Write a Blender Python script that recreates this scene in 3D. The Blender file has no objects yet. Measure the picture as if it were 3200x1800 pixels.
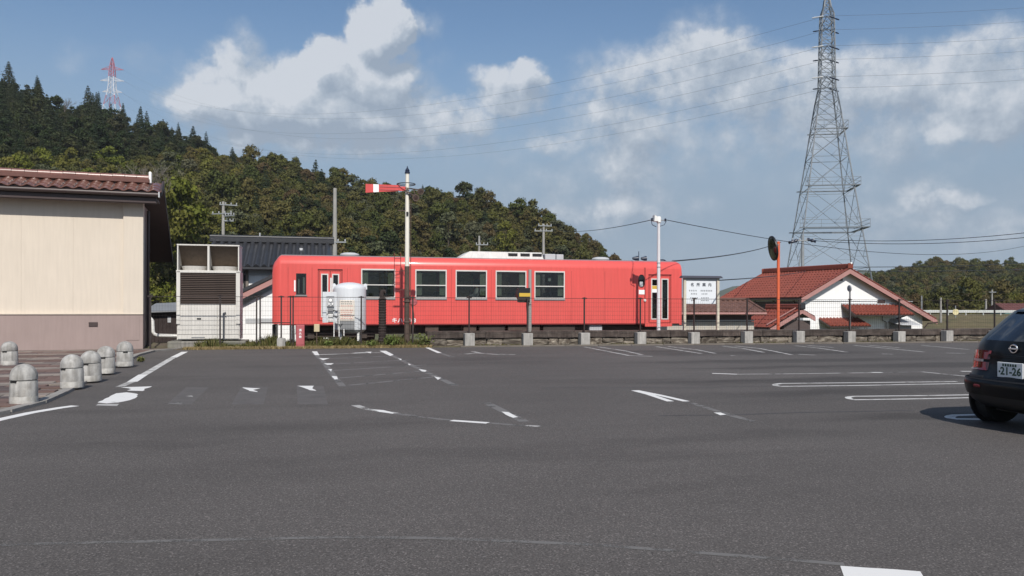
import bpy, bmesh, math, random
import numpy as np
from mathutils import Vector, Matrix
random.seed(11)
rng = np.random.default_rng(11)
R = math.radians
sc = bpy.context.scene
col = sc.collection

# ------------------------------------------------------------------ camera
F = 2500.0          # focal length in 3200-px units (used for sizing things at their real distance)
H = 1.35            # eye height
cam_d = bpy.data.cameras.new('camera')
cam = bpy.data.objects.new('camera', cam_d)
col.objects.link(cam)
cam_d.sensor_width = 36.0
cam_d.lens = 36.0 * F / 3200.0
cam_d.shift_y = 57.5 / 3200.0
cam_d.clip_start = 0.1
cam_d.clip_end = 9000
cam.location = (0, 0, H)
cam.rotation_euler = (R(90), R(-0.14), 0)
sc.camera = cam

# ------------------------------------------------------------------ light
SUN_EL, SUN_AZ = R(43), R(169)      # azimuth clockwise from +Y (behind the camera, a little right)
to_sun = Vector((math.sin(SUN_AZ) * math.cos(SUN_EL), math.cos(SUN_AZ) * math.cos(SUN_EL), math.sin(SUN_EL)))
sun_d = bpy.data.lights.new('sun', 'SUN')
sun_d.energy = 4.3
sun_d.angle = R(0.53)
sun_d.color = (1.0, 0.95, 0.88)
sun = bpy.data.objects.new('sun', sun_d)
col.objects.link(sun)
sun.rotation_euler = (-to_sun).to_track_quat('-Z', 'Y').to_euler()
sun.location = (0, -20, 40)
sc.view_settings.view_transform = 'Standard'
sc.view_settings.look = 'None'
sc.view_settings.exposure = 0.0
sc.view_settings.gamma = 1.0
sc.view_settings.use_curve_mapping = False
sc.cycles.max_bounces = 6
sc.cycles.diffuse_bounces = 2
sc.cycles.glossy_bounces = 2
sc.cycles.transparent_max_bounces = 12
sc.cycles.transmission_bounces = 3
sc.cycles.volume_bounces = 0
sc.cycles.use_denoising = True
sc.cycles.caustics_reflective = False
sc.cycles.caustics_refractive = False

# ------------------------------------------------------------------ sky with clouds (world)
world = bpy.data.worlds.new('World')
sc.world = world
world.use_nodes = True


def build_world():
    nt = world.node_tree
    nt.nodes.clear()
    N, L = nt.nodes, nt.links
    # cloud density group: (azimuth, elevation) vector + direction -> density
    g = bpy.data.node_groups.new('cloud_density', 'ShaderNodeTree')
    g.interface.new_socket('Vector', in_out='INPUT', socket_type='NodeSocketVector')
    g.interface.new_socket('Density', in_out='OUTPUT', socket_type='NodeSocketFloat')
    gi = g.nodes.new('NodeGroupInput')
    go = g.nodes.new('NodeGroupOutput')

    def gm(op, a, b=None, c=None):
        n = g.nodes.new('ShaderNodeMath'); n.operation = op
        for i, s in enumerate((a, b, c)):
            if s is None: continue
            if isinstance(s, (int, float)): n.inputs[i].default_value = s
            else: g.links.new(s, n.inputs[i])
        return n.outputs[0]

    def gv(op, a, b=None, out=0):
        n = g.nodes.new('ShaderNodeVectorMath'); n.operation = op
        for i, s in enumerate((a, b)):
            if s is None: continue
            if isinstance(s, tuple): n.inputs[i].default_value = s
            else: g.links.new(s, n.inputs[i])
        return n.outputs[out]

    def gnoise(vec, scale, detail, rough=.5, colour=False):
        n = g.nodes.new('ShaderNodeTexNoise')
        n.inputs['Scale'].default_value = scale
        n.inputs['Detail'].default_value = detail
        n.inputs['Roughness'].default_value = rough
        g.links.new(vec, n.inputs['Vector'])
        return n.outputs['Color'] if colour else n.outputs['Fac']
    vec = gi.outputs[0]
    warp = gnoise(vec, 9, 5, .55, True)
    w2 = gv('MULTIPLY', gv('SUBTRACT', warp, (.5, .5, .5)), (.060, .050, 0))
    warp3 = gnoise(vec, 34, 4, .6, True)
    w3 = gv('MULTIPLY', gv('SUBTRACT', warp3, (.5, .5, .5)), (.030, .028, 0))
    p = gv('ADD', gv('ADD', vec, w2), w3)
    # cloud banks: pixel centre, pixel radii, weight (turned into angles of the sky)
    blobs = [(1185, 85, 115, 95, .95), (1260, 75, 70, 75, .8), (1130, 190, 180, 120, 1.0), (1010, 160, 70, 70, .8), (930, 260, 150, 110, 1.0), (1060, 290, 260, 120, .9), (690, 270, 150, 85, .8),
             (760, 170, 85, 95, .50), (690, 180, 80, 60, .36), (600, 320, 120, 70, .6), (820, 330, 300, 75, .8), (1010, 370, 300, 55, .7), (1240, 300, 170, 110, .6), (1350, 70, 50, 65, .24), (1360, 160, 80, 80, .2),
             (1590, 285, 140, 90, .80), (1655, 225, 60, 50, .75), (1450, 365, 190, 60, .50), (1280, 400, 260, 60, .34), (1500, 245, 80, 50, .24),
             (2210, 95, 150, 90, .36), (2050, 190, 320, 110, .36), (2230, 210, 280, 110, .38), (2450, 260, 300, 120, .34), (2680, 250, 360, 120, .30),
             (2980, 200, 300, 110, .36), (3200, 240, 300, 170, .36), (2850, 370, 520, 150, .30), (3060, 360, 140, 70, .42), (1960, 470, 120, 150, .38), (1900, 340, 220, 140, .28), (2120, 420, 260, 170, .20),
             (1720, 455, 85, 36, .36), (1880, 330, 40, 50, .3), (1890, 680, 160, 70, .38), (2060, 640, 220, 80, .22), (2820, 690, 160, 60, .38), (2880, 600, 80, 65, .36), (2990, 625, 90, 30, .40),
             (3150, 730, 220, 70, .26), (810, 432, 85, 42, .70), (900, 450, 340, 70, .32), (1130, 440, 300, 60, .26), (230, 175, 80, 65, .20), (480, 190, 160, 60, .20),
             (1500, 690, 340, 80, .16), (2500, 600, 300, 90, .14), (1700, 600, 400, 120, .12), (2600, 480, 400, 120, .16), (2080, 330, 480, 240, .19), (2750, 340, 620, 200, .20), (1650, 480, 420, 170, .16),
             (1980, 620, 420, 150, .20), (2950, 650, 380, 130, .22), (1100, 440, 620, 95, .30), (2400, 780, 700, 90, .18)]
    tot = None
    for (x, y, rx, ry, w) in blobs:
        k = (x - 1600) / F
        az = math.atan(k)
        el = math.atan((958 - y) / F * math.cos(az))
        q = gv('MULTIPLY', gv('SUBTRACT', p, (az, el, 0)), (F / rx * .92, F / ry * .98, 0))
        d = gv('DOT_PRODUCT', q, q, 1)
        b = gm('MULTIPLY', gm('MAXIMUM', gm('SUBTRACT', 1.0, d), 0.0), w)
        tot = b if tot is None else gm('MAXIMUM', tot, gm('MULTIPLY_ADD', b, .55, gm('MULTIPLY', tot, .98)))
    tot = gm('MINIMUM', tot, 1.15)
    fine = gnoise(vec, 26, 9, .62)
    tot = gm('ADD', tot, gm('MULTIPLY', gm('SUBTRACT', fine, .5), gm('MULTIPLY_ADD', gm('MINIMUM', tot, .40), 2.5, .08)))
    # the same kind of broken cloud everywhere outside the view
    outm = g.nodes.new('ShaderNodeMapRange'); outm.interpolation_type = 'SMOOTHSTEP'
    sx = g.nodes.new('ShaderNodeSeparateXYZ'); g.links.new(vec, sx.inputs[0])
    g.links.new(gm('ABSOLUTE', sx.outputs[0]), outm.inputs[0])
    outm.inputs[1].default_value = .58; outm.inputs[2].default_value = .8
    upm = g.nodes.new('ShaderNodeMapRange'); upm.interpolation_type = 'SMOOTHSTEP'
    g.links.new(sx.outputs[1], upm.inputs[0])
    upm.inputs[1].default_value = .38; upm.inputs[2].default_value = .6
    bg = gm('MULTIPLY', gm('SUBTRACT', gnoise(p, 3.2, 5, .55), .5), 3.2)
    bg = gm('MULTIPLY', bg, gm('MAXIMUM', outm.outputs[0], upm.outputs[0]))
    tot = gm('MAXIMUM', tot, bg)
    g.links.new(tot, go.inputs[0])

    def m(op, a, b=None, c=None):
        n = N.new('ShaderNodeMath'); n.operation = op
        for i, s in enumerate((a, b, c)):
            if s is None: continue
            if isinstance(s, (int, float)): n.inputs[i].default_value = s
            else: L.new(s, n.inputs[i])
        return n.outputs[0]
    tc = N.new('ShaderNodeTexCoord')
    sep = N.new('ShaderNodeSeparateXYZ')
    L.new(tc.outputs['Generated'], sep.inputs[0])
    az = m('ARCTAN2', sep.outputs[0], sep.outputs[1])
    el = m('ARCSINE', sep.outputs[2])
    comb = N.new('ShaderNodeCombineXYZ')
    L.new(az, comb.inputs[0]); L.new(el, comb.inputs[1])
    d1 = N.new('ShaderNodeGroup'); d1.node_tree = g
    L.new(comb.outputs[0], d1.inputs[0])
    off = N.new('ShaderNodeVectorMath'); off.operation = 'ADD'
    off.inputs[1].default_value = (-.013, .020, 0)
    L.new(comb.outputs[0], off.inputs[0])
    d2 = N.new('ShaderNodeGroup'); d2.node_tree = g
    L.new(off.outputs[0], d2.inputs[0])
    alpha = N.new('ShaderNodeMapRange'); alpha.interpolation_type = 'SMOOTHSTEP'
    L.new(d1.outputs[0], alpha.inputs[0])
    alpha.inputs[1].default_value = .02; alpha.inputs[2].default_value = .44
    alpha.inputs[4].default_value = .9
    # light and shade of the clouds, put into their colour
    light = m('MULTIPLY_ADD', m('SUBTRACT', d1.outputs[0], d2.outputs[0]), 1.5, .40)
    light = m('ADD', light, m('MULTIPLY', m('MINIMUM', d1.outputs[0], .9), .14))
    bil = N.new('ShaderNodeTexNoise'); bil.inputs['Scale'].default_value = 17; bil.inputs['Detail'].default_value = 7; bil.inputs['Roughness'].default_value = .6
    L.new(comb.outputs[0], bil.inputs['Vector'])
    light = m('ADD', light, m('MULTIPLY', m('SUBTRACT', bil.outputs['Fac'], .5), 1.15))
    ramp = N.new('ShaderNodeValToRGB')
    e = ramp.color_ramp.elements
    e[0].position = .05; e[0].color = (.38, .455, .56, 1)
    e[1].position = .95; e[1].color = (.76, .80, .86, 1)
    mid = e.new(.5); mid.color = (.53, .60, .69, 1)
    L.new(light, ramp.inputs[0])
    sky = N.new('ShaderNodeTexSky')
    sky.sky_type = 'NISHITA'
    sky.sun_disc = False
    sky.sun_elevation = SUN_EL
    sky.sun_rotation = SUN_AZ
    sky.altitude = 30
    sky.air_density = 1.0
    sky.dust_density = .6
    sky.ozone_density = 1.2
    bgs = N.new('ShaderNodeBackground')
    bgs.inputs[1].default_value = .105
    hs = N.new('ShaderNodeHueSaturation')
    hs.inputs['Saturation'].default_value = 1.12
    L.new(sky.outputs[0], hs.inputs['Color'])
    L.new(hs.outputs[0], bgs.inputs[0])
    # thin grey-blue stratus veil, denser toward the horizon, all round
    veil = N.new('ShaderNodeMapRange'); veil.interpolation_type = 'SMOOTHSTEP'
    L.new(el, veil.inputs[0])
    veil.inputs[1].default_value = .36; veil.inputs[2].default_value = .10
    veil.inputs[3].default_value = .04; veil.inputs[4].default_value = .93
    bgv = N.new('ShaderNodeBackground'); bgv.inputs[0].default_value = (.285, .375, .485, 1); bgv.inputs[1].default_value = 1.0
    mixv = N.new('ShaderNodeMixShader')
    L.new(veil.outputs[0], mixv.inputs[0]); L.new(bgs.outputs[0], mixv.inputs[1]); L.new(bgv.outputs[0], mixv.inputs[2])
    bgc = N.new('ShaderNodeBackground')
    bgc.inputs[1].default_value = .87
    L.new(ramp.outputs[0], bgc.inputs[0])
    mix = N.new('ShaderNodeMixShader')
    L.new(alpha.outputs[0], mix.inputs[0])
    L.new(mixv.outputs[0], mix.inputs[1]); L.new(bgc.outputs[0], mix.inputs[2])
    out = N.new('ShaderNodeOutputWorld')
    L.new(mix.outputs[0], out.inputs[0])
    world.cycles.sampling_method = 'MANUAL'
    world.cycles.sample_map_resolution = 512


build_world()

# ------------------------------------------------------------------ frames and sizing
A = R(13.5)          # the rails, the lot edge and the stalls run at this angle to the view
CA, SA = math.cos(A), math.sin(A)


def yh(x): return 957.5 + (x - 1600) * .00245
def W(u, v, z=0.0): return Vector((u * CA - v * SA, u * SA + v * CA, z))
def U(x, v): return v * math.tan(A + math.atan((x - 1600) / F))
def DEP(u, v): return u * SA + v * CA
def ZU(x, y, v): return H + (yh(x) - y) / F * DEP(U(x, v), v)
def G(x, y, z=0.0):
    Y = (H - z) * F / (y - yh(x))
    return Vector(((x - 1600) / F * Y, Y, z))
def P(x, y, Y): return Vector(((x - 1600) / F * Y, Y, H + (yh(x) - y) / F * Y))
def uv(p): return (p.x * CA + p.y * SA, p.y * CA - p.x * SA)


# ------------------------------------------------------------------ materials
def newmat(name):
    m = bpy.data.materials.new(name)
    m.use_nodes = True
    nt = m.node_tree
    b = nt.nodes['Principled BSDF']
    return m, nt, b


def M(name, c, rough=.7, var=.12, vs=2.5, bump=0.0, bs=40, metal=0.0, rnd=0.0, streak=0.0, coat=0.0, spec=.5, tint=None, tfac=0.0, ts=.6):
    """procedural paint / concrete / wood: base colour, cloudy wear, grain, per-piece variation"""
    m, nt, b = newmat(name)
    N, L = nt.nodes, nt.links
    b.inputs['Roughness'].default_value = rough
    b.inputs['Metallic'].default_value = metal
    b.inputs['Specular IOR Level'].default_value = spec
    b.inputs['Coat Weight'].default_value = coat
    b.inputs['Coat Roughness'].default_value = .08
    tc = N.new('ShaderNodeTexCoord')
    if rnd:
        o0 = N.new('ShaderNodeObjectInfo')
        sh = N.new('ShaderNodeVectorMath'); sh.operation = 'SCALE'; sh.inputs[0].default_value = (37, 53, 41)
        L.new(o0.outputs['Random'], sh.inputs['Scale'])
        ad0 = N.new('ShaderNodeVectorMath'); ad0.operation = 'ADD'
        L.new(tc.outputs['Object'], ad0.inputs[0]); L.new(sh.outputs[0], ad0.inputs[1])

        class _T: outputs = {'Object': ad0.outputs[0]}
        tc = _T
    n1 = N.new('ShaderNodeTexNoise'); n1.inputs['Scale'].default_value = vs; n1.inputs['Detail'].default_value = 7
    n1.inputs['Roughness'].default_value = .62
    L.new(tc.outputs['Object'], n1.inputs['Vector'])
    mr = N.new('ShaderNodeMapRange')
    mr.inputs[1].default_value = .25; mr.inputs[2].default_value = .75
    mr.inputs[3].default_value = 1 - var; mr.inputs[4].default_value = 1 + var
    L.new(n1.outputs['Fac'], mr.inputs[0])
    val = mr.outputs[0]
    if streak:
        mp = N.new('ShaderNodeMapping'); mp.inputs['Scale'].default_value = (9, 9, .7)
        L.new(tc.outputs['Object'], mp.inputs['Vector'])
        n2 = N.new('ShaderNodeTexNoise'); n2.inputs['Scale'].default_value = 1.6; n2.inputs['Detail'].default_value = 5
        L.new(mp.outputs[0], n2.inputs['Vector'])
        m2 = N.new('ShaderNodeMapRange'); m2.inputs[1].default_value = .35; m2.inputs[2].default_value = .7
        m2.inputs[3].default_value = 1 + streak * .3; m2.inputs[4].default_value = 1 - streak
        L.new(n2.outputs['Fac'], m2.inputs[0])
        mm = N.new('ShaderNodeMath'); mm.operation = 'MULTIPLY'
        L.new(val, mm.inputs[0]); L.new(m2.outputs[0], mm.inputs[1]); val = mm.outputs[0]
    if rnd:
        oi = N.new('ShaderNodeObjectInfo')
        m3 = N.new('ShaderNodeMapRange'); m3.inputs[3].default_value = 1 - rnd; m3.inputs[4].default_value = 1 + rnd
        L.new(oi.outputs['Random'], m3.inputs[0])
        mm = N.new('ShaderNodeMath'); mm.operation = 'MULTIPLY'
        L.new(val, mm.inputs[0]); L.new(m3.outputs[0], mm.inputs[1]); val = mm.outputs[0]
    base = N.new('ShaderNodeRGB'); base.outputs[0].default_value = (*c, 1)
    cs = base.outputs[0]
    if tint is not None:
        n4 = N.new('ShaderNodeTexNoise'); n4.inputs['Scale'].default_value = ts; n4.inputs['Detail'].default_value = 6
        L.new(tc.outputs['Object'], n4.inputs['Vector'])
        m4 = N.new('ShaderNodeMapRange'); m4.inputs[1].default_value = .42; m4.inputs[2].default_value = .68; m4.inputs[4].default_value = tfac
        L.new(n4.outputs['Fac'], m4.inputs[0])
        mx = N.new('ShaderNodeMix'); mx.data_type = 'RGBA'
        L.new(m4.outputs[0], mx.inputs[0]); L.new(cs, mx.inputs[6]); mx.inputs[7].default_value = (*tint, 1)
        cs = mx.outputs[2]
    vm = N.new('ShaderNodeVectorMath'); vm.operation = 'SCALE'
    L.new(cs, vm.inputs[0]); L.new(val, vm.inputs['Scale'])
    L.new(vm.outputs[0], b.inputs['Base Color'])
    if bump:
        n5 = N.new('ShaderNodeTexNoise'); n5.inputs['Scale'].default_value = bs; n5.inputs['Detail'].default_value = 4
        L.new(tc.outputs['Object'], n5.inputs['Vector'])
        bp = N.new('ShaderNodeBump'); bp.inputs['Strength'].default_value = bump; bp.inputs['Distance'].default_value = .02
        L.new(n5.outputs['Fac'], bp.inputs['Height']); L.new(bp.outputs[0], b.inputs['Normal'])
    return m


def glass_mat(name, tint=(.5, .55, .55), refl=.08):
    m, nt, b = newmat(name)
    N, L = nt.nodes, nt.links
    N.remove(b)
    tr = N.new('ShaderNodeBsdfTransparent'); tr.inputs[0].default_value = (*tint, 1)
    gl = N.new('ShaderNodeBsdfGlossy'); gl.inputs['Roughness'].default_value = .03
    fr = N.new('ShaderNodeFresnel'); fr.inputs['IOR'].default_value = 1.45
    ad = N.new('ShaderNodeMath'); ad.operation = 'ADD'; ad.inputs[1].default_value = refl * .4
    L.new(fr.outputs[0], ad.inputs[0])
    mx = N.new('ShaderNodeMixShader')
    L.new(ad.outputs[0], mx.inputs[0]); L.new(tr.outputs[0], mx.inputs[1]); L.new(gl.outputs[0], mx.inputs[2])
    L.new(mx.outputs[0], N['Material Output'].inputs[0])
    return m


def leaf_mat(name, stops, rough=.75):
    """foliage: colour picked per tree (random) and per leaf clump (tint attribute)"""
    m, nt, b = newmat(name)
    N, L = nt.nodes, nt.links
    b.inputs['Roughness'].default_value = rough
    b.inputs['Specular IOR Level'].default_value = .2
    oi = N.new('ShaderNodeObjectInfo')
    at = N.new('ShaderNodeAttribute'); at.attribute_name = 'tint'
    ma = N.new('ShaderNodeMath'); ma.operation = 'MULTIPLY_ADD'
    L.new(at.outputs['Fac'], ma.inputs[0]); ma.inputs[1].default_value = .30
    sb = N.new('ShaderNodeMath'); sb.operation = 'SUBTRACT'; sb.inputs[1].default_value = .15
    L.new(oi.outputs['Random'], sb.inputs[0]); L.new(sb.outputs[0], ma.inputs[2])
    rp = N.new('ShaderNodeValToRGB')
    e = rp.color_ramp.elements
    e[0].position = 0; e[0].color = (*stops[0], 1)
    e[1].position = 1; e[1].color = (*stops[-1], 1)
    for i, s in enumerate(stops[1:-1]):
        k = e.new((i + 1) / (len(stops) - 1)); k.color = (*s, 1)
    L.new(ma.outputs[0], rp.inputs[0])
    mr = N.new('ShaderNodeMapRange'); mr.inputs[3].default_value = .82; mr.inputs[4].default_value = 1.70
    L.new(at.outputs['Fac'], mr.inputs[0])
    vm = N.new('ShaderNodeVectorMath'); vm.operation = 'SCALE'
    L.new(rp.outputs[0], vm.inputs[0]); L.new(mr.outputs[0], vm.inputs['Scale'])
    L.new(vm.outputs[0], b.inputs['Base Color'])
    tl = N.new('ShaderNodeBsdfTranslucent'); L.new(vm.outputs[0], tl.inputs[0])
    ms = N.new('ShaderNodeMixShader'); ms.inputs[0].default_value = .14
    L.new(b.outputs[0], ms.inputs[1]); L.new(tl.outputs[0], ms.inputs[2])
    L.new(ms.outputs[0], N['Material Output'].inputs[0])
    return m


# ------------------------------------------------------------------ mesh building
ORG = {}


class MB:
    def __init__(s): s.v, s.f, s.mi = [], [], []

    def add(s, vs, fs, mi=0):
        o = len(s.v)
        s.v += [tuple(p) for p in vs]
        for f in fs:
            s.f.append(tuple(i + o for i in f)); s.mi.append(mi)
        return s

    def box(s, x0, x1, y0, y1, z0, z1, mi=0):
        return s.hexa([(x0, y0, z0), (x1, y0, z0), (x1, y1, z0), (x0, y1, z0), (x0, y0, z1), (x1, y0, z1), (x1, y1, z1), (x0, y1, z1)], mi)

    def hexa(s, p, mi=0):
        return s.add(p, [(3, 2, 1, 0), (4, 5, 6, 7), (0, 1, 5, 4), (1, 2, 6, 5), (2, 3, 7, 6), (3, 0, 4, 7)], mi)

    def cbox(s, x0, x1, y0, y1, z0, z1, c=.01, mi=0):
        """box with chamfered edges"""
        c = min(c, (x1 - x0) * .4, (y1 - y0) * .4, (z1 - z0) * .4)
        vs = []
        X, Y, Z = (x0, x1), (y0, y1), (z0, z1)
        for i in (0, 1):
            for j in (0, 1):
                for k in (0, 1):
                    sx, sy, sz = (1, -1)[i], (1, -1)[j], (1, -1)[k]
                    vs += [(X[i], Y[j] + sy * c, Z[k] + sz * c), (X[i] + sx * c, Y[j], Z[k] + sz * c), (X[i] + sx * c, Y[j] + sy * c, Z[k])]
        bm = bmesh.new()
        for p in vs: bm.verts.new(p)
        r = bmesh.ops.convex_hull(bm, input=bm.verts)
        bm.verts.index_update()
        vv = [tuple(v.co) for v in bm.verts]
        idx = {v: i for i, v in enumerate(bm.verts)}
        ff = [tuple(idx[v] for v in f.verts) for f in bm.faces]
        bm.free()
        return s.add(vv, ff, mi)

    def bar(s, p0, p1, w, h=None, mi=0, up=(0, 0, 1)):
        h = h or w
        p0, p1 = Vector(p0), Vector(p1)
        d = (p1 - p0).normalized()
        upv = Vector(up)
        if abs(d.dot(upv)) > .98: upv = Vector((0, 1, 0))
        a = d.cross(upv).normalized() * (w / 2)
        b = a.cross(d).normalized() * (h / 2)
        q = [p0 - a - b, p0 + a - b, p0 + a + b, p0 - a + b]
        q2 = [p1 - a - b, p1 + a - b, p1 + a + b, p1 - a + b]
        return s.hexa(q + q2, mi)

    def tube(s, pts, r, n=8, mi=0, cap=True):
        pts = [Vector(p) for p in pts]
        rs = r if isinstance(r, (list, tuple)) else [r] * len(pts)
        vs, fs = [], []
        pa = None
        for i, p in enumerate(pts):
            d = (pts[min(i + 1, len(pts) - 1)] - pts[max(i - 1, 0)]).normalized()
            if pa is None:
                t = Vector((0, 0, 1)) if abs(d.z) < .9 else Vector((1, 0, 0))
                pa = d.cross(t).normalized()
            else:
                pa = (pa - d * pa.dot(d)).normalized()
            pb = d.cross(pa)
            for k in range(n):
                t = 2 * math.pi * k / n
                vs.append(p + (pa * math.cos(t) + pb * math.sin(t)) * rs[i])
        for i in range(len(pts) - 1):
            for k in range(n):
                k2 = (k + 1) % n
                fs.append((i * n + k, i * n + k2, (i + 1) * n + k2, (i + 1) * n + k))
        if cap:
            fs.append(tuple(range(n - 1, -1, -1)))
            fs.append(tuple((len(pts) - 1) * n + k for k in range(n)))
        return s.add(vs, fs, mi)

    def lathe(s, prof, n=24, c=(0, 0, 0), mi=0, axis='z'):
        vs, fs = [], []
        for (r, z) in prof:
            for k in range(n):
                t = 2 * math.pi * k / n
                q = (r * math.cos(t), r * math.sin(t), z)
                if axis == 'y': q = (q[0], q[2], q[1])
                if axis == 'x': q = (q[2], q[0], q[1])
                vs.append((q[0] + c[0], q[1] + c[1], q[2] + c[2]))
        for i in range(len(prof) - 1):
            for k in range(n):
                k2 = (k + 1) % n
                fs.append((i * n + k, i * n + k2, (i + 1) * n + k2, (i + 1) * n + k))
        if prof[0][0] > 1e-4: fs.append(tuple(range(n - 1, -1, -1)))
        if prof[-1][0] > 1e-4: fs.append(tuple((len(prof) - 1) * n + k for k in range(n)))
        return s.add(vs, fs, mi)

    def ext(s, poly, vec, mi=0):
        """extrude a 3-D polygon along vec"""
        n = len(poly)
        vec = Vector(vec)
        a = [Vector(p) for p in poly]
        b = [p + vec for p in a]
        fs = [tuple(range(n - 1, -1, -1)), tuple(range(n, 2 * n))]
        for k in range(n):
            k2 = (k + 1) % n
            fs.append((k, k2, n + k2, n + k))
        return s.add(a + b, fs, mi)

    def mesh(s, name, mats, o=(0, 0, 0), smooth=None, merge=False):
        me = bpy.data.meshes.new(name)
        o = Vector(o)
        me.from_pydata([(p[0] - o.x, p[1] - o.y, p[2] - o.z) for p in s.v], [], s.f)
        if not isinstance(mats, (list, tuple)): mats = [mats]
        for m in mats: me.materials.append(m)
        me.polygons.foreach_set('material_index', s.mi)
        bm = bmesh.new(); bm.from_mesh(me)
        if merge or smooth is not None:
            bmesh.ops.remove_doubles(bm, verts=bm.verts, dist=1e-5)
        bmesh.ops.recalc_face_normals(bm, faces=bm.faces)
        bm.to_mesh(me); bm.free()
        if smooth is not None:
            me.shade_smooth()
            me.set_sharp_from_angle(angle=R(smooth))
        me.update()
        return me

    def build(s, name, mats, parent=None, smooth=None, merge=False):
        o = ORG.get(root_of(parent).name, (0, 0, 0)) if parent else (0, 0, 0)
        ob = bpy.data.objects.new(name, s.mesh(name, mats, o, smooth, merge))
        col.objects.link(ob)
        ob.parent = parent
        return ob


def root_of(o):
    while o.parent: o = o.parent
    return o


def tag(o, label=None, cat=None, group=None, kind=None):
    if label: o['label'] = label
    if cat: o['category'] = cat
    if group: o['group'] = group
    if kind: o['kind'] = kind
    return o


def thing(name, label, cat, org=(0, 0, 0), frame='rail', group=None):
    """an Empty at the thing's base; its parts are authored in the rail frame (u, v, z) or in world axes"""
    o = bpy.data.objects.new(name, None)
    col.objects.link(o)
    o.empty_display_size = .2
    if frame == 'rail':
        o.location = W(*org); o.rotation_euler.z = A
    else:
        o.location = org
    ORG[o.name] = tuple(org)
    return tag(o, label, cat, group)


def one(mb, name, mats, label, cat, org, frame='rail', group=None, smooth=None):
    """a thing that is one mesh"""
    ob = bpy.data.objects.new(name, mb.mesh(name, mats, org, smooth))
    col.objects.link(ob)
    if frame == 'rail':
        ob.location = W(*org); ob.rotation_euler.z = A
    else:
        ob.location = org
    ORG[ob.name] = tuple(org)
    return tag(ob, label, cat, group)


def struct(mb, name, mats, frame='rail', smooth=None, kind='structure'):
    ob = bpy.data.objects.new(name, mb.mesh(name, mats, (0, 0, 0), smooth))
    col.objects.link(ob)
    if frame == 'rail': ob.rotation_euler.z = A
    ob['kind'] = kind
    return ob


def piece(name, me, parent, loc, rot=(0, 0, 0), scale=(1, 1, 1)):
    """a repeat part that shares mesh data; loc in the parent's local axes"""
    ob = bpy.data.objects.new(name, me)
    col.objects.link(ob)
    ob.parent = parent
    ob.location = loc; ob.rotation_euler = rot; ob.scale = scale
    return ob


def copy_tree(o, parent=None):
    c = o.copy(); col.objects.link(c); c.parent = parent
    for ch in list(o.children):
        copy_tree(ch, c)
    return c


def text_part(name, body, size, mat, parent, loc, rot=(R(90), 0, 0), extrude=.002, sx=1.0, align='CENTER', bold=0.0):
    cu = bpy.data.curves.new(name, 'FONT')
    cu.body = body; cu.size = size; cu.extrude = extrude
    cu.align_x = align; cu.align_y = 'CENTER'
    cu.offset = bold
    cu.resolution_u = 2
    t = bpy.data.objects.new(name, cu)
    col.objects.link(t)
    bpy.context.view_layer.update()
    dg = bpy.context.evaluated_depsgraph_get()
    me = bpy.data.meshes.new_from_object(t.evaluated_get(dg))
    bpy.data.objects.remove(t); bpy.data.curves.remove(cu)
    me.materials.clear(); me.materials.append(mat)
    return piece(name, me, parent, loc, rot, (sx, 1, 1))


# ------------------------------------------------------------------ material library
m_white = M('white_paint', (.78, .77, .74), .45, .05, 3, streak=.10)
m_whiteplain = M('white_plaster', (.91, .91, .90), .8, .03, 1.2, streak=.05)
m_cream = M('cream_panel', (.665, .585, .485), .75, .04, .7, bump=.05, bs=60, streak=.05)
m_mauve = M('mauve_plinth', (.33, .255, .235), .85, .06, 1.5, bump=.15, bs=70, streak=.06)
m_brownmetal = M('brown_metal', (.055, .036, .034), .45, .1)
m_soffit = M('soffit_board', (.10, .075, .07), .7, .1)
m_tile_red = M('red_glazed_tile', (.165, .076, .058), .24, .16, 6, rnd=.16, spec=.6)
m_tile_pale = M('ridge_tile', (.215, .105, .085), .3, .18, 6, rnd=.2, spec=.6)
m_conc = M('concrete', (.37, .355, .33), .9, .2, 6, bump=.3, bs=60, streak=.3, rnd=.10)
m_conc_d = M('concrete_dirty', (.26, .245, .22), .92, .22, 4, bump=.3, bs=40, streak=.3, tint=(.10, .11, .06), tfac=.5, ts=2)
m_kerb = M('kerb_concrete', (.27, .255, .235), .9, .2, 3, bump=.2, bs=50)
m_post = M('dark_brown_steel', (.030, .021, .019), .5, .1)
m_black = M('black_steel', (.012, .012, .013), .45, .1)
m_dark = M('dark_void', (.012, .011, .010), .8, .1)
m_galv = M('galvanised_steel', (.33, .35, .36), .5, .12, metal=.4)
m_pole = M('concrete_pole', (.33, .32, .30), .85, .12, 3, streak=.15)
m_train = M('vermilion_train_paint', (.74, .104, .092), .38, .03, .5, streak=.07, coat=.10, spec=.4, tint=(.60, .12, .10), tfac=.35, ts=.35)
m_trainroof = M('grey_train_roof', (.25, .235, .23), .7, .12)
m_alu = M('aluminium_frame', (.64, .62, .585), .4, .04)
m_grey = M('grey_paint', (.22, .225, .23), .6, .1)
m_greyl = M('light_grey_paint', (.46, .47, .48), .6, .08)
m_glass = glass_mat('tinted_window_glass', (.66, .68, .66), .05)
m_orange = M('orange_post_paint', (.72, .14, .055), .5, .08, 4, streak=.12)
m_red = M('red_sign_paint', (.62, .075, .07), .45, .08, 3, streak=.08)
m_redfade = M('faded_red_box', (.42, .10, .11), .6, .12, 4, streak=.15)
m_navy = M('navy_iron', (.012, .02, .045), .4, .1)
m_rust = M('rusty_brown_iron', (.085, .058, .045), .8, .3, 8, bump=.3, bs=50)
m_yellow = M('yellow_paint', (.62, .40, .05), .5, .1)
m_ink = M('black_ink', (.02, .02, .025), .6, .0)
m_inkgrey = M('grey_ink', (.10, .11, .13), .6, .0)
m_redink = M('red_ink', (.55, .16, .13), .6, .0)
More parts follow.
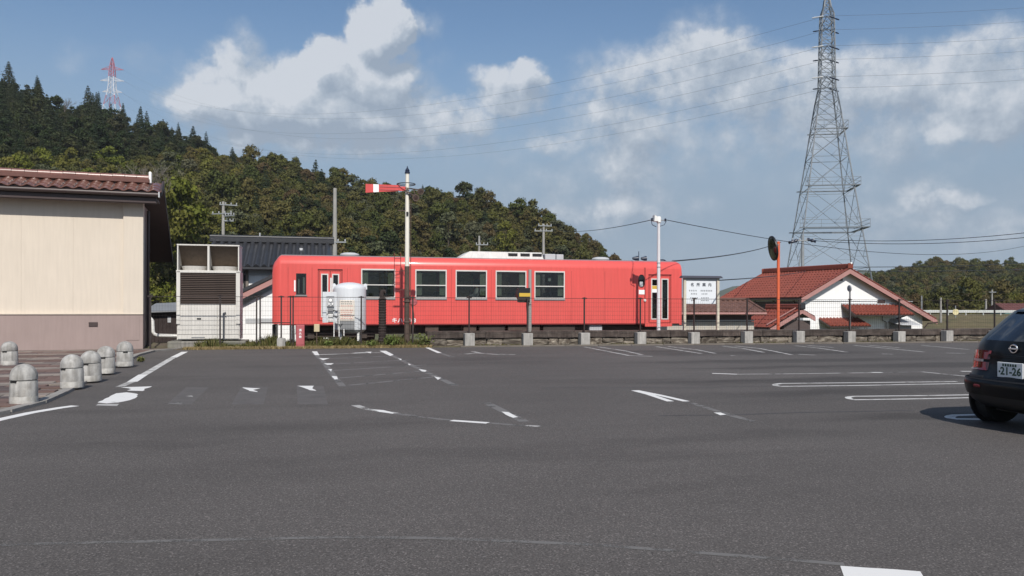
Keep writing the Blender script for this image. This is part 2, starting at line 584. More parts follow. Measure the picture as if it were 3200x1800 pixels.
m_timber = M('dark_timber', (.040, .028, .025), .9, .3, 6, bump=.5, bs=30, streak=.3)
m_stone = M('wall_stone', (.085, .068, .053), .95, .45, 2.2, bump=.9, bs=6, rnd=.4, tint=(.30, .265, .215), tfac=.85, ts=1.6)
m_coping = M('coping_stone', (.062, .047, .040), .95, .3, 4, bump=.8, bs=18, rnd=.18, streak=.3, tint=(.13, .105, .09), tfac=.6, ts=3)
m_ballast = M('ballast', (.13, .10, .08), .95, .4, 12, bump=1, bs=20)
m_earth = M('earth_strip', (.12, .095, .07), .95, .3, 5, bump=.6, bs=30, tint=(.10, .11, .04), tfac=.6, ts=1.2)
m_steel = M('rail_steel', (.10, .065, .05), .6, .2, metal=.3)
m_shutter = M('beige_wall', (.52, .48, .42), .8, .06, 2, streak=.08)
m_roofred = M('red_tile_roof', (.205, .048, .030), .5, .14, 3, rnd=.10)
m_roofdark = M('slate_grey_tile', (.035, .036, .040), .42, .2, 4, rnd=.15, spec=.5)
m_roofbrown = M('brown_tile_roof', (.16, .085, .065), .55, .2, 4, rnd=.15)
m_barge = M('pink_bargeboard', (.42, .22, .20), .7, .08)
m_bark = M('tree_bark', (.07, .055, .042), .9, .3, 6)
m_palebark = M('pale_bark', (.20, .175, .15), .9, .2, 6)


# ------------------------------------------------------------------ asphalt and paint materials
def asphalt_mat():
    m, nt, b = newmat('asphalt')
    N, L = nt.nodes, nt.links
    tc = N.new('ShaderNodeTexCoord')

    def noise(scale, detail, rough=.55, mp=None):
        n = N.new('ShaderNodeTexNoise'); n.inputs['Scale'].default_value = scale
        n.inputs['Detail'].default_value = detail; n.inputs['Roughness'].default_value = rough
        src = tc.outputs['Object']
        if mp:
            q = N.new('ShaderNodeMapping'); q.inputs['Scale'].default_value = mp
            L.new(src, q.inputs[0]); src = q.outputs[0]
        L.new(src, n.inputs['Vector'])
        return n.outputs['Fac']

    def mr(s, a, bb, c, d, smooth=False):
        q = N.new('ShaderNodeMapRange')
        if smooth: q.interpolation_type = 'SMOOTHSTEP'
        for i, x in enumerate((a, bb, c, d)): q.inputs[i + 1].default_value = x
        L.new(s, q.inputs[0]); return q.outputs[0]

    def mul(a, bb):
        q = N.new('ShaderNodeMath'); q.operation = 'MULTIPLY'
        L.new(a, q.inputs[0]); L.new(bb, q.inputs[1]); return q.outputs[0]
    big = mr(noise(.16, 5), .3, .7, .86, 1.12)
    mid = mr(noise(.9, 6, .6, (.45, 1.4, 1)), .3, .7, .93, 1.07)
    fine = mr(noise(70, 3, .7), .3, .72, .60, 1.42)
    grit = N.new('ShaderNodeTexVoronoi'); grit.inputs['Scale'].default_value = 120
    L.new(tc.outputs['Object'], grit.inputs['Vector'])
    sep = N.new('ShaderNodeSeparateColor'); L.new(grit.outputs['Color'], sep.inputs[0])
    spk = mr(sep.outputs[0], .80, 1.0, 1.0, 2.1)
    spd = mr(sep.outputs[1], .80, 1.0, 1.0, .55)
    # old oil stains and tyre tracks across the stalls, darker
    st = noise(.42, 5, .6, (.28, 1.0, 1))
    stain = mr(st, .52, .68, 1.0, .80, True)
    # oil-darkened stalls and a resurfaced strip: (u, v, half length, half width, darkening)
    wn = N.new('ShaderNodeTexNoise'); wn.inputs['Scale'].default_value = .9; wn.inputs['Detail'].default_value = 5
    L.new(tc.outputs['Object'], wn.inputs['Vector'])
    ws = N.new('ShaderNodeVectorMath'); ws.operation = 'MULTIPLY_ADD'
    L.new(wn.outputs['Color'], ws.inputs[0]); ws.inputs[1].default_value = (2.4, 1.1, 0); ws.inputs[2].default_value = (-1.2, -.55, 0)
    wp_ = N.new('ShaderNodeVectorMath'); wp_.operation = 'ADD'
    L.new(tc.outputs['Object'], wp_.inputs[0]); L.new(ws.outputs[0], wp_.inputs[1])
    for (px, py, ru, rv, dk) in [(2350, 1103, 4.5, .9, .30), (2050, 1098, 2.2, .8, .26), (2480, 1127, 5.0, .7, .34), (2950, 1140, 4.0, .8, .30), (2400, 1148, 2.6, .35, .30), (2640, 1186, 4.2, .55, .30),
                                 (2780, 1222, 3.0, .5, .22), (2900, 1300, 1.6, .35, .30), (2420, 1232, 2.0, .5, .14), (1500, 1120, 3.0, .8, .14), (950, 1330, 2.2, .6, .12), (2250, 1370, 1.8, .35, .16), (420, 1390, 1.2, .3, .14), (1300, 1420, 2.0, .3, .12), (2100, 1520, 1.0, .2, .12)]:
        cu, cv = uv(G(px, py))
        sb = N.new('ShaderNodeVectorMath'); sb.operation = 'SUBTRACT'; L.new(wp_.outputs[0], sb.inputs[0]); sb.inputs[1].default_value = (cu, cv, 0)
        ml = N.new('ShaderNodeVectorMath'); ml.operation = 'MULTIPLY'; L.new(sb.outputs[0], ml.inputs[0]); ml.inputs[1].default_value = (1 / ru, 1 / rv, 0)
        ln_ = N.new('ShaderNodeVectorMath'); ln_.operation = 'LENGTH'; L.new(ml.outputs[0], ln_.inputs[0])
        stain = mul(stain, mr(ln_.outputs['Value'], .35, 1.25, 1 - dk, 1.0, True))
    v = mul(mul(mul(big, mid), mul(fine, spk)), mul(spd, stain))
    vm = N.new('ShaderNodeVectorMath'); vm.operation = 'SCALE'
    vm.inputs[0].default_value = (.0945, .0855, .0805)
    L.new(v, vm.inputs['Scale'])
    L.new(vm.outputs[0], b.inputs['Base Color'])
    b.inputs['Roughness'].default_value = .88
    b.inputs['Specular IOR Level'].default_value = .3
    bp = N.new('ShaderNodeBump'); bp.inputs['Strength'].default_value = .35; bp.inputs['Distance'].default_value = .006
    L.new(noise(150, 3, .7), bp.inputs['Height']); L.new(bp.outputs[0], b.inputs['Normal'])
    return m, (.096, .0875, .0845)


m_asphalt, ASP = asphalt_mat()


def paint_mat(name, wear, colr=(.70, .69, .67)):
    """road paint worn through to the asphalt; wear 0 = fresh, 1 = nearly gone"""
    m, nt, b = newmat(name)
    N, L = nt.nodes, nt.links
    tc = N.new('ShaderNodeTexCoord')
    a = N.new('ShaderNodeTexNoise'); a.inputs['Scale'].default_value = 3.0; a.inputs['Detail'].default_value = 8; a.inputs['Roughness'].default_value = .7
    c = N.new('ShaderNodeTexNoise'); c.inputs['Scale'].default_value = 60; c.inputs['Detail'].default_value = 4; c.inputs['Roughness'].default_value = .7
    for n in (a, c): L.new(tc.outputs['Object'], n.inputs['Vector'])
    ad = N.new('ShaderNodeMath'); ad.operation = 'MULTIPLY_ADD'
    L.new(c.outputs['Fac'], ad.inputs[0]); ad.inputs[1].default_value = .45; L.new(a.outputs['Fac'], ad.inputs[2])
    mr = N.new('ShaderNodeMapRange')
    lo = .42 + wear * .42
    mr.inputs[1].default_value = lo; mr.inputs[2].default_value = lo + .16
    L.new(ad.outputs[0], mr.inputs[0])
    b.inputs['Base Color'].default_value = (*colr, 1)
    b.inputs['Roughness'].default_value = .8
    tr = N.new('ShaderNodeBsdfTransparent')
    mx = N.new('ShaderNodeMixShader')
    L.new(mr.outputs[0], mx.inputs[0]); L.new(tr.outputs[0], mx.inputs[1]); L.new(b.outputs[0], mx.inputs[2])
    L.new(mx.outputs[0], N['Material Output'].inputs[0])
    return m


m_paint = paint_mat('white_road_paint', .05)
m_paint_w = paint_mat('worn_road_paint', .34, (.40, .39, .375))
m_paint_vw = paint_mat('nearly_gone_road_paint', .34, (.155, .148, .142))
m_ghost = M('old_paint_shadow', (.097, .089, .085), .85, .2, 4, bump=.2, bs=120)
m_seam = M('asphalt_seam_tar', (.055, .050, .050), .75, .25, 6)

# ================================================================== SETTING
V0 = 26.0            # far edge of the car park
lot = struct(MB().box(-90, 90, -40, V0, -.5, 0), 'parking_lot', m_asphalt)
base_gr = M('grass_ground', (.105, .095, .045), .95, .3, .6, tint=(.07, .085, .03), tfac=.8, ts=.08)
gmb = MB()
rad = [0, 60, 200, 600, 1400, 2250]
gmb.add([(r * math.cos(t * math.pi / 24), r * math.sin(t * math.pi / 24), -.55) for r in rad[1:] for t in range(48)] + [(0, 0, -.55)],
        [(i * 48 + k, i * 48 + (k + 1) % 48, (i + 1) * 48 + (k + 1) % 48, (i + 1) * 48 + k) for i in range(4) for k in range(48)] + [(240, k, (k + 1) % 48) for k in range(48)])
struct(gmb, 'ground', base_gr, 'world')


# ---- painted markings (flat sheets 4 mm over the asphalt)
def stroke(pix, w, mat, z=.004, jag=.0):
    """polyline on the ground, given by where it is seen, w metres wide"""
    pts = [G(x, y) for x, y in pix]
    L_, R_ = [], []
    dense = []
    for a, b in zip(pts[:-1], pts[1:]):
        n = max(1, int((b - a).length / .35))
        for i in range(n): dense.append(a.lerp(b, i / n))
    dense.append(pts[-1])
    for i, p in enumerate(dense):
        d = (dense[min(i + 1, len(dense) - 1)] - dense[max(i - 1, 0)]); d.z = 0; d.normalize()
        nrm = Vector((-d.y, d.x, 0))
        L_.append(p + nrm * (w / 2 + random.uniform(-jag, jag)))
        R_.append(p - nrm * (w / 2 + random.uniform(-jag, jag)))
    n = len(dense)
    mb = MB()
    mb.add([(*q.xy, z) for q in L_ + R_], [(i, i + 1, n + i + 1, n + i) for i in range(n - 1)])
    return mark(mb, mat)


MARKS = [0]


def mark(mb, mat, name='painted_line'):
    MARKS[0] += 1
    mb.v = [(p[0], p[1], p[2] * .25 + MARKS[0] * .000008) for p in mb.v]
    ob = bpy.data.objects.new(name, mb.mesh(name, mat))
    col.objects.link(ob)
    ob.parent = lot
    ob.matrix_parent_inverse = Matrix.Rotation(-A, 4, 'Z')
    return ob


def blot(pix, mat, z=.004, jag=.012, name='painted_patch'):
    pts = [G(x, y) for x, y in pix]
    out = []
    for a, b in zip(pts, pts[1:] + pts[:1]):
        n = max(1, int((b - a).length / .12))
        for i in range(n):
            q = a.lerp(b, i / n)
            out.append((q.x + random.uniform(-jag, jag), q.y + random.uniform(-jag, jag), z))
    return mark(MB().add(out, [tuple(range(len(out)))]), mat, name)


def q7(x, y): return (250 + x * .6017, 1080 + y * .6017)
def q8(x, y): return (1800 + x * .5435, 1050 + y * .5435)


# left edge line
m_paint_w2 = paint_mat('scuffed_road_paint', .30, (.55, .54, .52))
stroke([q7(545, 32), q7(485, 62)], .17, m_paint)
stroke([q7(480, 64), q7(280, 182)], .15, m_paint_w2)
stroke([q7(330, 150), q7(272, 188)], .17, m_paint)
stroke([q7(268, 188), q7(205, 215)], .13, m_paint_w)
stroke([(236, 1268), (190, 1274), (95, 1290), (0, 1311), (-160, 1350)], .15, m_paint)
# worn arrow by the pavement
blot([q7(92, 296), q7(150, 268), q7(190, 248), q7(240, 243), q7(300, 250), q7(296, 268), q7(262, 284), q7(200, 296), q7(140, 300)], m_paint)
blot([q7(85, 311), q7(100, 303), q7(205, 303), q7(190, 313)], m_paint_w)
blot([q7(212, 216), q7(375, 212), q7(340, 224), q7(330, 236), q7(245, 234), q7(270, 226)], m_paint)
# ghosts of the old crossing bars
for q in ([(450, 305), (580, 305), (670, 216), (552, 216)], [(788, 306), (955, 306), (978, 214), (838, 214)], [(1132, 306), (1290, 306), (1266, 210), (1126, 210)]):
    blot([q7(*p) for p in q], m_ghost, .003, 0, 'old_paint_patch')
blot([q7(440, 300), q7(520, 290), q7(545, 300), q7(525, 306)], m_paint_vw, .005)
blot([q7(550, 262), q7(580, 260), q7(592, 266)], m_paint_w, .005)
blot([q7(842, 217), q7(935, 222), q7(900, 230), q7(925, 242), q7(880, 236)], m_paint, .005)
blot([q7(1130, 209), q7(1216, 209), q7(1206, 222), q7(1226, 235), q7(1190, 231), q7(1170, 220)], m_paint, .005)
# hatched island
stroke([q7(1207, 30), q7(1262, 80), q7(1330, 172), q7(1366, 212)], .12, m_paint_vw)
stroke([q7(1562, 27), q7(1640, 60), q7(1780, 130), q7(1950, 207)], .13, m_paint_vw)
for (a, b, wr) in (((1215, 48), (1335, 44), m_paint), ((1420, 39), (1515, 33), m_paint), ((1335, 44), (1600, 34), m_paint_w), ((1245, 70), (1650, 52), m_paint_vw),
                   ((1275, 98), (1720, 74), m_paint_vw), ((1300, 130), (1800, 100), m_paint_vw), ((1330, 170), (1830, 128), m_paint_vw), ((1400, 206), (1870, 160), m_paint_vw)):
    stroke([q7(*a), q7(*b)], .12, wr)
for q in ([(1205, 30), (1232, 30), (1245, 50), (1222, 50)], [(1242, 66), (1298, 66), (1262, 76)], [(1266, 92), (1320, 92), (1305, 100), (1285, 100)],
          [(1290, 122), (1310, 122), (1305, 136)], [(1308, 158), (1335, 160), (1342, 174), (1322, 176)], [(1480, 33), (1515, 32), (1510, 40)],
          [(1556, 27), (1590, 27), (1630, 48), (1612, 54), (1585, 42)], [(1650, 66), (1672, 70), (1668, 76)], [(1704, 93), (1722, 98), (1710, 102)],
          [(1760, 122), (1800, 128), (1795, 136), (1775, 134)], [(1840, 160), (1875, 168), (1860, 178)]):
    blot([q7(*p) for p in q], m_paint, .007, .006)
# arc
stroke([q7(1430, 310), q7(1490, 330), q7(1640, 352)], .11, m_paint_w, jag=.01)
blot([q7(1520, 332), q7(1580, 336), q7(1632, 349), q7(1625, 354), q7(1560, 345)], m_paint, .007)
stroke([q7(1640, 352), q7(1780, 373), q7(1930, 388)], .10, m_paint_vw)
stroke([q7(1930, 389), q7(2120, 402)], .11, m_paint)
stroke([q7(2120, 402), q7(2250, 412), q7(2395, 420)], .09, m_paint_vw)
stroke([q7(2318, 416), q7(2385, 420)], .10, m_paint_w, .007)
stroke([q7(2112, 297), q7(2200, 340), q7(2310, 395)], .13, m_paint_vw)
blot([q7(2188, 344), q7(2230, 346), q7(2275, 372), q7(2250, 376)], m_paint, .007)
# stall lines along the far edge
stroke([q7(1800, 9), q7(1868, 38)], .13, m_paint)
stroke([q7(1868, 38), q7(1935, 60)], .12, m_paint_vw)
for a, b in (((2005, 44), (2060, 38)), ((2060, 38), (2180, 47)), ((2180, 45), (2260, 47)), ((2040, 30), (2075, 38))):
    stroke([q7(*a), q7(*b)], .14, m_paint_w)
for q in ([(50, 63), (190, 90), (300, 111)], [(118, 61), (280, 85), (380, 108)], [(462, 61), (600, 82), (720, 101)], [(530, 60), (700, 80), (800, 100)],
          [(845, 58), (960, 72), (1080, 94)], [(915, 57), (1060, 72), (1240, 108)], [(1255, 55), (1400, 70), (1560, 93)], [(1330, 54), (1480, 66)],
          [(1600, 54), (1800, 72), (2000, 92)], [(1680, 53), (1860, 68)], [(1990, 54), (2260, 78)]):
    stroke([q8(*p) for p in q], .12, m_paint_w)
for a, b in (((290, 112), (440, 117)), ((890, 112), (918, 113)), ((1280, 105), (1380, 110)), ((1760, 103), (1822, 105)), ((2130, 98), (2240, 100))):
    stroke([q8(*a), q8(*b)], .13, m_paint_w)
stroke([q8(785, 215), q8(930, 220)], .12, m_paint)
stroke([q8(930, 220), q8(1300, 217), q8(1700, 211)], .10, m_paint_w)
stroke([q8(1700, 210), q8(1762, 210)], .13, m_paint)
stroke([q8(1762, 210), q8(2000, 206)], .09, m_paint_vw)
stroke([q8(1990, 206), q8(2150, 222), q8(2330, 240)], .11, m_paint_w)
stroke([q8(2215, 203), q8(2330, 204)], .12, m_paint)
# hairpin stall lines
def hairpin(tip, top, bot, w):
    t = G(*q8(*tip))
    a = [G(*q8(*p)) for p in top]; b = [G(*q8(*p)) for p in bot]
    pts = list(reversed(a)) + [t] + b
    # round the tip
    out = []
    n = len(pts)
    for i, p in enumerate(pts):
        if p is t:
            for s_ in range(1, 6):
                k = s_ / 6
                out.append(pts[i - 1] * (1 - k) ** 2 + t * 2 * k * (1 - k) + pts[i + 1] * k * k)
        else: out.append(p)
    L_, R_ = [], []
    for i, p in enumerate(out):
        d = out[min(i + 1, len(out) - 1)] - out[max(i - 1, 0)]; d.z = 0; d.normalize()
        nr = Vector((-d.y, d.x, 0)) * w / 2
        L_.append(p + nr); R_.append(p - nr)
    n = len(out)
    mark(MB().add([(*q.xy, .004) for q in L_ + R_], [(i, i + 1, n + i + 1, n + i) for i in range(n - 1)]), m_paint_h)


m_paint_h = paint_mat('stall_line_paint', .26, (.58, .57, .55))
hairpin((1105, 281), [(1180, 273), (1600, 269), (2190, 262)], [(1180, 290), (1600, 285), (2240, 273)], .09)
hairpin((1530, 353), [(1600, 347), (2000, 343), (2400, 336)], [(1600, 367), (2000, 361), (2400, 352)], .09)
hairpin((2120, 466), [(2180, 456), (2500, 448)], [(2180, 477), (2500, 480)], .12)
# worn V
stroke([q8(335, 313), q8(420, 335), q8(545, 376)], .11, m_paint)
stroke([q8(345, 313), q8(480, 340), q8(637, 376)], .11, m_paint)
stroke([q8(637, 376), q8(760, 416), q8(1020, 492)], .10, m_paint_vw)
blot([q8(790, 441), q8(835, 441), q8(862, 453), q8(825, 456)], m_paint, .007)
stroke([q8(860, 452), q8(1015, 493)], .06, m_paint_vw, .006)
# foreground
blot([(2626, 1768), (2880, 1787), (2896, 1815), (2910, 1850), (2660, 1850), (2640, 1812)], m_paint, .004, .008)
stroke([(-150, 1712), (0, 1703), (260, 1697), (660, 1688), (1056, 1679), (1366, 1682), (1863, 1703), (2360, 1741), (2640, 1764)], .05, paint_mat('hairline_paint', .42, (.145, .138, .132)))
# tar seams
stroke([q8(-200, 300), q8(40, 296), q8(600, 298), q8(1130, 288)], .05, m_seam, .0025, .01)
stroke([q8(480, 458), q8(860, 455), q8(1300, 440), q8(1940, 428)], .05, m_seam, .0025, .01)

# ---- pavement in front of the building, with kerb and pavers
pave_edge = [(560, 1091), (470, 1099), (420, 1112), (372, 1134), (300, 1170), (230, 1206), (180, 1232), (110, 1262), (0, 1292), (-150, 1322), (-420, 1370)]
pe = [G(x, y) for x, y in pave_edge]
pv = struct(MB().ext([(*p.xy, -.2) for p in pe] + [(-22, 9, -.2), (-30, 22, -.2), (-22, 28, -.2), (-10.2, 24.6, -.2)], (0, 0, .218)), 'pavement',
            M('pavement_bed', (.20, .17, .15), .95, .25, 3, bump=.3), 'world')
# kerb stones
kb = MB()
for a, b in zip(pe[:-1], pe[1:]):
    n = max(1, round((b - a).length / .6))
    for i in range(n):
        p, q = a.lerp(b, i / n), a.lerp(b, (i + 1) / n)
        d = (q - p).normalized()
        s_ = d * .006
        nr = Vector((d.y, -d.x, 0)) * -.14
        k = MB().ext([(*(p + s_).xy, -.1), (*(q - s_).xy, -.1), (*(q - s_ + nr).xy, -.1), (*(p + s_ + nr).xy, -.1)], (0, 0, .145 + random.uniform(-.004, .004)))
        ob = bpy.data.objects.new('kerb_stone', k.mesh('kerb_stone', m_kerb)); col.objects.link(ob); ob.parent = pv


def inside(pt, poly):
    c = False
    for i in range(len(poly)):
        a, b = poly[i], poly[i - 1]
        if (a[1] > pt[1]) != (b[1] > pt[1]) and pt[0] < (b[0] - a[0]) * (pt[1] - a[1]) / (b[1] - a[1]) + a[0]: c = not c
    return c


ppoly = [(p.x - .22, p.y + .10) for p in pe] + [(-22, 9), (-30, 22), (-17, 21.8), (-11.2, 24.0)]
m_pav = [M('paver_red_brown', (.135, .085, .072), .9, .2, 5, bump=.3, bs=60, rnd=.25), M('paver_buff', (.22, .185, .16), .9, .2, 5, bump=.3, bs=60, rnd=.2),
         M('paver_plum', (.10, .075, .072), .9, .2, 5, bump=.3, bs=60, rnd=.25)]
pm = [MB().cbox(-.295, .295, -.145, .145, 0, .028, .006).mesh('paver', m) for m in m_pav]
BA = R(19.5)
spots = []
for j in range(-10, 75):
    for i in range(-10, 60):
        lx = -25 + i * .6 + (.3 if j % 2 else 0)
        ly = 8 + j * .3
        x = lx * math.cos(BA) - ly * math.sin(BA); y = lx * math.sin(BA) + ly * math.cos(BA)
        if inside((x, y), ppoly) and x / y > -.70:
            row = j % 6
            kind = 1 if row in (0, 1) else (2 if random.random() < .3 else 0)
            if random.random() < .12: kind = random.choice((0, 1, 2))
            spots.append((math.hypot(x, y), x, y, kind))
spots.sort()
rest = [MB(), MB(), MB()]
for n, (d, x, y, k) in enumerate(spots):
    if n < 300:
        piece('paver', pm[k], pv, (x, y, .012 + random.uniform(-.002, .002)), (random.uniform(-.004, .004), random.uniform(-.004, .004), BA))
    else:
        ca, sa = math.cos(BA), math.sin(BA)
        q = [(x + a * ca - b * sa, y + a * sa + b * ca) for a, b in ((-.295, -.145), (.295, -.145), (.295, .145), (-.295, .145))]
        rest[k].add([(*p, .02) for p in q] + [(*p, .04) for p in q], [(4, 5, 6, 7), (0, 1, 5, 4), (1, 2, 6, 5), (2, 3, 7, 6), (3, 0, 4, 7)])
for k in range(3):
    if rest[k].v:
        o = rest[k].build('far_pavers', m_pav[k], pv); o['kind'] = 'stuff'

# ---- strip between the lot and the wall, track bed, rails, old platform
struct(MB().box(-90, 90, V0 + .16, 26.95, -.5, .03), 'verge_strip', m_earth)
gut = struct(MB().box(-90, 90, V0 - .05, V0 + .155, -.3, -.006), 'gutter_bed', m_earth)
m_kerb_d = M('dirty_kerb', (.15, .13, .11), .9, .25, 3, bump=.3, bs=40)
kme = MB().cbox(-.594, .594, -.075, .075, 0, .075, .008).mesh('kerb_stone', m_kerb_d)
for i in range(4, 32):
    piece('kerb_stone', kme, gut, (i * 1.2 + .3, V0 + .08, -.03 + random.uniform(-.006, .006)), (0, 0, random.uniform(-.004, .004)))
struct(MB().box(-90, 120, 28.35, 34.5, -.8, -.34), 'track_bed', m_ballast)
for v in (30.62, 31.69):
    struct(MB().box(-90, 120, v - .035, v + .035, -.34, -.2), 'rail', m_steel)
uw0 = U(1335, 26.5)
struct(MB().box(-90, uw0 - .2, V0 - .02, V0 + .16, -.2, .012), 'grass_edge', m_earth)
struct(MB().box(uw0 + .3, 90, 26.9, 28.3, -.5, .47), 'platform', M('platform_earth', (.10, .075, .062), .95, .3, 4, bump=.6, bs=20))
struct(MB().ext([(-90, 26.951, -.5), (-90, 26.951, .06), (-90, 27.6, .16), (-90, 28.3, .02), (-90, 28.34, -.5)], (90 + uw0 + .29, 0, 0)), 'trackside_bank', m_earth)
# embankment and field at the right
emb = MB()
emb.ext([(38, 50, -.6), (38, 64, .62), (38, 72, .66), (38, 82, -.6)], (150, 0, 0))
struct(emb, 'road_embankment', M('embankment_grass', (.135, .105, .048), .95, .35, 1.5, tint=(.085, .085, .03), tfac=.7, ts=.4, bump=.5, bs=6))

# ================================================================== HILLS AND WOODS
SK = np.array([(-900, 190), (-370, 190), (0, 248), (120, 265), (190, 318), (290, 305), (350, 340), (420, 372), (520, 392), (600, 418), (650, 440), (745, 475), (890, 488), (970, 524),
               (1030, 562), (1120, 576), (1320, 590), (1490, 615), (1640, 642), (1775, 700), (1840, 738), (1890, 780), (1940, 815), (1990, 850), (2100, 960)], float)


def hill_mesh(name, xs, sky, Yr, Yb, treeh, mat, nt_=28):
    """terrain whose crest (less the trees) lies at the bearings and heights of the photographed skyline, Yr metres off"""
    vs = []
    ts = np.linspace(0, 1.6, nt_)
    for x in xs:
        ys = np.interp(x, sky[:, 0], sky[:, 1])
        yr, yb = Yr(x), Yb(x)
        zr = max((yh(x) - ys) / F * yr + H - treeh(x), -3)
        k = (x - 1600) / F
        for t in ts:
            Y = yb + (yr - yb) * t
            if t <= 1: z = zr * (t ** 1.05) - .6
            else: z = zr * (1 - .35 * (t - 1)) - .6
            vs.append((k * Y, Y, z))
    n = len(ts)
    mb = MB()
    mb.v = vs
    for i in range(len(xs) - 1):
        for j in range(n - 1):
            mb.f.append((i * n + j, (i + 1) * n + j, (i + 1) * n + j + 1, i * n + j + 1)); mb.mi.append(0)
    return struct(mb, name, mat, 'world', smooth=60)


m_floor = M('forest_floor', (.045, .045, .022), .95, .4, .2)
hYr = lambda x: np.interp(x, [-900, 0, 1200, 1900, 2100], [270, 262, 240, 212, 205])
hYb = lambda x: np.interp(x, [-900, 0, 700, 1300, 1900, 2100], [80, 88, 98, 120, 165, 180])
hTh = lambda x: np.interp(x, [0, 700, 800, 1500, 1900], [5.6, 5.4, 4.4, 4.0, 3.1])
hill_mesh('wooded_hill', np.linspace(-900, 2100, 90), SK, hYr, hYb, hTh, m_floor)
SK2 = np.array([(2480, 905), (2560, 885), (2640, 868), (2700, 855), (2800, 838), (2880, 818), (2950, 805), (3050, 812), (3150, 814), (3300, 818), (3600, 830), (4200, 850)], float)
rYr = lambda x: np.interp(x, [2500, 3200, 4200], [330, 350, 370])
rYb = lambda x: np.interp(x, [2500, 3200, 4200], [215, 200, 190])
hill_mesh('far_wooded_hill', np.linspace(2480, 4200, 40), SK2, rYr, rYb, lambda x: 5.0, m_floor)
SK3 = np.array([(1500, 958), (2050, 930), (2200, 912), (2290, 880), (2400, 872), (2560, 862), (2680, 828), (2720, 830), (2790, 852), (2900, 850), (3300, 855), (3900, 930)], float)
hill_mesh('distant_hill', np.linspace(1500, 3900, 80), SK3, lambda x: 1500, lambda x: 900, lambda x: 8, M('distant_wood', (.055, .07, .035), .95, .5, .03, bump=1, bs=.05))


# ---- tree kinds
def card_mesh(pos, nrm, size, tint, name, mat, asp=.8, tri=False):
    """leaf-clump faces: pos (n,3), facing nrm, size (n,)"""
    n = len(pos)
    nrm = nrm / np.linalg.norm(nrm, axis=1, keepdims=True)
    ref = rng.normal(size=(n, 3))
    a = np.cross(nrm, ref); a /= np.linalg.norm(a, axis=1, keepdims=True)
    b = np.cross(nrm, a)
    a *= size[:, None] * .5; b *= (size * asp)[:, None] * .5
    if tri:
        v = np.stack([pos - a - b * .6, pos + a - b * .6, pos + b * 1.2], 1).reshape(-1, 3)
        k = 3
    else:
        bend = nrm * (size * .18)[:, None]
        v = np.stack([pos - a * 1.1 - bend, pos - b, pos + a * 1.1 - bend, pos + b], 1).reshape(-1, 3)
        k = 4
    me = bpy.data.meshes.new(name)
    me.vertices.add(n * k); me.vertices.foreach_set('co', v.ravel())
    me.loops.add(n * k); me.loops.foreach_set('vertex_index', np.arange(n * k))
    me.polygons.add(n); me.polygons.foreach_set('loop_start', np.arange(n) * k)
    me.polygons.foreach_set('loop_total', np.full(n, k))
    at = me.attributes.new('tint', 'FLOAT', 'POINT')
    at.data.foreach_set('value', np.repeat(tint, k).astype(np.float32))
    me.materials.append(mat)
    me.update(calc_edges=True)
    return me


def broad_crown(name, mat, h=9.0, rw=3.2, n=1500, lobes=16, leaf=.55, low=.2, seed=0):
    g = np.random.default_rng(seed)
    P_, Nn, T_ = [], [], []
    cs = []
    for i in range(lobes):
        t = g.uniform(0, 1)
        z = h * (low + (1 - low) * (.12 + .76 * t))
        env = rw * math.sqrt(max(.05, 1 - (2 * t - .85) ** 2 * .75))
        ang = i * 2.4 + g.uniform(-.4, .4)
        rr = env * g.uniform(.35, .78)
        cs.append((rr * math.cos(ang), rr * math.sin(ang), z, rw * g.uniform(.34, .52), g.uniform(0, 1)))
    cs.append((0, 0, h * .82, rw * .5, .5))
    per = n // len(cs)
    for (x, y, z, r, tt) in cs:
        d = g.normal(size=(per, 3)); d /= np.linalg.norm(d, axis=1, keepdims=True)
        d[:, 2] = np.where(d[:, 2] < -.35, -d[:, 2] * .6, d[:, 2])
        rad_ = r * g.uniform(.62, 1.08, per)
        p = np.array([x, y, z]) + d * rad_[:, None] * np.array([1, 1, .82])
        P_.append(p); Nn.append(d + g.normal(size=(per, 3)) * .55)
        T_.append(np.clip(.5 * tt + g.uniform(0, .5, per), 0, 1))
    p = np.concatenate(P_)
    return card_mesh(p, np.concatenate(Nn), g.uniform(.6, 1.25, len(p)) * leaf, np.concatenate(T_), name, mat)


def conifer_crown(name, mat, h=13.0, rw=2.4, n=1500, seed=0, low=.12, leaf=.6):
    g = np.random.default_rng(seed)
    t = g.uniform(0, 1, n) ** .8
    t = 1 - t
    tier = np.floor(t * 17) / 17 + g.uniform(0, .6 / 17, n)
    lump = 1 + .22 * np.sin(tier * 61 + 1.3 * seed)
    ang = g.uniform(0, 2 * np.pi, n)
    lob = 1 + .22 * np.sin(ang * 5 + tier * 40) + .12 * np.sin(ang * 9 - tier * 23)
    env = rw * (1 - tier) ** .82 * lump * lob + .12
    fr = np.sqrt(g.uniform(.12, 1, n))
    r = env * fr
    z = h * (low + (1 - low) * tier) - r * .32 + .25
    p = np.stack([r * np.cos(ang), r * np.sin(ang), z], 1)
    nr = np.stack([np.cos(ang) * .8, np.sin(ang) * .8, np.full(n, .75)], 1) + g.normal(size=(n, 3)) * .45
    sz = g.uniform(.55, 1.2, n) * leaf * (.45 + .75 * (1 - tier))
    return card_mesh(p, nr, sz, g.uniform(0, 1, n) * (.5 + .5 * fr), name, mat, .7)


